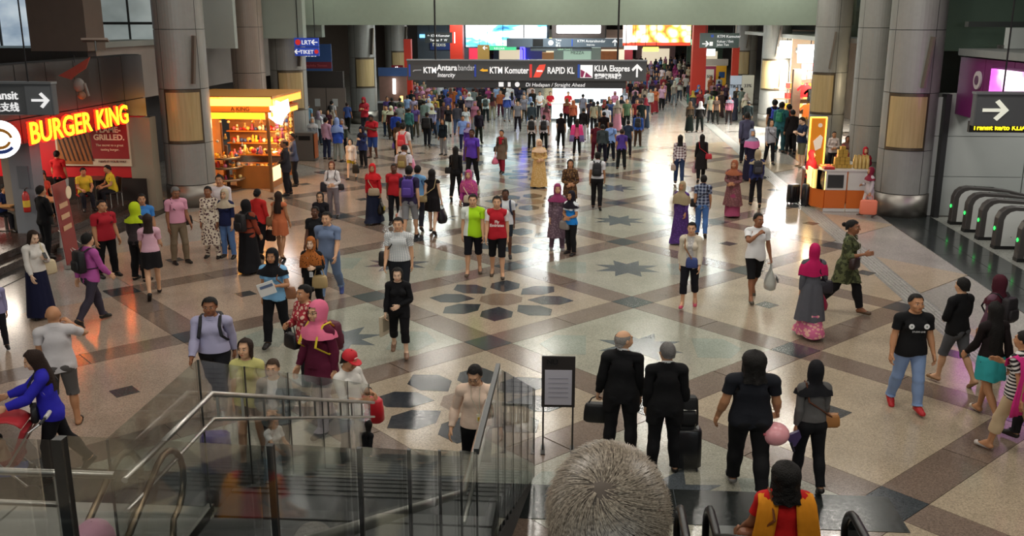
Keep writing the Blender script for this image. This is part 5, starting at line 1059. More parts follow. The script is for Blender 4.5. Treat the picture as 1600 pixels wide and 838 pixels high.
def snack_counter():
    t = thing('snack_counter', 'orange and white snack counter with lit glass end', 'counter', (8.4, 32.0, 0)); O = lambda n, mb, m, **k: mb.obj(n, m, t, **k); wht = plain('#c9c6c0', .4)
    for x0, w_ in ((-.34, .68), (.36, .68)):
        O('plinth', MB().box((x0, -.9, .05), (w_, .06, .1)), wht); O('orange_panel', MB().box((x0, -.9, .4), (w_ - .03, .05, .58)), ORG); O('white_panel', MB().box((x0, -.9, 1.0), (w_ - .03, .05, .6)), wht)
    O('dark_window', MB().box((-.36, -.93, .98), (.5, .03, .42)), plain('#3a3a3a', .15)); O('worktop', MB().box((.0, -.6, 1.33), (1.5, .7, .05)), wht)
    O('side_panel', MB().prism([(-.69, -.92), (-.98, -.5), (-.94, -.46), (-.65, -.88)], .1, .7), ORG); O('side_case', MB().prism([(-.69, -.92), (-.98, -.5), (-.98, .5), (-.94, .5), (-.94, -.46), (-.65, -.88)], .7, 1.3), glow('#ffd07a', 1.8)); O('case_glass', MB().prism([(-.71, -.95), (-1.01, -.5), (-.99, -.48), (-.70, -.93)], .7, 1.32), glassmat())
    O('left_panel', MB().box((-.96, .0, .4), (.05, 1.0, .6)), ORG); O('rear_counter', MB().box((.0, .9, .55), (1.9, .6, 1.1)), plain('#8a4a2a', .5)); O('rear_top', MB().box((0, .9, 1.12), (1.95, .66, .05)), wht); O('right_panel', MB().box((.72, -.1, .65), (.05, 1.4, 1.3)), wht)
    c = np.array([8.4, 32.0]); r2 = random.Random(5)
    for lv, n in enumerate((4, 3, 3, 2, 2, 1)):
        for k in range(n):
            o = soften(MB().box((0, 0, .06), (.15, .16, .115)).obj('gift_box', plain('#b5923e', .35, .3)), .008); o.location = (c[0] - .12 + (k - n / 2) * .16 + .08, c[1] - .55, 1.357 + lv * .118); tag(o, 'small gold box in the %s layer of the pile on the snack counter' % ORDW[lv], 'box', 'gold boxes piled on the snack counter')
    for k in range(8):
        o = MB().lathe((0, 0, 0), [(.05, 0), (.055, .02), (.055, .3), (.03, .36), (.03, .42), (.035, .43)], 12).obj('snack_jar', plain('#c9ac6a', .2, .2), None, smooth=True); o.location = (c[0] + .3 + (k % 4) * .12, c[1] - .68 + (k // 4) * .18, 1.357); tag(o, 'tall gold topped jar in the cluster on the snack counter', 'jar', 'jars on the snack counter')
    for k in range(10):
        o = soften(MB().box((0, 0, .04), (.16, .14, .08)).obj('snack_pack', plain((cq := r2.choice([('#c23a2c', 'red'), ('#e0a43a', 'amber'), ('#b02a2a', 'dark red'), ('#d96a3a', 'orange')]))[0], .4)), .01); o.location = (c[0] - .66 + (k % 2) * .17, c[1] - .86 + (k // 2) * .14, 1.357); tag(o, 'small %s snack pack lying on the left counter end' % cq[1], 'packet', 'snack packs on the counter')
    for k in range(6):
        o = soften(MB().box((0, 0, .05), (.22, .18, .1)).obj('snack_tray', plain((cq := r2.choice([('#c98a4a', 'tan'), ('#a0522d', 'rust'), ('#8a2f2a', 'dark red')]))[0], .5)), .01); o.location = (c[0] - .8 + k * .3, c[1] + .8, 1.147); tag(o, 'small %s tray of snacks on the rear ledge of the counter' % cq[1], 'tray', 'snack trays on the rear ledge')
    l = bpy.data.lights.new('counter_lamp', 'POINT'); l.energy = 35; l.color = (1, .75, .4); l.shadow_soft_size = .1; lo = bpy.data.objects.new('counter_lamp', l); C.objects.link(lo); lo.location = (c[0] - .9, c[1] - .1, 1.75)
snack_counter()
def gate(x, y, label):
    t = thing('ticket_gate', label, 'gate', (x, y, 0)); Lg = 2.2
    P = [(0, 0), (Lg, 0), (Lg, .92), (1.6, 1.06), (1.1, 1.13), (.42, 1.17), (.22, 1.13), (.09, 1.02), (.02, .85)]; Q = [(.16, .1), (Lg - .1, .1), (Lg - .1, .84), (1.6, .97), (1.1, 1.03), (.46, 1.06), (.32, 1.02), (.22, .93), (.17, .8)]
    soften(MB().prism(P, -.13, .13, 'y').obj('body', plain('#4a4644', .4, .3), t), .02)
    for s in (-1, 1): MB().prism(Q, s * .135 - .008, s * .135 + .008, 'y').obj('steel_panel', plain('#d2d4d0', .3, .15), t)
    MB().prism([(-.012, .50), (-.012, .62), (-.012, .56)], -.05, .05, 'y') ; q = MB().box((-.0, 0, .56), (.02, .08, .08), rx=R(45)).obj('green_arrow', glow('#2fd25a', 1.8), t)
    MB().box((.9, 0, 1.155), (.55, .1, .02), ry=R(3)).obj('top_plate', plain('#d5d8d6', .15, 1.0), t); MB().box((1.1, 0, .05), (2.2, .27, .1)).obj('kick_plate', BLACK, t); MB().box((1.0, 0, .58), (.012, .295, .86)).obj('panel_seam', plain('#5a5a58', .5), t)
    for sx_ in (.4, .8, 1.3, 1.8): MB().cyl((sx_, -.15, .3 + .1 * sx_), .012, .012, 8).obj('rivet', plain('#3a3a3a', .5), t)
for k, (x, y, l) in enumerate(((1473, 350, 'ticket gate beside the white wall, farthest of the row'), (1494, 362, 'ticket gate second from the white wall'), (1515, 374, 'ticket gate third from the white wall'), (1538, 388, 'ticket gate fourth from the white wall'), (1570, 408, 'ticket gate fifth from the white wall'), (1604, 430, 'ticket gate at the right picture edge, nearest of the row'))):
    p = at(x, y); gate(11.05, p[1] if k < 9 else 0, l)
wg = st('wall_gate', MB().box((17.5, 30.75, 1.9), (13.2, .3, 3.8)), plain('#a3a6a2', .6, var=.08, scale=1.5))
for k in range(4):
    for z0, z1 in ((.02, 1.25), (1.27, 2.5), (2.52, 3.7)): MB().box((12.1 + k * 2.9, 30.57, (z0 + z1) / 2), (2.86, .05, z1 - z0)).obj('wall_panel', plain('#a9aca8', .5, var=.06, scale=2), wg)
st('trim_4', MB().box((10.98, 30.45, 1.9), (.16, .4, 3.8)), plain('#1f1f20', .5))
pf = thing('purple_fascia', 'purple panelled fascia above the ticket gates', 'fascia', (11.28, 22, 3.2)); MB().box((.35, 0, .85), (.5, 17, 1.75)).obj('backing', plain('#2a1226', .7), pf)
for k in range(9): MB().box((.05, -7.6 + k * 1.9, .85), (.08, 1.87, 1.7)).obj('fascia_panel', plain('#6a1e5c', .4, var=.12, scale=2), pf)
MB().box((2.4, 0, 1.85), (5.0, 17, .2)).obj('ledge', plain('#7b7f7d', .7, var=.15, scale=3), pf); q = MB().cyl((0, 0, 0), .26, .05, 24).obj('badge', plain('#b9b2b4', .5), pf); q.rotation_euler = (0, R(-90), 0); q.location = (-.0, 7.0, 1.1)
q = MB().cyl((0, 0, 0), .13, .07, 16).obj('badge_crest', plain('#5a3a55', .5), pf); q.rotation_euler = (0, R(-90), 0); q.location = (-.0, 7.0, 1.1)
ps2 = thing('pink_screen', 'glowing pink advertising screen on the purple fascia', 'screen', (11.24, 25.35, 3.2)); MB().box((0, 0, .78), (.12, 5.2, 1.4)).obj('screen', picture('pink', [(.35, '#d63fd8'), (.5, '#f06af0'), (.62, '#ffd9ff'), (.75, '#ffffff')], (1, .45, .7), 1.3, 3.0), ps2); MB().box((.06, 0, .78), (.1, 5.4, 1.55)).obj('casing', plain('#4a1540', .5), ps2)
st('wall_upper_right', MB().box((17, 33, 7.2), (12, .3, 4.4)), plain('#5c7163', .7, var=.12, scale=2)); st('pillar_upper_right', MB().box((12.9, 26.0, 7.2), (1.4, 1.2, 4.4)), BROWN); st('beam_upper', MB().box((15.2, 31.5, 5.85), (7, .3, .16)), plain('#3c403e', .6))
t = thing('spotlight', 'pale box spotlight on the ledge above the purple fascia', 'light', (12.6, 30.0, 5.16)); MB().box((0, 0, .3), (.55, .3, .6)).obj('head', plain('#b9beba', .5), t); MB().box((0, .2, .05), (.8, .2, .1)).obj('bracket', DSTEEL, t)
t = hang_sign('dark sign with right arrow and train symbol over the ticket gates', 10.43, 22.3, 3.69, 4.40, 3.6); arrow(t, -1.38, .36, .52, 0, plain('#d9d9c9', .5, emit=.45)); MB().box((-.63, -.12, .36), (.06, .012, .58)).obj('purple_bar', plain('#8a2a86', .5, emit=.2), t)
MB().box((-.25, -.12, .36), (.56, .014, .56)).obj('symbol_plate', plain('#e6e6cf', .5, emit=.5), t); MAR = plain('#7a1f4a', .5)
MB().prism([(-.37, .27), (-.13, .27), (-.10, .34), (-.13, .55), (-.18, .58), (-.32, .58), (-.37, .55), (-.40, .34)], -.14, -.128, 'y').obj('train_body', MAR, t); MB().box((-.25, -.142, .47), (.18, .01, .09)).obj('train_window', plain('#e6e6cf', .5), t)
for s in (-1, 1): MB().prism([(-.25 + s * .08, .26), (-.25 + s * .12, .26), (-.25 + s * .18, .12), (-.25 + s * .14, .12)], -.14, -.128, 'y').obj('track', MAR, t); MB().tube([(-.25 + s * .07, -.14, .34), (-.25 + s * .07, -.15, .34)], .03, 8).obj('train_lamp', plain('#e6e6cf', .5), t)
lettering('lettering', 'KLIA Transit', (.22, -.125, .27), 0, .26, LET, t)
for x in (-1.2, 1.2): MB().cyl((x, 0, .76), .02, CEIL - 4.4, 6).obj('rod', BLACK, t)
t = thing('led_display', 'black dot display with yellow moving text under the gate sign', 'sign', (10.45, 23.4, 3.44)); MB().box((0, 0, .12), (2.9, .12, .26)).obj('case', BLACK, t); lettering('lettering', 'Transit ke/to KLIA', (-1.38, -.065, .05), 0, .16, glow('#ffe21a', 2.2), t, bold=.002)
# far right shops and notice boards
for k, (x, y, w_, h, c, tx, l) in enumerate(((10.06, 66.2, .75, 1.9, '#b9c4d4', 'TIKET', 'pale blue white notice stand before the far right column'), (10.95, 66.8, .8, 1.9, '#c9c5b4', '33%', 'cream notice stand reading 33% beside the far right column'), (9.75, 77.6, .6, 1.6, '#d4cbb8', '50%', 'cream price board on the far right stall'))):
    t = thing('notice_stand', l, 'sign', (x, y, 0)); MB().box((0, 0, 1.4), (w_, .06, h)).obj('sheet', plain(c, .5, emit=.15), t); MB().box((0, .05, .23), (w_, .4, .46)).obj('foot', DSTEEL, t); lettering('lettering', tx, (0, -.04, 1.55), 0, .3, plain('#2c2c34', .5), t, align='CENTER', bold=.006)
t = thing('market_stall', 'pink and yellow fronted stall before the red pillar on the right', 'stall', (10.1, 78.5, 0)); MB().box((0, 0, 1.2), (2.0, .4, 2.4)).obj('front', plain('#b9456a', .6, var=.2, scale=2), t); MB().box((.6, -.25, 1.7), (.8, .08, 1.6)).obj('yellow_panel', plain('#e0a52a', .5, emit=.1), t); MB().box((.65, -.32, 1.75), (.45, .06, .45)).obj('blue_square', plain('#2f5f9a', .5), t); MB().box((0, 0, 2.7), (2.2, .6, .5)).obj('canopy', plain('#c9bcae', .6), t)

# ---------------------------------------------------------------- escalators, stairs and their glass
def escalator(label, x0, x1, sy=7.9, slope=.554, near=-2.0):
    t = thing('escalator', label, 'escalator', ((x0 + x1) / 2, 9.3, 0)); b = np.array([(x0 + x1) / 2, 9.3, 0])
    for x in (x0, x1):
        P = [(x, 8.86, .42)] + [(x, 9.2 + .3 * math.sin(a), .7 - .3 * math.cos(a)) for a in np.linspace(.0, math.pi, 9)] + [(x, 8.8, 1.0), (x, sy - .02, 1.0)] + [(x, sy - d, 1.0 + slope * d) for d in (.6, 3, sy - near)]
        MB().tube(np.array(P) - b, .045, 10).obj('handrail', RUB, t, smooth=True)
        gp = [(9.42, .3), (9.46, .72), (9.3, .93), (9.0, .96), (sy, .96), (near, .96 + slope * (sy - near)), (near, .25 + slope * (sy - near)), (sy, .25)]
        MB().prism([(a - b[1], z) for a, z in gp], x - b[0] - .006, x - b[0] + .006, 'x').obj('glass_side', glassmat((.72, .78, .75)), t)
        dp = [(9.75, 0), (9.75, .12), (9.4, .28), (sy, .28), (near, .28 + slope * (sy - near)), (near, -.3 + slope * (sy - near)), (sy, -.05)]
        MB().prism([(a - b[1], z) for a, z in dp], x - b[0] - .12, x - b[0] + .12, 'x').obj('deck', plain('#4e4e4d', .35, .7), t)
    w_ = x1 - x0 - .26
    MB().box((0, .55, .012), (w_, 1.7, .025)).obj('landing_plate', plain('#7d7f7e', .35, .8), t); MB().box((0, -.42, .02), (w_, .25, .03)).obj('comb', plain('#b59a3a', .4, .5), t)
    for k in range(26):
        y = sy + .2 - k * .4; z = max(0, slope * (sy - y)) - .02
        q = MB().box((0, y - b[1], z - .09), (w_, .4, .2)).obj('step', plain('#3a3b3b', .4, .6), t)
    return t
escalator('escalator below the camera with black handrails and steel steps', -.24, 1.09); escalator('escalator at right with the woman in red at its foot', 1.40, 2.87, 8.72)
stairs = MB().prism([(11.9, 0), (6.3, 2.2), (3.6, 2.2), (-2, 4.8), (-2, 4.4), (3.6, 1.9), (6.3, 1.9), (11.5, 0)], -2.72, -.62, 'x').obj('stairs', plain('#33312f', .6), kind='structure')
DGR = plain('#2e2f2f', .35, var=.2, scale=20)
for k in range(15): MB().box((-1.67, 11.85 - k * .38, (.5 + k) * .1593 - .0), (2.1, .4, .16)).obj('stair_tread', DGR, stairs); MB().box((-1.67, 12.04 - k * .38, (1 + k) * .1593 + .003), (2.1, .05, .012)).obj('nosing', plain('#4a4a48', .5, .5), stairs)
MB().box((-1.67, 4.95, 2.34), (2.1, 2.7, .1)).obj('landing', DGR, stairs)
for k in range(10): MB().box((-1.67, 3.45 - k * .36, 2.47 + k * .172), (2.1, .38, .17)).obj('stair_tread', DGR, stairs)
ld = MB().box((-5.1, 5.3, 2.27), (4.6, 2.3, .2)).obj('landing_left', plain('#5d5d5a', .6), kind='structure')
for k in range(3): MB().box((-3.52 - k * 1.5, 5.3, 2.38), (1.48, 2.28, .03)).obj('landing_tile', plain('#a39f95', .35, var=.12, scale=9), ld)
MB().box((-2.79, 5.3, 2.39), (.05, 2.3, .06)).obj('landing_edge', STEEL, ld); st('wall_landing', MB().box((-5.1, 5.3, 1.08), (4.4, 2.1, 2.16)), plain('#3c3d3c', .7))
GL = glassmat((.95, .97, .96), .55); POST = plain('#141413', .4)
LZ = 2.35
def sl(Y): return LZ if 5.03 <= Y <= 6.40 else (4.75 - .4769 * Y if Y < 5.03 else max(0, LZ - (Y - 6.40) * .427))
def glass_run(label, x, ys, cap, hgt=1.25):
    t = thing('glass_balustrade', label, 'balustrade', (x, 5.6, LZ))
    for a, c in zip(ys[:-1], ys[1:]): MB().prism([(a + .006 - 5.6, sl(a) - LZ), (c - .006 - 5.6, sl(c) - LZ), (c - .006 - 5.6, sl(c) - LZ + hgt), (a + .006 - 5.6, sl(a) - LZ + hgt)], -.008, .008, 'x').obj('glass_panel', GL, t)
    for a in ys: MB().box((0, a - 5.6, sl(a) - LZ + hgt / 2), (.012, .013, hgt)).obj('joint', POST, t)
    if cap: MB().box((0, (5.03 + 6.40) / 2 - 5.6, hgt + .01), (.03, 1.41, .035)).obj('cap', plain('#2a2c2b', .4), t)
    q = x + (-.08 if x > -1 else .08); P = [(q - x, y - 5.6, sl(y) - LZ + .99) for y in sorted({ys[0], 5.03, 6.40, 11.6})]
    MB().tube([(p[0], p[1], p[2]) for p in P], .02, 10).obj('handrail', STEEL, t, smooth=True); MB().tube([(p[0], p[1], p[2] - .2) for p in P[-3:]], .014, 8).obj('lower_rail', STEEL, t, smooth=True)
    for y in np.arange(6.6, 11.6, .5): MB().box(((q - x) * .5, y - 5.6, sl(y) - LZ + .89), (.02, .014, .2)).obj('bracket', STEEL, t)
    return t
glass_run('clear glass stair side with black joints nearest the camera', -.58, [.3, .952, 1.633, 2.31, 3.0, 3.67, 4.35, 5.03, 6.40, 7.0, 7.9, 9.0, 10.2, 11.7], True)
glass_run('clear glass stair side with steel handrail on the left', -2.77, [5.03, 6.40, 7.3, 8.4, 9.5, 10.6, 11.7], False)
t = thing('landing_rail', 'double steel rail across the left landing with rounded loop ends', 'railing', (-4.9, 4.85, 2.395)); MB().tube([(-2.1, 0, 1.07), (2.25, 0, 1.07)], .022, 10).obj('rail', STEEL, t, smooth=True); MB().tube([(-2.1, 0, .87), (1.95, 0, .87)], .018, 8).obj('lower_rail', STEEL, t, smooth=True)
for k in range(4): MB().cyl((-2.0 + k * 1.3, 0, 0), .018, 1.07, 8).obj('post', STEEL, t)
for k, (x, y) in enumerate(((-2.68, 5.5), (-2.95, 5.45))):
    lp_ = thing('handrail_loop', ('bronze handrail loop on the landing, right one', 'bronze handrail loop on the landing, left one')[k], 'handrail', (x, y, 2.395)); P = [(0, -.9, .4)] + [(0, (.25 * math.sin(a) + .05), .62 + .25 * math.cos(a)) for a in np.linspace(-.5, math.pi * .95, 10)] + [(.0, -.02, .0)]
    MB().tube(P, .022, 10).obj('rail', plain('#7a6a55', .3, 1.0), lp_, smooth=True)
t = thing('green_marker', 'green floor strip beside the landing handrails', 'marking', (-3.6, 5.0, 2.4)); MB().box((0, 0, .006), (.24, .5, .01)).obj('strip', plain('#3f6a46', .6), t)
# notice frame on two legs
p = at(871, 705); t = thing('notice_board', 'black framed white notice board standing on two thin legs', 'sign', (p[0], p[1], 0), R(2))
for s in (-1, 1): MB().box((s * .21, 0, .6), (.025, .025, 1.2)).obj('leg', plain('#2a2521', .5), t); MB().box((s * .21, 0, .01), (.06, .3, .02)).obj('foot', plain('#2a2521', .5), t)
MB().box((0, 0, 1.06), (.47, .03, .76)).obj('frame', plain('#2a2422', .5), t); MB().box((.0, -.02, .98), (.38, .01, .52)).obj('sheet', plain('#b9b6c0', .6), t); lettering('lettering', 'NU', (-.17, -.02, 1.33), 0, .11, plain('#0d0c0c', .5), t, bold=.004)
for k in range(5): MB().box((0, -.027, 1.12 - k * .07), (.28, .004, .012)).obj('print_line', plain('#9a98a4', .6), t)

# ---------------------------------------------------------------- things people carry
def rz2(v, a): return np.array([v[0] * math.cos(a) - v[1] * math.sin(a), v[0] * math.sin(a) + v[1] * math.cos(a), v[2]])
def rbox(w, d, h, t=.0, n=5):
    """a bag body: rounded box, narrower at the top by t"""
    b = MB(); prof = [(-h / 2, .8), (-h / 2 + .03, 1), (0, 1.0 - t * .3), (h / 2 - .04, 1 - t), (h / 2, .82 - t)]; V = []
    for z, s in prof:
        for k in range(16):
            a = 2 * math.pi * k / 16; c, q = math.cos(a), math.sin(a); e = .45; V.append((w / 2 * s * math.copysign(abs(c) ** e, c), d / 2 * s * math.copysign(abs(q) ** e, q), z))
    F = [(i * 16 + k, i * 16 + (k + 1) % 16, (i + 1) * 16 + (k + 1) % 16, (i + 1) * 16 + k) for i in range(4) for k in range(16)] + [tuple(range(16))[::-1], tuple(range(64, 80))]
    return b.add(V, F)
def bag(I, where, col, label, w=.30, h=.24, d=.12, strap=None, flap=None, kind='handbag', drop=.16, t=.1, cat='bag', patch=None):
    """where: hand+/hand- hangs below that hand; hip+/hip- hangs at that hip from the shoulder; elbow+/elbow- hangs from the bent arm; cross+/cross- goes across the body"""
    s = where[-1]; sg = 1 if s == '+' else -1; sc = I['sc']; a = I['rz']
    if where.startswith('hand'): p = handpt(I, s); top = p.copy(); c = p - [0, 0, drop * sc + h / 2]
    elif where.startswith('elbow'): p = wpt(I, 'farm' + s, side(joints(I['fem'])['el'] + AV * .10, sg)); top = p; c = p - [0, 0, drop * sc + h / 2]
    else:
        top = wpt(I, 'chest', (sg * .12, .01, 1.475)); back = 'back' in where; frn = 'front' in where
        c = wpt(I, 'pelvis', (sg * (.05 if frn else .24), .16 if back else (-.17 if frn else .02), .90 + .07))
        if where.startswith('cross'): top = wpt(I, 'chest', (-sg * .12, .01, 1.475))
    o = thing(kind, label, cat, tuple(c), a); m = plain(strap or col, .5)
    rbox(w, d, h, t).obj('body', plain(col, .5, bump=.2, scale=30), o, smooth=True)
    if where.startswith(('hand', 'elbow')):
        dz = top[2] - c[2]; P = [(-w * .32, 0, h / 2 - .02), (-w * .2, 0, dz * .8 + h * .1), (0, 0, dz + .02), (w * .2, 0, dz * .8 + h * .1), (w * .32, 0, h / 2 - .02)]; MB().tube(P, .010, 6).obj('strap', m, o)
    else:
        q = rz2(top - c, -a); f = rz2(wpt(I, 'chest', ((-sg if where.startswith('cross') else sg) * .10, -.13 - (.05 if I['fem'] else 0), 1.28)) - c, -a); bk = rz2(wpt(I, 'chest', ((-sg if where.startswith('cross') else sg) * .10, .155, 1.28)) - c, -a)
        MB().tube([(0, -d * .3, h / 2 - .03), tuple(f), tuple(q + [0, -.03, .02]), tuple(q + [0, .04, .02]), tuple(bk), (0, d * .3, h / 2 - .03)], .012, 6, sy=1.6).obj('strap', m, o)
    if flap: MB().prism([(-w * .46, h * .44), (-w * .46, -h * .02), (0, -h * .16), (w * .46, -h * .02), (w * .46, h * .44)], -d * .56, -d * .50, 'y').obj('flap', plain(flap, .5), o)
    if patch: MB().box((0, -d * .55, 0), (w * .7, .01, h * .4)).obj('printed_patch', plain(patch, .5), o); MB().box((0, d * .55, 0), (w * .7, .01, h * .4)).obj('printed_patch', plain(patch, .5), o)
    return o
def sack(I, s, col, label, w=.32, h=.4, patch=None, txt=None, cat='bag', kind='shopping_bag', dx=0):
    """carrier bag hanging from a hand: flat mouth, wide creased belly, two handles"""
    p = handpt(I, s) + rz2((dx, 0, 0), I['rz']); o = thing(kind, label, cat, (p[0], p[1], p[2] - .14 - h / 2), I['rz'] + R(80)); V = []; n = 18
    for z, a_, b_ in ((-h / 2, .44, .14), (-h / 2 + .03, .5, .18), (-h * .2, .5, .2), (h * .15, .48, .13), (h * .4, .42, .05), (h / 2, .38, .03)):
        for k in range(n):
            q = 2 * math.pi * k / n; j = 1 + .06 * math.sin(5 * q + z * 30); V.append((w * a_ * math.cos(q) * j, w * b_ * 2 * math.sin(q) * j, z))
    MB().add(V, [(i * n + k, i * n + (k + 1) % n, (i + 1) * n + (k + 1) % n, (i + 1) * n + k) for i in range(5) for k in range(n)] + [tuple(range(n))[::-1]]).obj('body', plain(col, .35, bump=.5, scale=14), o, smooth=True)
    for y in (-.012, .012): MB().tube([(-w * .2, y, h / 2 - .02), (-w * .1, y, h / 2 + .1), (0, y * .5, h / 2 + .14), (w * .1, y, h / 2 + .1), (w * .2, y, h / 2 - .02)], .008, 5).obj('handle', plain(col, .4), o)
    if patch: MB().box((0, -w * .24 * 1.6, 0), (w * .5, .008, h * .35)).obj('printed_patch', plain(patch, .5), o)
    if txt: lettering('lettering', txt, (0, -w * .42, -.06), 0, .16, plain('#1a1a1a', .5), o, align='CENTER')
    return o
def backpack(I, col, label, col2=None, w=.30, h=.42, d=.17, strapcol=None, z=1.26):
    c = wpt(I, 'chest', (0, .135 + d / 2, z)); o = thing('backpack', label, 'backpack', tuple(c), I['rz']); o.rotation_euler.x = 0
    rbox(w, d, h, .12).obj('body', plain(col, .65, bump=.25, scale=25), o, smooth=True); rbox(w * .74, .07, h * .45, .05).obj('front_pocket', plain(col2 or col, .65), o, (0, d / 2 + .01, -h * .16), True)
    m = plain(strapcol or col, .7); a = I['rz']
    for s in (1, -1):
        L = lambda b, r: tuple(rz2(wpt(I, b, r) - c, -a)); fy = -.150 - (.03 if I['fem'] else 0)
        MB().tube([(s * w * .28, -d * .4, h * .42), L('chest', (s * .105, .07, 1.50)), L('chest', (s * .115, -.03, 1.492)), L('chest', (s * .115, -.125, 1.38)), L('chest', (s * .135, fy, 1.24)), L('chest', (s * .185, -.03, 1.12)), (s * w * .4, -d * .3, -h * .35)], .011, 6, sy=2.4).obj('strap', m, o)
    MB().tube([(-.04, -d * .3, h * .46), (0, -d * .3, h * .54), (.04, -d * .3, h * .46)], .009, 5).obj('handle', m, o); return o
def suitcase(x, y, rz, col, label, w=.44, d=.26, h=.62, handle=True):
    o = thing('suitcase', label, 'suitcase', (x, y, 0), rz); rbox(w, d, h, .04).obj('body', plain(col, .3, bump=.1, scale=20), o, (0, 0, h / 2 + .05), True)
    for sx in (-1, 1):
        for sy in (-1, 1): MB().tube([(sx * w * .36 - .012, sy * d * .3, .03), (sx * w * .36 + .012, sy * d * .3, .03)], .03, 10).obj('wheel', RUB, o)
    for k in range(3): MB().box((-w * .25 + k * w * .25, -d / 2 - .002, h / 2 + .05), (.02, .012, h * .75)).obj('rib', plain(col, .25), o)
    if handle: MB().tube([(-.1, d * .3, h), (-.1, d * .3, h + .32), (.1, d * .3, h + .32), (.1, d * .3, h)], .011, 6).obj('handle', STEEL, o)
    return o
def phone_for(I, s, label='dark mobile phone held up in a hand', col='#101214'):
    p = handpt(I, s); o = thing('phone', label, 'phone', tuple(p + rz2((0, -.03, .04), I['rz'])), I['rz']); soften(MB().box((0, 0, 0), (.07, .012, .14), rx=R(-35)).obj('case', plain(col, .3), o), .004); q = MB().box((0, .008, .003), (.06, .004, .12), rx=R(-35)).obj('screen', plain('#24303a', .1), o); return o

# ---------------------------------------------------------------- people
make_bodies()
def hsolve(g, yh):
    lo, hi = .3, 2.6
    for _ in range(40):
        m = (lo + hi) / 2
        if px(g[0], g[1], m)[1] > yh: lo = m
        else: hi = m
    return lo
PEOPLE = []
def F(x, yh, yf, face, label, **k):
    """x: column, yh: top of the head, yf: where the feet stand, read off the photograph; face: 0 looks at the camera, 90 to the right, 180 away"""
    g = at(x, yf); h = hsolve(g, yh); k.setdefault('lod', 0 if yf - yh > 95 else (1 if yf - yh > 58 else 2)); I = figure((g[0], g[1], 0), R(face), h, label, **k); PEOPLE.append((x, yh, yf, h, label)); return I
T = lambda k, *c: (k, *c)
JEAN = '#5f7fa8'; BK = '#141416'
# --- nearest the camera
def old_man():
    X, Y = .052, 1.42; I = figure((X, Y, 3.52), R(176), 1.80, 'person with short grey brown hair on the escalator just below the camera', tone=1, sex='m', hr=None, top=T('jacket', '#2a2624'), bot=T('trousers', '#1c1c20'), lod=0, ps='stand', cat='person')
    V, W = [], []; Fh = []; rnd = random.Random(2); c = np.array([0, .012, 1.655]); whorl = np.array([.012, .075, .09]); whorl /= np.linalg.norm(whorl)
    def skull(d):
        r = np.array([.078, .100, .103]); t = 1 / math.sqrt(sum((d / r) ** 2)); return c + d * t
    for _ in range(20000):
        d = np.array([rnd.gauss(0, 1), rnd.gauss(0, 1), rnd.gauss(0, 1)]); d /= np.linalg.norm(d)
        p = skull(d)
        if p[2] < 1.585 or (p[1] < -.045 and p[2] < 1.70) or (p[2] < 1.62 and abs(p[0]) > .05 and p[1] < -.0): continue
        away = d - whorl * (d @ whorl); away = away / (np.linalg.norm(away) + 1e-6); sw = np.cross(d, away); fl = (away * .9 + sw * .5 + np.array([rnd.gauss(0, .12) for _ in range(3)])); fl -= d * (fl @ d); fl /= np.linalg.norm(fl)
        if d[2] < .2: fl = fl * .5 + np.array([0, 0, -.6]); fl -= d * (fl @ d); fl /= np.linalg.norm(fl) + 1e-6
        L = rnd.uniform(.022, .042); s = np.cross(d, fl); wd = rnd.uniform(.0006, .0011); b = len(V); near = (1 - max(0, d @ whorl)) 
        for t in (0, .5, 1):
            q = p + fl * L * t + d * (.004 + .0035 * math.sin(t * 3.0)); k = wd * (1 - .8 * t); V += [q - s * k, q + s * k]
        Fh += [(b, b + 1, b + 3, b + 2), (b + 2, b + 3, b + 5, b + 4)]
    V = np.array(V); B = I['B']; m, nt, bs = newmat('grey_hair'); L_ = nt.links.new; bs.inputs['Roughness'].default_value = .38
    at_ = nd(nt, 'ShaderNodeAttribute', attribute_name='rest'); n = nd(nt, 'ShaderNodeTexNoise', i_Scale=240., i_Detail=1.); L_(at_.outputs['Vector'], n.inputs['Vector']); sp = nd(nt, 'ShaderNodeSeparateXYZ'); L_(at_.outputs['Vector'], sp.inputs[0])
    cr = nd(nt, 'ShaderNodeValToRGB'); cr.color_ramp.elements[0].position = .25; cr.color_ramp.elements[0].color = (*lin('#53463a'), 1); cr.color_ramp.elements[1].position = .8; cr.color_ramp.elements[1].color = (*lin('#b8a995'), 1); L_(n.outputs['Fac'], cr.inputs[0]); L_(cr.outputs[0], bs.inputs['Base Color'])
    fin = lambda Q: (skin(Q, headW(Q), B) - [0, 0, I['foot']]) * I['sc']
    me = npmesh('hair', fin(V), np.array(Fh)); o = link('hair', me, m, I['root']); restattr(me, V); o['kind'] = 'stuff'
    gU = hair(0, 'crop', 1); me = npmesh('hair_base', fin((gU[0] - c) * .985 + c), gU[1]); o = link('hair_base', me, plain('#54483e', .6), I['root'])
old_man()
I = F(968, 518, 716, 176, 'person with grey hair in a black suit, left of the two suited men', tone=1, hr='balding', hc='w', top=T('suit', BK), bot=T('trousers', '#17171a'), ps='bagL', over={'yaw': -50, 'leg+': (2, 4, 2), 'leg-': (-4, 4, 2), 'foot+': None, 'arm-': (0, 4, 12), 'arm+': (2, 10, 12)}, girth=1.1)
bag(I, 'hand+', '#111113', 'black soft briefcase held by the left suited man', .38, .28, .14, drop=.08, kind='briefcase', cat='briefcase')
I = F(1035, 537, 736, 182, 'person with short grey hair in a black suit, right of the two suited men', tone=1, hr='crop', hc='g', top=T('suit', '#121214'), bot=T('trousers', '#141417'), ps='bagR', over={'leg-': (2, 4, 2), 'leg+': (-4, 4, 2), 'foot-': None, 'arm+': (0, 4, 14), 'yaw': 15}, girth=1.1)
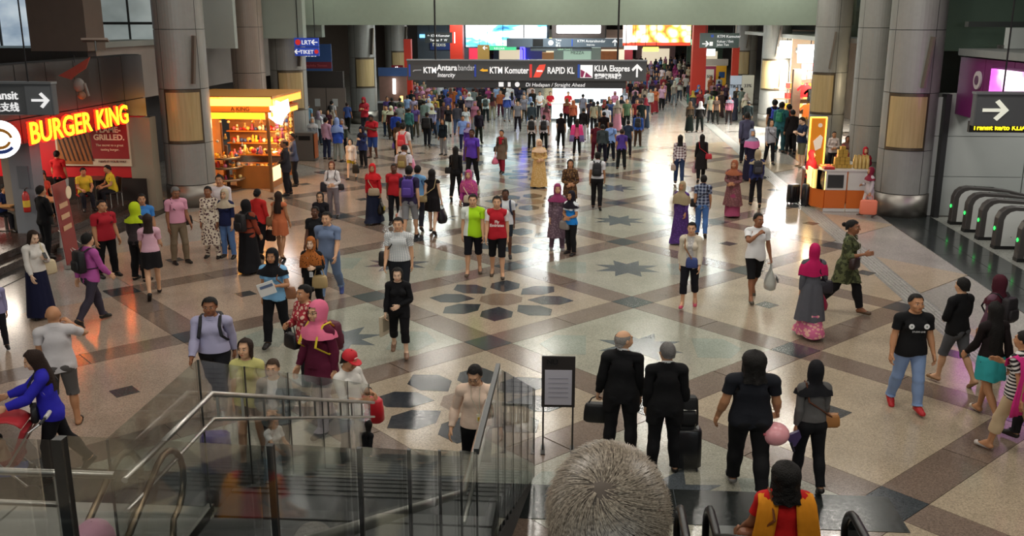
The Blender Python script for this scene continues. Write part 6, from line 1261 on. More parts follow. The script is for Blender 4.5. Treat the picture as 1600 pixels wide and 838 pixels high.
p = handpt(I, '-'); o = backpack({**I}, '#0f0f11', 'black backpack standing on the wheeled case of the right suited man'); o.location = (p[0] + .02, p[1] - .05, .86)
for c_ in [c for c in o.children if c.name.startswith('strap')]: c_.location.y += 10; bpy.data.objects.remove(c_)
MB().tube([(.15, 0, .1), (.22, -.03, -.05), (.24, -.02, -.22)], .014, 6, sy=2).obj('strap', plain('#0f0f11', .7), o)
suitcase(p[0] + .02, p[1] - .05, R(182), '#17171a', 'black wheeled case standing beside the right suited man', .42, .26, .58)
I = F(1165, 555, 766, 178, 'person with shoulder length black hair in a loose black tee, holding a pink balloon', tone=2, hr='curly', top=T('tee', '#1b1d24'), bot=T('trousers', BK), shoe='#7d7a78', ps='stepL', over={'arm-': (8, 10, 26), 'arm+': (0, 12, 16), 'grip-': 40}, girth=1.3)
p = handpt(I, '-'); o = thing('balloon', 'pink round balloon with a dark purple knot held by the person in black', 'balloon', tuple(p + [-.10, -.40, -.10])); MB().ball((0, 0, 0), .165, 20, 14, (1.12, .95, .92)).obj('skin', plain('#f0a7ae', .25), o, smooth=True); MB().prism([(.13, -.03), (.3, .06), (.33, -.02), (.26, -.16), (.2, -.12)], -.03, .03, 'y').obj('knot', plain('#3b2a5a', .4), o); MB().tube([(.2, -.03, -.1), (.25, -.03, -.22)], .02, 6).obj('tail', plain('#1d1a2a', .5), o); MB().ball((-.15, -.1, .03), .02, 6, 5).obj('spot', plain('#c2606a', .4), o)
I = F(1259, 571, 765, 184, 'person in black headscarf and grey leather jacket walking away with a tan bag', tone=2, sex='f', scf=T('s', '#17171b'), top=T('longcrop', '#5c5a59'), bot=T('trousers', '#121215'), ps='stepL')
bag(I, 'cross-', '#a8703a', 'small tan flap bag on a strap at the side of the grey jacket', .24, .18, .10, strap='#5a3320', flap='#b8803f')
I = figure((1.88, 8.1, .36), R(182), 1.72, 'person in bright red dress with an orange shawl stepping off the escalator', tone=3, sex='f', hr='curly', dress=T('tuniclong_tee', '#c41d1d'), top=None, bot=T('trousers', '#b01a1a'), ps='stepR', over={'arm+': (8, 14, 30), 'arm-': (8, 14, 30)}, lod=0, girth=1.2)
def shawl(I, col, col2, label, name='shawl', cat='shawl'):
    o = thing(name, label, cat, tuple(I['loc']), I['rz']); rt = I['root']; B = I['B']
    for s in (1, -1):
        V = []; Fc = []; n = 9; prof = [(.085, -.115, 1.30), (.10, -.09, 1.42), (.115, .02, 1.485), (.12, .115, 1.42), (.14, .15, 1.25), (.17, .165, 1.05), (.19, .165, .85), (.20, .16, .68)]
        for i, q in enumerate(prof):
            for k in range(n):
                u = k / (n - 1) - .5; wv = .012 * math.sin(k * 2.1 + i); V.append((s * (q[0] + u * (.15 + .012 * i) + .05), q[1] + wv + .012, q[2] + (0 if i not in (1, 2) else -.03 * abs(u))))
        Fc = [(i * n + k, i * n + k + 1, (i + 1) * n + k + 1, (i + 1) * n + k) for i in range(len(prof) - 1) for k in range(n - 1)]; V = np.array(V); W = np.zeros((len(V), len(BN))); c_ = sst(.97, 1.17, V[:, 2]); W[:, BI['chest']] = c_; W[:, BI['pelvis']] = 1 - c_
        P = (skin(V, W, B) - [0, 0, I['foot']]) * I['sc']; sp = 42 if col2 else len(Fc)
        me = npmesh('drape', P, np.array(Fc)); q = link('drape', me, cloth(col, 'block1.0', col2 or col), o); restattr(me, V); md = q.modifiers.new('t', 'SOLIDIFY'); md.thickness = .008
    return o
shawl(I, '#d98a1e', '#b3261c', 'orange and red long shawl over the shoulders of the red dress')
bag(I, 'hip+', '#7a4526', 'brown leather bag at the left side of the red dress', .28, .24, .12)
I = F(745, 568, 772, 4, 'person in cream shirt with a yellow badge, looking down by the stair glass', tone=1, hr='short', top=T('longtuck', '#e8cdb8'), bot=T('trousers', '#131315'), ps='pocket', over={'yaw': -12}, glasses=True)
def badge(I, label, col='#e9e2c8', spot='#d6b22a', x=.05, z=1.12, strap='#b9b3a0'):
    c = wpt(I, 'chest', (x, -.175, z)); o = thing('id_badge', label, 'badge', tuple(c), I['rz']); MB().box((0, 0, 0), (.075, .008, .11)).obj('card', plain(col, .5), o); MB().box((0, -.006, -.01), (.045, .004, .05)).obj('photo', plain(spot, .5), o)
    for s in (1, -1): MB().tube([(0, 0, .05), tuple(rz2(wpt(I, 'chest', (s * .05, -.15, 1.38)) - c, -I['rz'])), tuple(rz2(wpt(I, 'chest', (s * .06, -.02, 1.51)) - c, -I['rz']))], .004, 5).obj('ribbon', plain(strap, .6), o)
badge(I, 'white and yellow identity badge on the cream shirt')
I = F(553, 549, 738, 62, 'person in red cap and white long-sleeved top leaning at the stair rail', tone=2, hr='nape', top=T('threeq', '#dcd9d2'), bot=T('trousers', '#141518'), ps='phone2', over={'arm+': (20, 10, 75, 30), 'arm-': (25, 12, 70, 40), 'lean': -4})
def cap(I, col, label):
    c = wpt(I, 'head', (0, .012, 1.70)); o = thing('cap', label, 'cap', tuple(c), I['rz']); o.rotation_euler.x = R(22); MB().lathe((0, 0, -.02), [(.102, 0), (.103, .04), (.085, .085), (.05, .11), (.01, .12)], 20, cap=False).obj('crown', plain(col, .7), o, smooth=True); MB().prism([(-.08, -.07), (-.085, -.13), (-.05, -.185), (0, -.2), (.05, -.185), (.085, -.13), (.08, -.07)], -.025, -.012).obj('brim', plain(col, .7), o); MB().box((0, -.105, .03), (.06, .01, .02)).obj('badge_print', plain('#e9c9c4', .6), o)
cap(I, '#c8202c', 'bright red baseball cap on the person by the rail')
p = at(567, 715); o = thing('handbag', 'red and pink bag behind the legs of the red-capped person', 'bag', (p[0] + .06, p[1] + .25, .62)); rbox(.42, .2, .36, .1).obj('body', plain('#c41f2c', .45), o, smooth=True); MB().tube([(-.12, 0, .16), (0, 0, .34), (.12, 0, .16)], .012, 6).obj('strap', plain('#a01824', .5), o)
I = F(572, 661, 757, 150, 'child with dark hair, black top and blue jeans crouching behind the stair glass', sex='f', tone=2, hr='mid', top=T('long', '#15151a'), bot=T('trousers', '#2f4468'), shoe='#c9c5c0', ps='stand', over={'bend': 18})
I = F(430, 648, 772, 60, 'child with long dark hair in white tee and pale jeans behind the stair glass', sex='f', tone=2, hr='long', top=T('tee', '#d8d5d2'), bot=T('trousers', '#8fb0c9'), ps='reach')
p = at(341, 742); suitcase(p[0], p[1], R(10), '#4a3a86', 'shiny purple wheeled suitcase seen through the stair glass', .40, .26, .56, False)
I = F(397, 535, 728, 12, 'person with long dark hair in a pale yellow top and shorts', tone=1, sex='f', hr='mid', hc='b', top=T('tee', '#c9c27a'), bot=T('mini', '#3a2a2a'), ps='stepR', over={'yaw': -20})
I = F(438, 566, 752, 2, 'person in white vest top and open grey cardigan behind the glass', tone=1, sex='f', hr='tied', hc='n', top=T('tank', '#e2dfdc'), coat=T('long', '#6d7676'), bot=T('trousers', '#22242c'), ps='handsw')
I = F(342, 466, 641, 5, 'person with stout build in lavender shirt and dark trousers with pack straps', tone=3, hr='short', top=T('longtuck', '#a9a6c2'), bot=T('trousers', '#16161a'), ps='walkL', girth=1.2)
backpack(I, '#15151a', 'black backpack worn over the lavender shirt')
I = F(484, 450, 620, -38, 'person in red flowered blouse and black trousers with a black handbag', tone=2, sex='f', hr='tied', top=T('long', '#a8323e', 'flower', '#e0b9a4'), bot=T('trousers', BK), ps='elbowR', girth=1.06)
bag(I, 'elbow-', '#151517', 'black shiny handbag on the arm of the red flowered blouse', .34, .24, .14)
I = F(506, 478, 676, -32, 'person in pink headscarf and maroon tunic with a yellow pack strap', tone=1, sex='f', scf=T('s', '#e0708f'), dress=T('hip', '#5c1a34'), top=None, bot=T('wide', '#b9aeb4'), ps='stepL', girth=1.14, glasses=True)
backpack(I, '#5c1a2f', 'maroon backpack with bright yellow straps on the maroon tunic', strapcol='#d9c02c')
I = F(625, 421, 556, 6, 'person in loose black jacket and cropped black trousers carrying papers', tone=0, sex='f', hr='mid', top=T('jacket', '#111114'), bot=T('capri', '#101013'), shoe='#8a6a55', ps='handsw', girth=1.1, over={'arm-': (4, 6, 20), 'nod': 10})
p = handpt(I, '-'); o = thing('paper_bag', 'folded cream papers carried low by the person in black', 'paper', tuple(p - [0.02, 0, .14]), R(70)); MB().box((0, 0, 0), (.26, .05, .36)).obj('sheaf', plain('#c9bda4', .7), o); MB().box((.02, -.03, .02), (.2, .01, .25)).obj('print', plain('#8d8470', .7), o)
I = F(434, 394, 541, 2, 'person in black headscarf and sky blue tee holding a newspaper', tone=2, sex='f', scf=T('s', '#121216'), top=T('tee', '#7fb4dc'), bot=T('trousers', '#141418'), ps='elbowL', girth=1.12)
p = handpt(I, '+'); o = thing('newspaper', 'folded white newspaper held under the arm of the sky blue tee', 'newspaper', tuple(p + [-.06, -.06, -.02]), R(10)); MB().box((0, 0, 0), (.30, .04, .24), ry=R(-18)).obj('pages', plain('#d9d8d4', .7), o); MB().box((0, -.025, .05), (.24, .008, .05), ry=R(-18)).obj('headline', plain('#5a6a8a', .7), o)
bag(I, 'hip+', '#8a5a3a', 'brown bag at the hip of the sky blue tee', .26, .22, .1)
I = F(492, 375, 500, 2, 'person in orange leopard headscarf and black clothes with a white badge', tone=0, sex='f', scf=T('long', '#a8602a', 'dots', '#3a2010'), top=T('long', BK), bot=T('trousers', BK), ps='elbowL')
bag(I, 'elbow+', '#b59a6a', 'beige handbag on the arm of the orange leopard headscarf', .32, .26, .14); badge(I, 'white identity badge on the black top', '#e6e6e6', '#cfcfd4', .02, 1.02)
I = F(517, 332, 467, 2, 'person in grey blue polo shirt and pale jeans walking to the camera', tone=1, hr='short', top=T('polo', '#6f7f9c'), bot=T('trousers', '#7288a8'), shoe='#4a5a9a', ps='walkR', girth=1.1)
I = F(498, 326, 442, -6, 'person in black tee half hidden behind the grey blue polo', tone=4, hr='crop', top=T('tee', '#17171a'), bot=T('trousers', '#1a1c24'), ps='stepL')
I = F(505, 303, 402, 4, 'person with glasses and wavy hair in a black dress behind the grey blue polo', tone=1, sex='f', hr='bob', dress=T('knee_tee', '#17151b'), top=None, bot=None, ps='stepR', glasses=True)
I = F(626, 344, 484, 2, 'person in white checked short-sleeved shirt and dark trousers with a shoulder bag', tone=1, hr='short', top=T('tuck', '#dcdcd8', 'grid', '#9aa4ae'), bot=T('trousers', '#1d2026'), ps='stepL', girth=1.1)
bag(I, 'hip-', '#1b1714', 'dark shoulder bag at the side of the checked shirt', .30, .32, .12)
p = at(606, 420); o = thing('bag', 'black upright bag behind the checked shirt', 'bag', (p[0], p[1] + .6, .3)); rbox(.34, .22, .55, .05).obj('body', plain('#1b1816', .5), o, smooth=True); MB().tube([(-.1, 0, .26), (0, 0, .4), (.1, 0, .26)], .012, 6).obj('handle', plain('#1b1816', .5), o)
I = F(740, 307, 431, 2, 'person in lime green tee and black shorts beside the red jersey', tone=1, hr='short', top=T('tee', '#a8d820', 'half', '#dfe6dc'), bot=T('knee', '#12121a'), shoe='~#5a4a3a', ps='stepR', girth=1.06)
I = F(777, 310, 435, 2, 'person in red and white football jersey and black shorts', tone=1, hr='short', top=T('tee', '#b3202c', 'sleeve', '#e2dedc'), bot=T('knee', '#101014'), shoe='~#4a3a2a', ps='stepL', girth=1.04)
for i, (tx, dz) in enumerate((('Fly', .0), ('Emirates', -.075))):
    c = wpt(I, 'chest', (0, -.172, 1.22 + dz)); o = lettering('lettering', tx, (0, 0, 0), 0, .095, plain('#ecd9d6', .6), I['root'], align='CENTER', depth=.003, bold=.003); o.location = tuple(c - np.array(I['root'].location)); o.rotation_euler = (R(90), 0, 0)
    o.matrix_parent_inverse.identity()
I = F(790, 299, 404, 4, 'person in white tee with navy pack straps behind the red jersey', tone=4, hr='crop', top=T('tee', '#d5d8dc'), bot=T('shorts', '#222832'), ps='stepL')
backpack(I, '#1e2a44', 'navy backpack worn behind the red jersey')
I = F(870, 289, 391, 6, 'person in mauve headscarf and long mauve patterned outfit', tone=1, sex='f', scf=T('s', '#8f3a63'), dress=T('tuniclong', '#6a5560', 'flower', '#86707a'), top=None, bot=T('wide', '#64505c'), shoe='#8d8a88', ps='stand')
I = F(891, 300, 398, -38, 'person in blue and white shirt and black trousers with a grey handbag', tone=2, sex='f', scf=T('s', '#1a1722'), top=T('tee', '#e2e6ea', 'block1.27', '#1f7fd0'), bot=T('trousers', BK), ps='hands')
bag(I, 'elbow-', '#8a817c', 'grey handbag held before the blue and white shirt', .32, .22, .14)
I = F(890, 250, 342, 3, 'person in brown and gold tunic behind the mauve headscarf', tone=2, sex='f', hr='bob', dress=T('tunic', '#4a3426', 'flower', '#7a5a34'), top=None, bot=T('trousers', '#2a1d18'), ps='hands')
I = F(842, 219, 293, 14, 'person in long pale yellow gown and cream headscarf', tone=1, sex='f', scf=T('s', '#e0bfa0'), dress=T('long', '#cfa868', 'flower', '#dcbc86'), top=None, bot=None, ps='hands', lod=0, girth=1.12)
I = F(932, 240, 328, 176, 'person in white shirt and black trousers with a black backpack walking away', tone=2, hr='short', top=T('tuck', '#dfe0e2'), bot=T('trousers', BK), ps='stepL', lod=0)
backpack(I, '#131316', 'black backpack on the white shirt walking away')
I = F(713, 231, 313, 172, 'person with very long black hair all in black walking away', tone=1, sex='f', hr='vlong', top=T('long', '#0f0f12'), bot=T('tight', '#0f0f12'), ps='stepR', lod=0)
bag(I, 'hip+', '#121214', 'black bag on the shoulder of the person all in black', .28, .22, .1)
I = F(733, 269, 362, -6, 'person in magenta patterned headscarf and magenta top with a cream bag', tone=1, sex='f', scf=T('long', '#b0447c', 'dots', '#c9906a'), top=T('long', '#a83c86'), bot=T('trousers', '#4a4550'), ps='stepL', lod=0)
bag(I, 'cross-front+', '#cdbda4', 'cream bag before the magenta top', .34, .22, .12)
I = F(738, 204, 290, -12, 'person in bright purple polo shirt and black trousers', tone=4, hr='crop', top=T('polo', '#5a3aa8'), bot=T('trousers', BK), ps='bagL', lod=0)
I = F(585, 259, 350, 2, 'person in scarlet headscarf and scarlet top with a long navy skirt', tone=2, sex='f', scf=T('s', '#c81f26'), top=T('long', '#c01f28'), bot=T('skirtlong', '#1c2238'), ps='bagL', lod=0)
bag(I, 'cross-front+', '#a8957a', 'beige bag before the scarlet top', .36, .22, .12); sack(I, '+', '#1d1c16', 'black and yellow shopping bag held by the scarlet headscarf', .28, .36, '#c9b23a')
I = F(618, 259, 352, 3, 'person in plain red tee and dark trousers with a shoulder strap', tone=4, hr='crop', top=T('tee', '#b5222a'), bot=T('trousers', '#15151a'), ps='stepR', lod=0)
I = F(642, 262, 374, 178, 'person with a purple backpack and grey shorts walking away', tone=1, hr='short', top=T('tee', '#2f2744'), bot=T('knee', '#85868a'), ps='bagL', lod=0)
backpack(I, '#4a2f8a', 'big purple backpack on the person in grey shorts', '#5a3f9a', .34, .48, .2); sack(I, '+', '#e0dedc', 'white plastic carrier bag beside the grey shorts', .32, .36, '#d98a6a')
I = F(655, 261, 360, 176, 'person in light blue top beside the purple backpack', tone=1, sex='f', hr='short', top=T('tee', '#6fa0cf'), bot=T('trousers', '#2a2d38'), ps='stepL', lod=0)
I = F(677, 267, 366, 170, 'person in short black dress and ankle boots walking away with a beige bag', tone=0, sex='f', hr='bob', dress=T('mini_tank', '#151114'), top=None, bot=None, shoe='#15110f', ps='bagR', lod=0)
bag(I, 'cross-back+', '#b59f72', 'beige flap bag across the back of the short black dress', .30, .18, .1, flap='#c2ad80'); sack(I, '-', '#14161a', 'black shopping bag with a pale print beside the black dress', .34, .40, '#7a8a6a'); sack(I, '-', '#b8507c', 'pink shopping bag behind the black shopping bag', .24, .34, dx=.14)
I = F(632, 228, 326, 178, 'person in pale shirt bending under a brown backpack', tone=3, hr='short', top=T('shirt', '#cfc6cc'), bot=T('trousers', '#2a2f3f'), ps='stepR', over={'bend': 16, 'nod': 20}, lod=1)
backpack(I, '#8a6f4a', 'brown and khaki backpack on the pale shirt', '#a08a50')
I = F(632, 194, 285, 176, 'person with a red backpack over black and white clothes', tone=1, sex='f', hr='tied', top=T('tee', '#d9d4d2'), bot=T('trousers', '#15151a'), ps='bagR', lod=1)
backpack(I, '#c8232e', 'bright red backpack on black and white clothes', '#d9434a'); sack(I, '-', '#d07a9a', 'pink shopping bag right of the red backpack', .26, .4)
I = F(522, 253, 340, 2, 'person with short red hair in a white blouse with two dark bags', tone=1, sex='f', hr='bob', hc='r', top=T('longtuck', '#e2dcda'), bot=T('trousers', '#7d7478'), ps='hands', lod=0)
bag(I, 'hip-', '#1d1a24', 'big dark tote on the right shoulder of the white blouse', .32, .32, .12); bag(I, 'hip+', '#241f22', 'small dark handbag at the left of the white blouse', .24, .2, .1)
I = F(550, 219, 282, -8, 'person in white crop top and yellow shorts with an open cardigan', tone=0, sex='f', hr='long', top=T('tank', '#e4e2de'), coat=T('long', '#cfc0b4'), bot=T('mini', '#b59a1c'), ps='bagL', lod=1)
bag(I, 'hand+', '#171716', 'black tote hanging beside the yellow shorts', .28, .34, .1, drop=.1)
I = F(568, 198, 262, -24, 'person in navy blouse and dark headscarf looking at a phone', tone=1, sex='f', scf=T('s', '#1d1a2a'), dress=T('hip', '#24305e'), top=None, bot=T('trousers', '#16161c'), ps='phone', lod=1)
I = F(583, 179, 247, -20, 'person in red tee and blue shorts beside the left column', tone=4, hr='crop', top=T('tee', '#b8242f'), bot=T('knee', '#2f4a8a'), shoe='~#3a2a20', ps='phone2', lod=1, girth=1.15)
I = F(571, 152, 212, -10, 'person in red headscarf and red vest leaning on the left column', tone=2, sex='f', scf=T('s', '#8a1f28'), top=T('long', '#b32c38'), bot=T('trousers', '#2a2a33'), ps='phone2', lod=1)
I = F(529, 185, 252, 176, 'person in pale blue headscarf and royal blue top seen from behind', tone=1, sex='f', scf=T('long', '#8aa2d8'), dress=T('hip', '#2f4fae'), top=None, bot=T('trousers', '#8a9088'), ps='stand', lod=1)
I = F(512, 184, 249, 160, 'person in pink shirt and dark jeans facing the doorway', tone=1, hr='short', top=T('long', '#c29ab0'), bot=T('trousers', '#232a44'), ps='stand', lod=1)
I = F(491, 184, 246, 20, 'person in grey headscarf and pale grey top by the waste bin', tone=1, sex='f', scf=T('s', '#a9a8a8'), top=T('long', '#a3acb4'), bot=T('trousers', '#33363c'), ps='stand', lod=1)
I = F(1060, 213, 289, 176, 'person in red and white plaid shirt and jeans walking away', tone=2, sex='f', hr='mid', top=T('long', '#d8d2d4', 'plaid', '#5a2a3a'), bot=T('trousers', '#2a3a5c'), ps='stepL', lod=0)
bag(I, 'hand+', '#b5a090', 'pale bag hanging beside the plaid shirt', .2, .24, .08, drop=.06)
I = F(1094, 212, 285, 182, 'person in black dress with a red bag on her back', tone=2, sex='f', hr='long', dress=T('knee', '#1b181a'), top=None, bot=T('tight', '#141416'), ps='stepR', lod=0)
bag(I, 'cross-back-', '#b51f30', 'bright red bag across the black dress', .26, .2, .1); sack(I, '+', '#c99aa4', 'pink striped carrier bag beside the black dress', .26, .38)
I = F(1143, 253, 338, -30, 'person in rust headscarf and wine coloured long dress hurrying left', tone=2, sex='f', scf=T('s', '#9a5a3e'), dress=T('tuniclong', '#70484a', 'flower', '#845a58'), top=None, bot=T('skirtlong', '#8a3a56'), ps='handsw', lod=0, girth=1.1)
I = F(1179, 237, 324, 178, 'person in beige headscarf with a black printed backpack walking away', tone=2, sex='f', scf=T('s', '#a8987c'), top=T('long', '#28305e'), bot=T('tight', '#15151b'), ps='stepL', lod=0)
backpack(I, '#1c1c22', 'black backpack with pale print below the beige headscarf', '#3a3a40')
I = F(1171, 203, 282, 4, 'person in pink and blue shaded headscarf and dark gown', tone=1, sex='f', scf=T('long', '#8a93aa', 'block1.38', '#d070a4'), dress=T('long', '#1d1a30'), top=None, bot=None, ps='stand', lod=1)
I = F(1163, 176, 258, 172, 'person in grey purple jacket and dark trousers walking away', tone=3, hr='short', top=T('jacket', '#4a4a62'), bot=T('trousers', '#191b26'), ps='walkL', lod=1)
I = F(1201, 189, 258, 6, 'person in grey and black striped sweater with a cross strap', tone=1, sex='f', hr='mid', top=T('long', '#b3b3bc', 'stripe', '#9a9aa6'), bot=T('tight', '#14141a'), ps='stepL', lod=1)
bag(I, 'cross+', '#16161c', 'small dark bag on the cross strap of the striped sweater', .2, .16, .08)
I = F(1062, 287, 381, -30, 'person in khaki headscarf and long purple dress', tone=2, sex='f', scf=T('long', '#a09070'), dress=T('long', '#4a2f6a', 'flower', '#5a3a80'), top=None, bot=None, ps='stepR', lod=0)
I = F(1095, 276, 371, 172, 'person in navy plaid shirt and blue jeans walking away', tone=2, hr='short', top=T('shirt', '#27304a', 'plaid', '#9aa4b8'), bot=T('trousers', '#4a72ae'), ps='stepL', lod=0)
bag(I, 'cross+', '#141417', 'black sling bag at the side of the navy plaid shirt', .22, .24, .09)
I = F(1075, 351, 481, -12, 'person in cream cardigan over a lace top with a navy bag', tone=1, sex='f', hr='tied', top=T('tank', '#b9b4b0', 'dots', '#d8d4d0'), coat=T('long', '#cfc4b0'), bot=T('capri', '#16161e'), shoe='~#d0506a', ps='stepR', lod=0)
bag(I, 'cross-front+', '#33427c', 'navy blue flat bag before the cream cardigan', .26, .22, .08, strap='#8a5a30')
I = F(1176, 334, 470, 8, 'person in white v-neck tee and black shorts with a raised fist', tone=3, hr='crop', top=T('tee', '#e4e4e4'), bot=T('knee', '#121214'), shoe='~#4a4438', ps='walkR', over={'arm-': (58, 6, 120, 62), 'grip-': 75, 'arm+': (-6, 12, 16), 'yaw': 24, 'grip+': 60})
sack(I, '+', '#b9bcb6', 'silver plastic carrier bag with large letters beside the black shorts', .34, .46, None, 'OCC')
I = F(1262, 386, 526, 178, 'person in deep pink headscarf and grey flowered long dress walking away', tone=2, sex='f', scf=T('long', '#b81a58'), dress=T('mid', '#58585f'), top=None, bot=T('skirtlong', '#d06a90', 'flower', '#e6b0a0'), ps='bagR', over={'arm-': (6, 14, 40, 10)})
bag(I, 'hip-', '#1f1a24', 'black patterned bag on the shoulder of the deep pink headscarf', .30, .26, .12); sack(I, '-', '#9a1440', 'crimson bag beside the grey flowered dress', .34, .34)
I = F(1318, 345, 490, 52, 'person in green camouflage tunic and black leggings striding right', tone=3, sex='f', hr='tied', dress=T('tunic_q', '#5b6040', 'camo', '#363a26'), top=None, bot=T('tight', BK), shoe='~#5a4632', ps='walkL', over={'arm-': (15, 12, 95, 30)}, girth=1.1)
bag(I, 'elbow-', '#2a1714', 'dark brown bag clasped under the arm of the camouflage tunic', .34, .24, .14, drop=.02); badge(I, 'pale identity card on the camouflage tunic', '#d8d8d2', '#b9b9b4', .04, 1.1)
I = F(1413, 465, 641, 2, 'person in black tee with two white round prints, jeans and red shoes', tone=2, hr='crop', top=T('tee', '#131315'), bot=T('trousers', '#7f96bd'), shoe='#b51a22', ps='stepL', over={'yaw': 8, 'arm+': (0, 9, 14), 'arm-': (0, 9, 14)}, girth=1.15)
for s in (-1, 1):
    c = wpt(I, 'chest', (s * .095, -.168, 1.34)); o = MB().tube([(0, 0, 0), (0, -.008, 0)], .042, 14).obj('round_print', plain('#e6e6e6', .6), I['root']); o.location = tuple(c - np.array(I['root'].location)); o = MB().tube([(0, -.008, 0), (0, -.013, 0)], .014, 10).obj('print_centre', plain('#7a8a80', .6), I['root']); o.location = tuple(c - np.array(I['root'].location))
c = wpt(I, 'chest', (0.0, -.172, 1.25)); o = lettering('lettering', 'STUDIO LINE', (0, 0, 0), 0, .034, plain('#d0d0d0', .6), I['root'], align='CENTER', depth=.003); o.location = tuple(c - np.array(I['root'].location))
I = F(1485, 438, 601, -152, 'person in black long-sleeved top and grey shorts walking away', tone=1, hr='short', top=T('long', '#121214'), bot=T('knee', '#55565a'), shoe='~#8a6a4a', ps='handsw', girth=1.02)
I = F(1543, 433, 592, -150, 'person in dark maroon headscarf with a grey scarf by the gates', tone=2, sex='f', scf=T('s', '#451824'), top=T('long', '#6a4a58'), bot=T('trousers', '#2a2a3a'), ps='callR')
backpack(I, '#1a1418', 'dark backpack on the maroon headscarf by the gates')
I = F(1535, 474, 656, -160, 'person with long black hair in a black top and short turquoise skirt', tone=2, sex='f', hr='vlong', top=T('long', '#1c1415'), bot=T('skirtmini', '#3aa8ac'), shoe='~#c0b0a0', ps='walkR')
I = F(1578, 520, 712, -150, 'person in black and white striped top and cream trousers with a pink scarf', tone=2, sex='f', hr='tied', top=T('tee', '#d8d4cf', 'stripe', '#2a2628'), bot=T('capri', '#c2ab8a'), shoe='~#c9c0b8', ps='walkL', girth=1.1, over={'arm-': (20, 14, 90, 20)})
shawl(I, '#d0307c', None, 'hot pink scarf over the shoulder of the striped top', 'scarf', 'scarf')
I = F(1604, 503, 690, -150, 'person in a pointed black hat at the right picture edge', tone=2, sex='f', hr='mid', top=T('long', '#1a1618'), bot=T('trousers', '#1a1a1e'), ps='stepL')
c = wpt(I, 'head', (0, .01, 1.73)); o = thing('hat', 'pointed black hat at the right picture edge', 'hat', tuple(c)); MB().lathe((0, 0, 0), [(.2, 0), (.2, .01), (.11, .02), (.07, .1), (.01, .2)], 20, cap=False).obj('felt', plain('#0f0f11', .8), o, smooth=True)
# --- left side
I = F(104, 480, 662, 205, 'person with a bald head in white shirt and grey shorts, phone at the ear', tone=2, hr=None, top=T('shirt', '#c9c4c4'), bot=T('knee', '#5a5654'), shoe='~#3a2c22', ps='callR', girth=1.15)
I = F(92, 546, 748, -62, 'person with long dark hair in a royal blue cardigan pushing a red stroller', tone=1, sex='f', hr='long', hc='b', top=T('tank', '#d8c9c4'), coat=T('long', '#2b27a8'), bot=T('trousers', '#131317'), ps='push', over={'nod': 18})
bag(I, 'cross-front+', '#141418', 'black bag hanging before the royal blue cardigan', .26, .22, .1)
def stroller():
    p = at(30, 770); t = thing('stroller', 'red and black baby stroller pushed from the right', 'stroller', (p[0] - .1, p[1], 0), R(15)); O = lambda n, mb, m, **k: mb.obj(n, m, t, **k)
    for sx in (-.25, .25):
        for x in (-.35, .33): O('wheel', MB().tube([(x, sx - .02, .1), (x, sx + .02, .1)], .1, 16), RUB)
        O('frame_tube', MB().tube([(-.35, sx, .12), (.1, sx, .5), (.38, sx, .92), (.52, sx * .96, 1.02)], .016, 8), STEEL); O('frame_tube', MB().tube([(.33, sx, .12), (-.05, sx, .55), (-.15, sx, .75)], .016, 8), STEEL)
    O('push_bar', MB().tube([(.52, -.24, 1.02), (.56, 0, 1.05), (.52, .24, 1.02)], .02, 8), BLACK); O('grip', MB().tube([(.555, -.1, 1.047), (.56, .0, 1.05), (.555, .1, 1.047)], .028, 8), plain('#c9c5c2', .5))
    O('seat', MB().box((-.02, 0, .45), (.42, .4, .06), ry=R(-12)), plain('#8f1c22', .6)); O('backrest', MB().box((.2, 0, .68), (.06, .4, .5), ry=R(22)), plain('#a0222a', .6)); O('leg_rest', MB().box((-.3, 0, .33), (.06, .36, .3), ry=R(-20)), plain('#1c1a1c', .6)); O('basket', MB().box((.02, 0, .22), (.5, .4, .14)), plain('#1a1a1e', .7)); O('parcel', MB().box((.05, 0, .32), (.3, .3, .08)), plain('#3f5fb0', .6))
    V = []; n = 9
    for i in range(8):
        a = R(10 + i * 18)
        for k in range(n):
            u = (k / (n - 1) - .5) * .46; r = .34 * (1 - .35 * (2 * u) ** 2 * .6); V.append((.08 - r * math.cos(a) * .9, u, .74 + r * math.sin(a)))
    q = O('hood', MB().add(V, [(i * n + k, i * n + k + 1, (i + 1) * n + k + 1, (i + 1) * n + k) for i in range(7) for k in range(n - 1)]), plain('#b3232c', .6), smooth=True); q.modifiers.new('t', 'SOLIDIFY').thickness = .012
    O('hood_trim', MB().tube([(.08 - .34 * (1 - .35 * (2 * u) ** 2 * .6) * math.cos(R(10)) * .9, u, .74 + .34 * (1 - .35 * (2 * u) ** 2 * .6) * math.sin(R(10))) for u in np.linspace(-.23, .23, 9)], .018, 6), plain('#8d8a8a', .6))
    figure((p[0] - .12, p[1] + .0, .20), R(-75), .82, 'child in pale clothes sitting inside the red stroller', sex='m', tone=1, hr='crop', top=T('tee', '#c9a98a'), bot=T('shorts', '#d0c4b8'), ps='sit', lod=1)
stroller()
I = F(66, 360, 497, 62, 'person in white top and long navy skirt holding up a phone', tone=0, sex='f', hr='mid', hc='b', top=T('longtuck', '#d9d4cc'), bot=T('skirtlong', '#171a36'), ps='phone')
bag(I, 'hip+', '#cfc09c', 'cream slouchy bag at the hip of the white top', .40, .30, .14); phone_for(I, '+', 'dark phone held up by the person in the long navy skirt')
I = F(150, 366, 506, 148, 'person in magenta shirt with a black backpack striding away', tone=1, hr='short', top=T('long', '#b0559a'), bot=T('trousers', '#3a3440'), ps='walkL')
backpack(I, '#141317', 'black backpack on the magenta shirt', None, .32, .44)
I = F(171, 314, 432, 55, 'person in red polo shirt and black trousers standing by the burger shop', tone=2, hr='crop', top=T('polo', '#a8222e'), bot=T('trousers', '#131214'), ps='stand', girth=1.18)
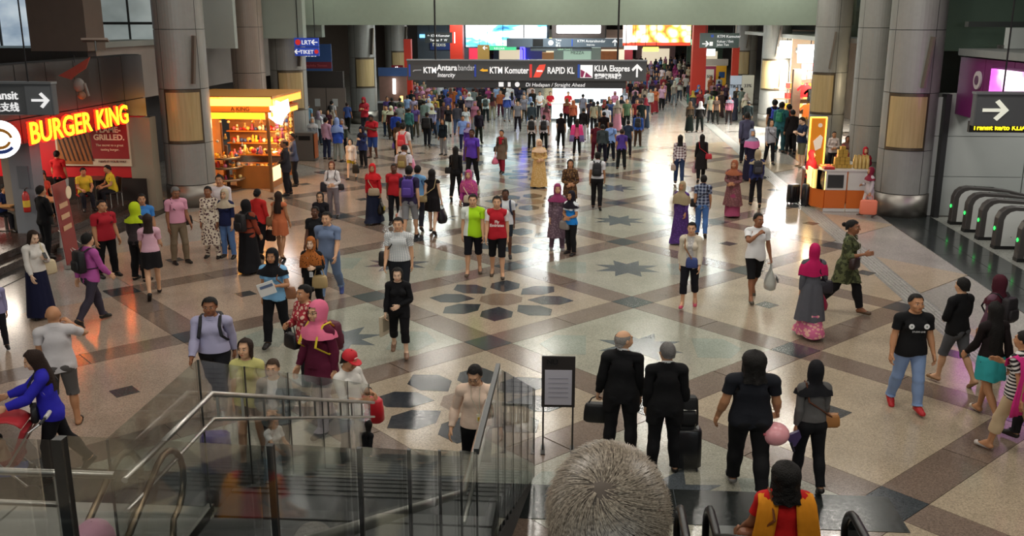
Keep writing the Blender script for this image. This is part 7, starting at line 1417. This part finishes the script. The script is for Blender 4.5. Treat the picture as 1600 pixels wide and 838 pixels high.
bag(I, 'cross-', '#1a1114', 'dark sling bag strap across the red polo shirt', .2, .2, .08)
I = F(222, 318, 438, 170, 'person in lime headscarf and dark grey top seen from behind', tone=1, sex='f', scf=T('s', '#b4c81e'), top=T('long', '#3b3234'), bot=T('trousers', '#131214'), ps='stand', girth=1.12)
I = F(232, 304, 420, 30, 'person in blue shirt behind the lime headscarf', tone=2, hr='short', top=T('shirt', '#3f7fc4'), bot=T('trousers', '#22242c'), ps='stand')
I = F(242, 336, 464, -152, 'person in pale pink tee and short black skirt stepping left', tone=1, sex='f', hr='mid', hc='b', top=T('tuck', '#d6a9b8'), bot=T('skirtmini', '#141214'), ps='walkR', over={'arm-': (20, 6, 50)})
I = F(283, 292, 412, 42, 'person with grey hair in pink short-sleeved shirt and khaki trousers', tone=3, hr='short', hc='g', top=T('tuck', '#d294a8'), bot=T('trousers', '#7d6d58'), ps='rest1', over={'nod': 20})
bag(I, 'cross+', '#1d181a', 'dark shoulder bag worn by the person in the pink shirt', .26, .24, .1)
I = F(333, 292, 403, 4, 'person in cream dress with dark flowers and a mustard scarf', tone=3, sex='f', hr='tied', dress=T('tuniclong', '#d6c8b4', 'flower', '#5a4044'), top=None, bot=T('wide', '#cfc0ac', 'flower', '#5a4044'), ps='stand', lod=0)
I = F(358, 297, 403, -4, 'person in beige headscarf, navy blouse and jeans', tone=1, sex='f', scf=T('s', '#b8a890'), top=T('threeq', '#1c2246'), bot=T('trousers', '#5a78a8'), ps='stand', lod=0)
I = F(351, 274, 388, 6, 'person in white shirt behind the beige headscarf', tone=2, hr='short', top=T('long', '#d8cfd0'), bot=T('trousers', '#2a2c34'), ps='stand', lod=0)
I = F(392, 316, 426, 158, 'person in black headscarf and flared black skirt with a backpack', tone=2, sex='f', scf=T('s', '#141214'), top=T('long', '#8a3c28'), bot=T('skirtlong', '#121114'), ps='stepL', lod=0, girth=1.1)
backpack(I, '#171315', 'black backpack below the black headscarf near the gift kiosk')
I = F(409, 298, 402, 170, 'person in bright red blouse with a dark bag seen from behind', tone=2, sex='f', hr='tied', top=T('long', '#bf2a28'), bot=T('trousers', '#151216'), ps='bagR', lod=0)
bag(I, 'hand-', '#2a1a18', 'dark brown handbag beside the bright red blouse', .28, .3, .12, drop=.1); 
I = F(441, 302, 404, 172, 'person with long hair in an orange sleeveless dress walking away', tone=2, sex='f', hr='long', hc='b', dress=T('mini_tank', '#c06a44'), top=None, bot=None, shoe='~#4a342a', ps='stepL', lod=0)
bag(I, 'hip+', '#8a6a4c', 'light brown round bag beside the orange dress', .28, .24, .1)
I = F(461, 209, 291, -60, 'person in grey blue shirt at the side of the gift kiosk', tone=3, sex='f', hr='tied', top=T('long', '#4a526a'), bot=T('trousers', '#131318'), ps='hands', lod=1)
I = F(449, 219, 305, -70, 'person in dark grey coat bending to the gift kiosk', tone=3, hr='balding', top=T('jacket', '#2b2a30'), bot=T('trousers', '#1a181c'), ps='hands', lod=1, girth=1.1)
I = F(77, 291, 403, 150, 'person all in black standing beside the red banner', tone=2, hr='short', top=T('long', '#111114'), bot=T('trousers', '#111114'), ps='hands', lod=0)
g = at(88, 236, 2.04); I = figure((g[0], g[1], .36), R(185), 1.68, 'person in bright red tee standing at the burger poster', tone=2, hr='short', top=T('tee', '#b81f22'), bot=T('trousers', '#1a1416'), ps='stand', lod=0)
I = F(2, 436, 546, 40, 'person in lavender shirt and dark trousers at the left picture edge', tone=2, hr='short', top=T('long', '#8a86a8'), bot=T('trousers', '#141318'), ps='stepL', lod=0)
def seat(x, yh, face, label, z=1.60, h=1.66, chair=None, **k):
    p = at(x, yh, z); k.setdefault('lod', 1); I = figure((p[0], p[1], 0.36), R(face), h, label, ps='sit', **k); 
    s = min(wpt(I, 'pelvis', (0, .05, .86))[2], 9); return I
seat(128, 264, 40, 'person in yellow shirt sitting at the table under the poster', tone=2, top=T('tee', '#d2bf3a'), bot=T('trousers', '#1a1a22'))
seat(173, 260, -40, 'person in yellow and black shirt sitting right of the poster table', tone=2, top=T('tee', '#c8b02e', 'half', '#1d1a14'), bot=T('trousers', '#17161c'))
seat(62, 272, 60, 'person in orange red shirt with bright hair sitting behind the red banner', tone=2, hr='short', hc='r', top=T('tee', '#d2503a'), bot=T('trousers', '#1a1a22'))
seat(57, 255, 20, 'person in grey shirt sitting behind the grey pillar', tone=2, top=T('tee', '#4a4648'), bot=T('trousers', '#1a1a22'))
seat(2, 290, 70, 'person in dark blue shirt sitting at the pale table', tone=2, top=T('tee', '#26325c'), bot=T('trousers', '#17161c'))
for k, (x, y, l) in enumerate(((489, 826, 'person with sandy hair coming up the stairs, head top only in view'), (146, 826, 'person in a pink headscarf coming up the stairs, head top only in view'))):
    p = at(x, y, 3.93); figure((p[0], p[1], 2.37), R(185), 1.56, l, sex='f', tone=1, hr='bob', hc='w', top=T('long', '#3a3432'), bot=T('trousers', '#222222'), lod=0, scf=T('s', '#b98a9a') if k else None)
# --- right side by the counter
I = F(1250, 183, 261, -70, 'person in navy tee and khaki shorts looking at the gift shop', tone=0, hr='short', hc='b', top=T('tee', '#1c2740'), bot=T('knee', '#6b6a55'), shoe='~#8a7a60', ps='phone2', lod=1)
bag(I, 'hip-', '#15151a', 'black bag on the person in khaki shorts', .28, .28, .12)
I = F(1263, 236, 318, 60, 'person in bright red headscarf standing left of the snack counter', tone=2, sex='f', scf=T('long', '#b8202c'), top=T('long', '#b3222c'), bot=T('skirtlong', '#1c1618'), ps='hands', lod=1)
I = F(1354, 264, 339, -75, 'person in maroon headscarf and white top holding a coral bag', tone=2, sex='f', scf=T('s', '#7a2034'), top=T('long', '#b8aeb0'), bot=T('trousers', '#c4b8b4'), shoe='#5a4a40', ps='bagL', lod=1, over={'arm-': (10, 12, 85, 30)})
c = handpt(I, '+'); o = thing('shopping_bag', 'flat coral orange bag held by the maroon headscarf', 'bag', tuple(c - [0, 0, .36]), R(-10)); rbox(.52, .12, .46, .02).obj('body', plain('#e07a5c', .5), o, smooth=True); MB().tube([(-.12, 0, .2), (-.08, 0, .36), (.08, 0, .36), (.12, 0, .2)], .012, 6).obj('handle', plain('#c96248', .5), o)
for x, yh, l, k in ((1325, 213, 'person with dark hair in brown behind the snack counter', dict(tone=3, sex='f', hr='bob', top=T('long', '#6a4a44'))), (1318, 228, 'person in red headscarf stooping behind the gold boxes', dict(tone=2, sex='f', scf=T('s', '#8f2030'), top=T('long', '#a02a38'))), (1353, 231, 'person in crimson headscarf and maroon apron serving at the counter', dict(tone=1, sex='f', scf=T('s', '#a81c2c'), top=T('long', '#7a1f34'))), (1304, 206, 'person in white blouse far behind the snack counter', dict(tone=2, sex='f', hr='tied', top=T('long', '#c9bdb8')))):
    hh = 1.62; p = at(x, yh, hh); figure((p[0], p[1], 0), R(-5 if '1353' else 0), hh, l, bot=T('trousers', '#1c1a1e'), ps='hands', lod=1, **k)
p = at(1262, 322); suitcase(p[0], p[1], R(30), '#1d1e22', 'dark grey wheeled suitcase left of the snack counter', .46, .3, .70, False); suitcase(p[0] - .42, p[1] + .35, R(30), '#17171b', 'black wheeled suitcase behind the dark grey suitcase', .42, .28, .62, False)
for x, yh, yf, f, l, k in ((1206, 156, 232, 170, 'person in black with a blue backpack before the gift shop', dict(top=T('tee', '#15161a'), bot=T('knee', '#1c1c22'))), (1217, 160, 238, 150, 'person in teal jacket among the black clothed group', dict(top=T('jacket', '#2f6a72'), bot=T('trousers', '#2a4a50'))), (1228, 163, 236, 200, 'person in red and yellow shirt before the gift shop', dict(top=T('tee', '#b8342a', 'half', '#dcae2c'), bot=T('trousers', '#1a1618'))), (1234, 172, 240, 190, 'person in dark jacket before the gift shop', dict(top=T('jacket', '#1e1a1a'), bot=T('trousers', '#1c1a1a')))):
    I = F(x, yh, yf, f, l, tone=2, ps='stand', lod=1, girth=1.1, **k)
    if 'blue backpack' in l: backpack(I, '#2a3fae', 'bright blue backpack before the gift shop')
    if 'teal' in l: backpack(I, '#2f8a6a', 'green backpack on the teal jacket')

# ---------------------------------------------------------------- the crowd farther back, each person a figure of its own
COL = dict(black='#151518', white='#d9d9dc', grey='#85878c', darkgrey='#3c3d42', red='#b3242c', maroon='#5c1f2c', pink='#d987a4', rose='#c75f78', magenta='#b02a72', orange='#d9642a', rust='#8f4a30', yellow='#d0a82a', cream='#cfc2a4', beige='#a8967a', brown='#4f3a30', green='#5a7a5c', teal='#3f7f7c', olive='#5c6048', blue='#2f55b0', navy='#1f2847', sky='#7aa6d8', lavender='#9a8fb8', purple='#54378a', denim='#4a5f8a')
ZONES = [(0, 560, 'at the dark doorway'), (560, 656, 'by the upright red sign'), (656, 722, 'under platform sign left end'), (722, 836, 'under platform sign middle'), (836, 940, 'before the white kiosk'), (940, 1016, 'right of the white kiosk'), (1016, 1076, 'in the aisle below food banner'), (1076, 1300, 'near far right notice stands')]
CROWD = []
def c_(x, yh, face, top, bot, head, ps='stand', h=1.64, **k): CROWD.append((x, yh, face, top, bot, head, ps, h, k))
for e in """482 151 180 brown black k|500 171 20 grey black k|520 144 0 black black k|518 158 170 white black k|497 174 160 white darkgrey h:grey|534 187 10 darkgrey black h:grey|612 153 200 black black k|625 153 190 green black k|643 142 180 black black k|655 150 10 black grey k|659 137 0 pink pink h:pink|669 133 0 rose rose h:pink|677 126 0 pink grey h:pink|688 130 180 white denim k|652 130 0 red black k|648 128 0 pink black k|704 138 180 orange orange h:rust|710 138 180 orange brown k|717 143 180 blue blue h:blue|679 152 10 yellow black k|690 143 180 black black k|693 160 10 brown brown f|639 170 180 teal darkgrey k|618 176 180 blue black k|622 190 180 brown black f|663 158 180 grey grey k|667 177 180 black black k|692 186 -30 black grey f|714 162 180 darkgrey denim k|700 165 10 black white f|720 150 0 black black k
719 145 180 blue blue h:blue|740 139 180 grey grey k|763 137 0 magenta black h:magenta|750 145 180 black black k|759 148 178 white black k|742 160 0 rose grey h:rose|769 145 180 maroon beige f|782 142 0 orange maroon k|797 134 180 white black k|809 158 2 grey black k|819 143 0 grey darkgrey h:grey|829 152 150 white sky h:sky|723 182 10 sky navy k|732 193 0 purple purple h:lavender|728 168 10 white black f|776 134 0 sky black k|748 172 30 black black k|788 138 180 brown black f|812 135 0 navy black f|832 140 0 black black k
831 160 170 darkgrey darkgrey k|851 157 180 pink pink h:cream|854 163 160 rose maroon h:maroon|831 180 176 white black k|850 180 178 white black k|877 177 170 black black k|886 155 180 red black h:rust|896 157 180 orange black h:orange|911 148 180 grey grey k|912 170 180 black white k|923 155 170 darkgrey black k|928 160 180 beige black f|934 159 180 olive darkgrey k|902 186 178 rose black f|932 192 176 maroon maroon k|942 195 174 darkgrey black k|955 192 178 sky black k|972 202 178 purple black f
954 126 10 white black k|961 144 0 rose rose h:pink|956 138 0 brown black f|968 130 180 black black k|976 140 180 white black h:grey|993 144 180 black black f|1007 148 178 darkgrey black f|1008 134 180 beige rose f|994 131 0 black black f|965 158 180 beige pink h:beige|948 165 170 white black k|944 176 180 black black k|1035 134 0 pink black k|1024 137 10 orange red f|998 176 170 blue brown k|982 188 170 navy black k|1017 139 0 white red f|1003 126 0 maroon black h:maroon|985 126 0 black brown f|975 122 180 red black k
1012 112 0 red red f|1035 106 180 white grey k|1045 108 180 cream black k|1055 102 180 magenta magenta h:magenta|1058 111 180 rose grey h:magenta|1065 105 180 black black k|1069 98 0 beige beige h:cream|1070 112 180 pink black f|1043 119 180 rust rust f|1037 129 0 pink darkgrey k|1026 121 0 purple black f|1006 121 180 blue blue h:blue|1082 125 180 teal black k|1083 143 180 darkgrey darkgrey h:yellow|1094 142 0 red maroon h:red|1094 110 180 maroon maroon f|1050 96 0 black black k|1018 104 0 grey black f|1028 98 0 purple purple h:purple|1076 104 0 cream rust f
1079 159 178 brown black h:rust|1095 159 182 black black h:white|1112 144 180 green grey k|1106 142 180 white darkgrey k|1127 142 20 brown brown f|1145 134 170 white green k|1159 138 180 grey grey k|1166 147 180 cream black h:cream|1078 128 0 darkgrey teal k|1103 118 0 darkgrey black k|1111 120 0 orange orange h:orange|1115 129 0 pink grey k|1124 120 180 white denim k|1135 132 10 darkgrey black f|1152 128 0 grey black k|1120 150 0 brown black f|1170 158 180 black black k""".replace('\n', '|').split('|'):
    x, yh, f, t, b, hd = e.split(); c_(int(x), int(yh), int(f), t, b, hd, random.choice(['stand', 'stepL', 'stepR', 'stepL', 'stepR']) if int(f) in (0, 10, 180) else 'stand')
MAN = len(CROWD); rnd = random.Random(21)
def filler(n, xs, ys, faces=(0, 180)):
    tries = 0
    while n and tries < 4000:
        tries += 1; x, yh = rnd.uniform(*xs), rnd.uniform(*ys)
        if any(abs(x - c[0]) < 6.5 and abs(yh - c[1]) < 5.5 for c in CROWD): continue
        g = at(x, yh, 1.64)
        if any((g[0] - a) ** 2 + (g[1] - b) ** 2 < r * r for a, b, r in ((-9.7, 74, 1.2), (7.95, 70, 1.2), (10.2, 68, .9), (11.5, 72, 1.2), (10.06, 66.2, .9), (10.95, 66.8, .9), (.15, 59.9, 2.4), (-.6, 72, 2.4), (-11.6, 58.2, 1.6), (10.1, 78.5, 1.5), (-12, 62, 1), (10.8, 56.8, 1.4))): continue
        s = rnd.random(); top = rnd.choice(['black', 'black', 'black', 'black', 'darkgrey', 'darkgrey', 'grey', 'white', 'red', 'navy', 'brown', 'maroon', 'pink', 'beige', 'blue', 'purple', 'cream', 'green', 'rose', 'lavender', 'sky']); bot = rnd.choice(['black', 'black', 'navy', 'denim', 'darkgrey', 'brown', 'grey'])
        hd = 'h:' + rnd.choice(['pink', 'white', 'black', 'cream', 'maroon', 'blue', 'grey', 'beige', 'red']) if s < .3 else ('f' if s < .55 else 'k')
        c_(x, yh, rnd.choice(faces) + rnd.uniform(-15, 15), top, bot, hd, rnd.choice(['stand', 'stepL', 'stepR']), rnd.uniform(1.56, 1.74)); n -= 1
filler(26, (642, 836), (126, 150)); filler(12, (600, 700), (140, 168)); filler(14, (940, 1012), (122, 158)); filler(34, (988, 1080), (88, 128)); filler(22, (985, 1088), (80, 98)); filler(16, (1085, 1172), (112, 150)); filler(14, (748, 862), (79, 92)); filler(5, (478, 545), (150, 178))
ORD = ['first', 'second', 'third', 'fourth', 'fifth', 'sixth', 'seventh', 'eighth', 'ninth', 'tenth']
def crowd_labels():
    out = []
    for x, yh, face, top, bot, hd, ps, h, k in CROWD:
        zone = next(z for a, b, z in ZONES if a <= x < b); away = abs((face + 180) % 360 - 180) > 90
        nm = {'darkgrey': 'charcoal', 'sky': 'azure'}; N = lambda c: nm.get(c, c); leg = 'skirt' if hd != 'k' and top == bot and top != 'black' else 'trousers'
        hn = 'person in %s headscarf,' % N(hd[2:]) if hd.startswith('h:') else ('long-haired person in' if hd == 'f' else 'short-haired person in')
        out.append('%s %s top, %s, %s%s' % (hn, N(top), (N(bot) + ' ' + leg) if leg == 'trousers' else 'matching skirt', '' if away else 'facing, ', zone))
    for l in set(out):
        ix = sorted([i for i, o in enumerate(out) if o == l], key=lambda i: CROWD[i][0])
        if len(ix) > 1:
            for n, i in enumerate(ix): z = next(z for a, b, z in ZONES if a <= CROWD[i][0] < b); out[i] = l.replace(z, ORD[n] + ' from left, ' + z)
    return out
for (x, yh, face, top, bot, hd, ps, h, k), lab in zip(CROWD, crowd_labels()):
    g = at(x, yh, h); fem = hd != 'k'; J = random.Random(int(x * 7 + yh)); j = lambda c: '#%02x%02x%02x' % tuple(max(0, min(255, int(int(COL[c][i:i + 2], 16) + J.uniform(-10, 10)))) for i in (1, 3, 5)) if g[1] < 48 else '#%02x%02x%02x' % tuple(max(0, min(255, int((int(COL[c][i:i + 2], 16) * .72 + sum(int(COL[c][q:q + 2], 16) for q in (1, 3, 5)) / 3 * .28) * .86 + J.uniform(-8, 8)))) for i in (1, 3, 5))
    longd = fem and top == bot and top != 'black'
    kw = dict(sex='f' if fem else 'm', tone=J.choice([1, 1, 2, 2, 2, 3]), lod=1 if g[1] < 46 else 2, ps=ps, girth=J.uniform(.98, 1.14), hc=J.choice(['k', 'k', 'k', 'b']))
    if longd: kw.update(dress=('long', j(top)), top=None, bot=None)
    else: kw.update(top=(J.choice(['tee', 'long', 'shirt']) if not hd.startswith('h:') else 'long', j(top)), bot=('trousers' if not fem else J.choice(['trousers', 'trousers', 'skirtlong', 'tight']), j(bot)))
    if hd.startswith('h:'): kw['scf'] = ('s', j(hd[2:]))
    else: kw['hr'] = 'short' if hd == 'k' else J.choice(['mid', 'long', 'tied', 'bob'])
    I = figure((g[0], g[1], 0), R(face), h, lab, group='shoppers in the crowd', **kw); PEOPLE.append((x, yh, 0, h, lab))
    n = (int(x), int(yh))
    if n == (759, 148): backpack(I, '#1c2a28', 'dark green backpack on the white shirt under the platform sign')
    if n == (831, 180): backpack(I, '#151518', 'black backpack on the left of two white shirts by the kiosk')
    if n == (850, 180): backpack(I, '#17171b', 'black backpack on the right of two white shirts by the kiosk')
    if n == (998, 176): backpack(I, '#2a2a30', 'dark backpack on the blue top right of the kiosk')
    if n == (1112, 144): backpack(I, '#a8b04a', 'yellow green backpack near the notice stands')
    if n == (667, 177): backpack(I, '#121215', 'big black bag on the back below the red sign crowd', None, .4, .5, .2)
    if n == (902, 186): shawl(I, '#d0407c', '#7a6aa0', 'pink spotted shawl spread wide before the white kiosk')
    if n == (518, 158): backpack(I, '#18181c', 'black backpack on the white shirt at the doorway')
    if n == (955, 192): bag(I, 'cross+', '#1b1b20', 'dark bag on the cross strap of the pale blue shirt', .24, .2, .08)
    if n == (622, 190): bag(I, 'hand+', '#7a5ab0', 'purple bag hanging beside the long brown hair', .24, .24, .1, drop=.08)
    if n == (877, 177): sack(I, '+', '#d0d0d2', 'white carrier bag beside the person in black before the kiosk', .22, .3)
for x, l, c, sf in ((848, 'person in white behind the white kiosk counter, left', '#d9d9d9', None), (864, 'person in red behind the white kiosk counter, middle', '#c02030', None), (891, 'person in red with a black cap behind the white kiosk counter', '#c8242c', None)):
    X = (x - 916) / 1500 * 61.4; figure((X, 60.3, 0), 0, 1.66, l, tone=1, hr='short', top=T('tee', c), bot=T('trousers', '#1a1a1e'), lod=2, ps='hands')
I = F(784, 205, 272, -16, 'person in taupe tunic with a red scarf and a pink bag', tone=2, sex='f', hr='tied', dress=T('tunic', '#6a5a4c'), top=None, bot=T('trousers', '#8a2034'), ps='bagR', lod=1)
sack(I, '-', '#d9708c', 'pink square shopping bag beside the taupe tunic', .34, .26); bag(I, 'hip-', '#1c1a1c', 'dark shoulder bag on the taupe tunic', .24, .2, .1)
c = wpt(I, 'chest', (0, -.12, 1.45)); o = thing('scarf', 'red scarf at the neck of the taupe tunic', 'scarf', tuple(c), I['rz']); MB().tube([(.09 * math.cos(a), .10 + .11 * math.sin(a), .02 * math.sin(2 * a)) for a in np.linspace(0, 2 * math.pi, 14)[:-1]], .035, 8, closed=True).obj('wrap', cloth('#a82030'), o, smooth=True); MB().box((0, -.02, -.12), (.12, .03, .22)).obj('end', cloth('#a82030'), o)
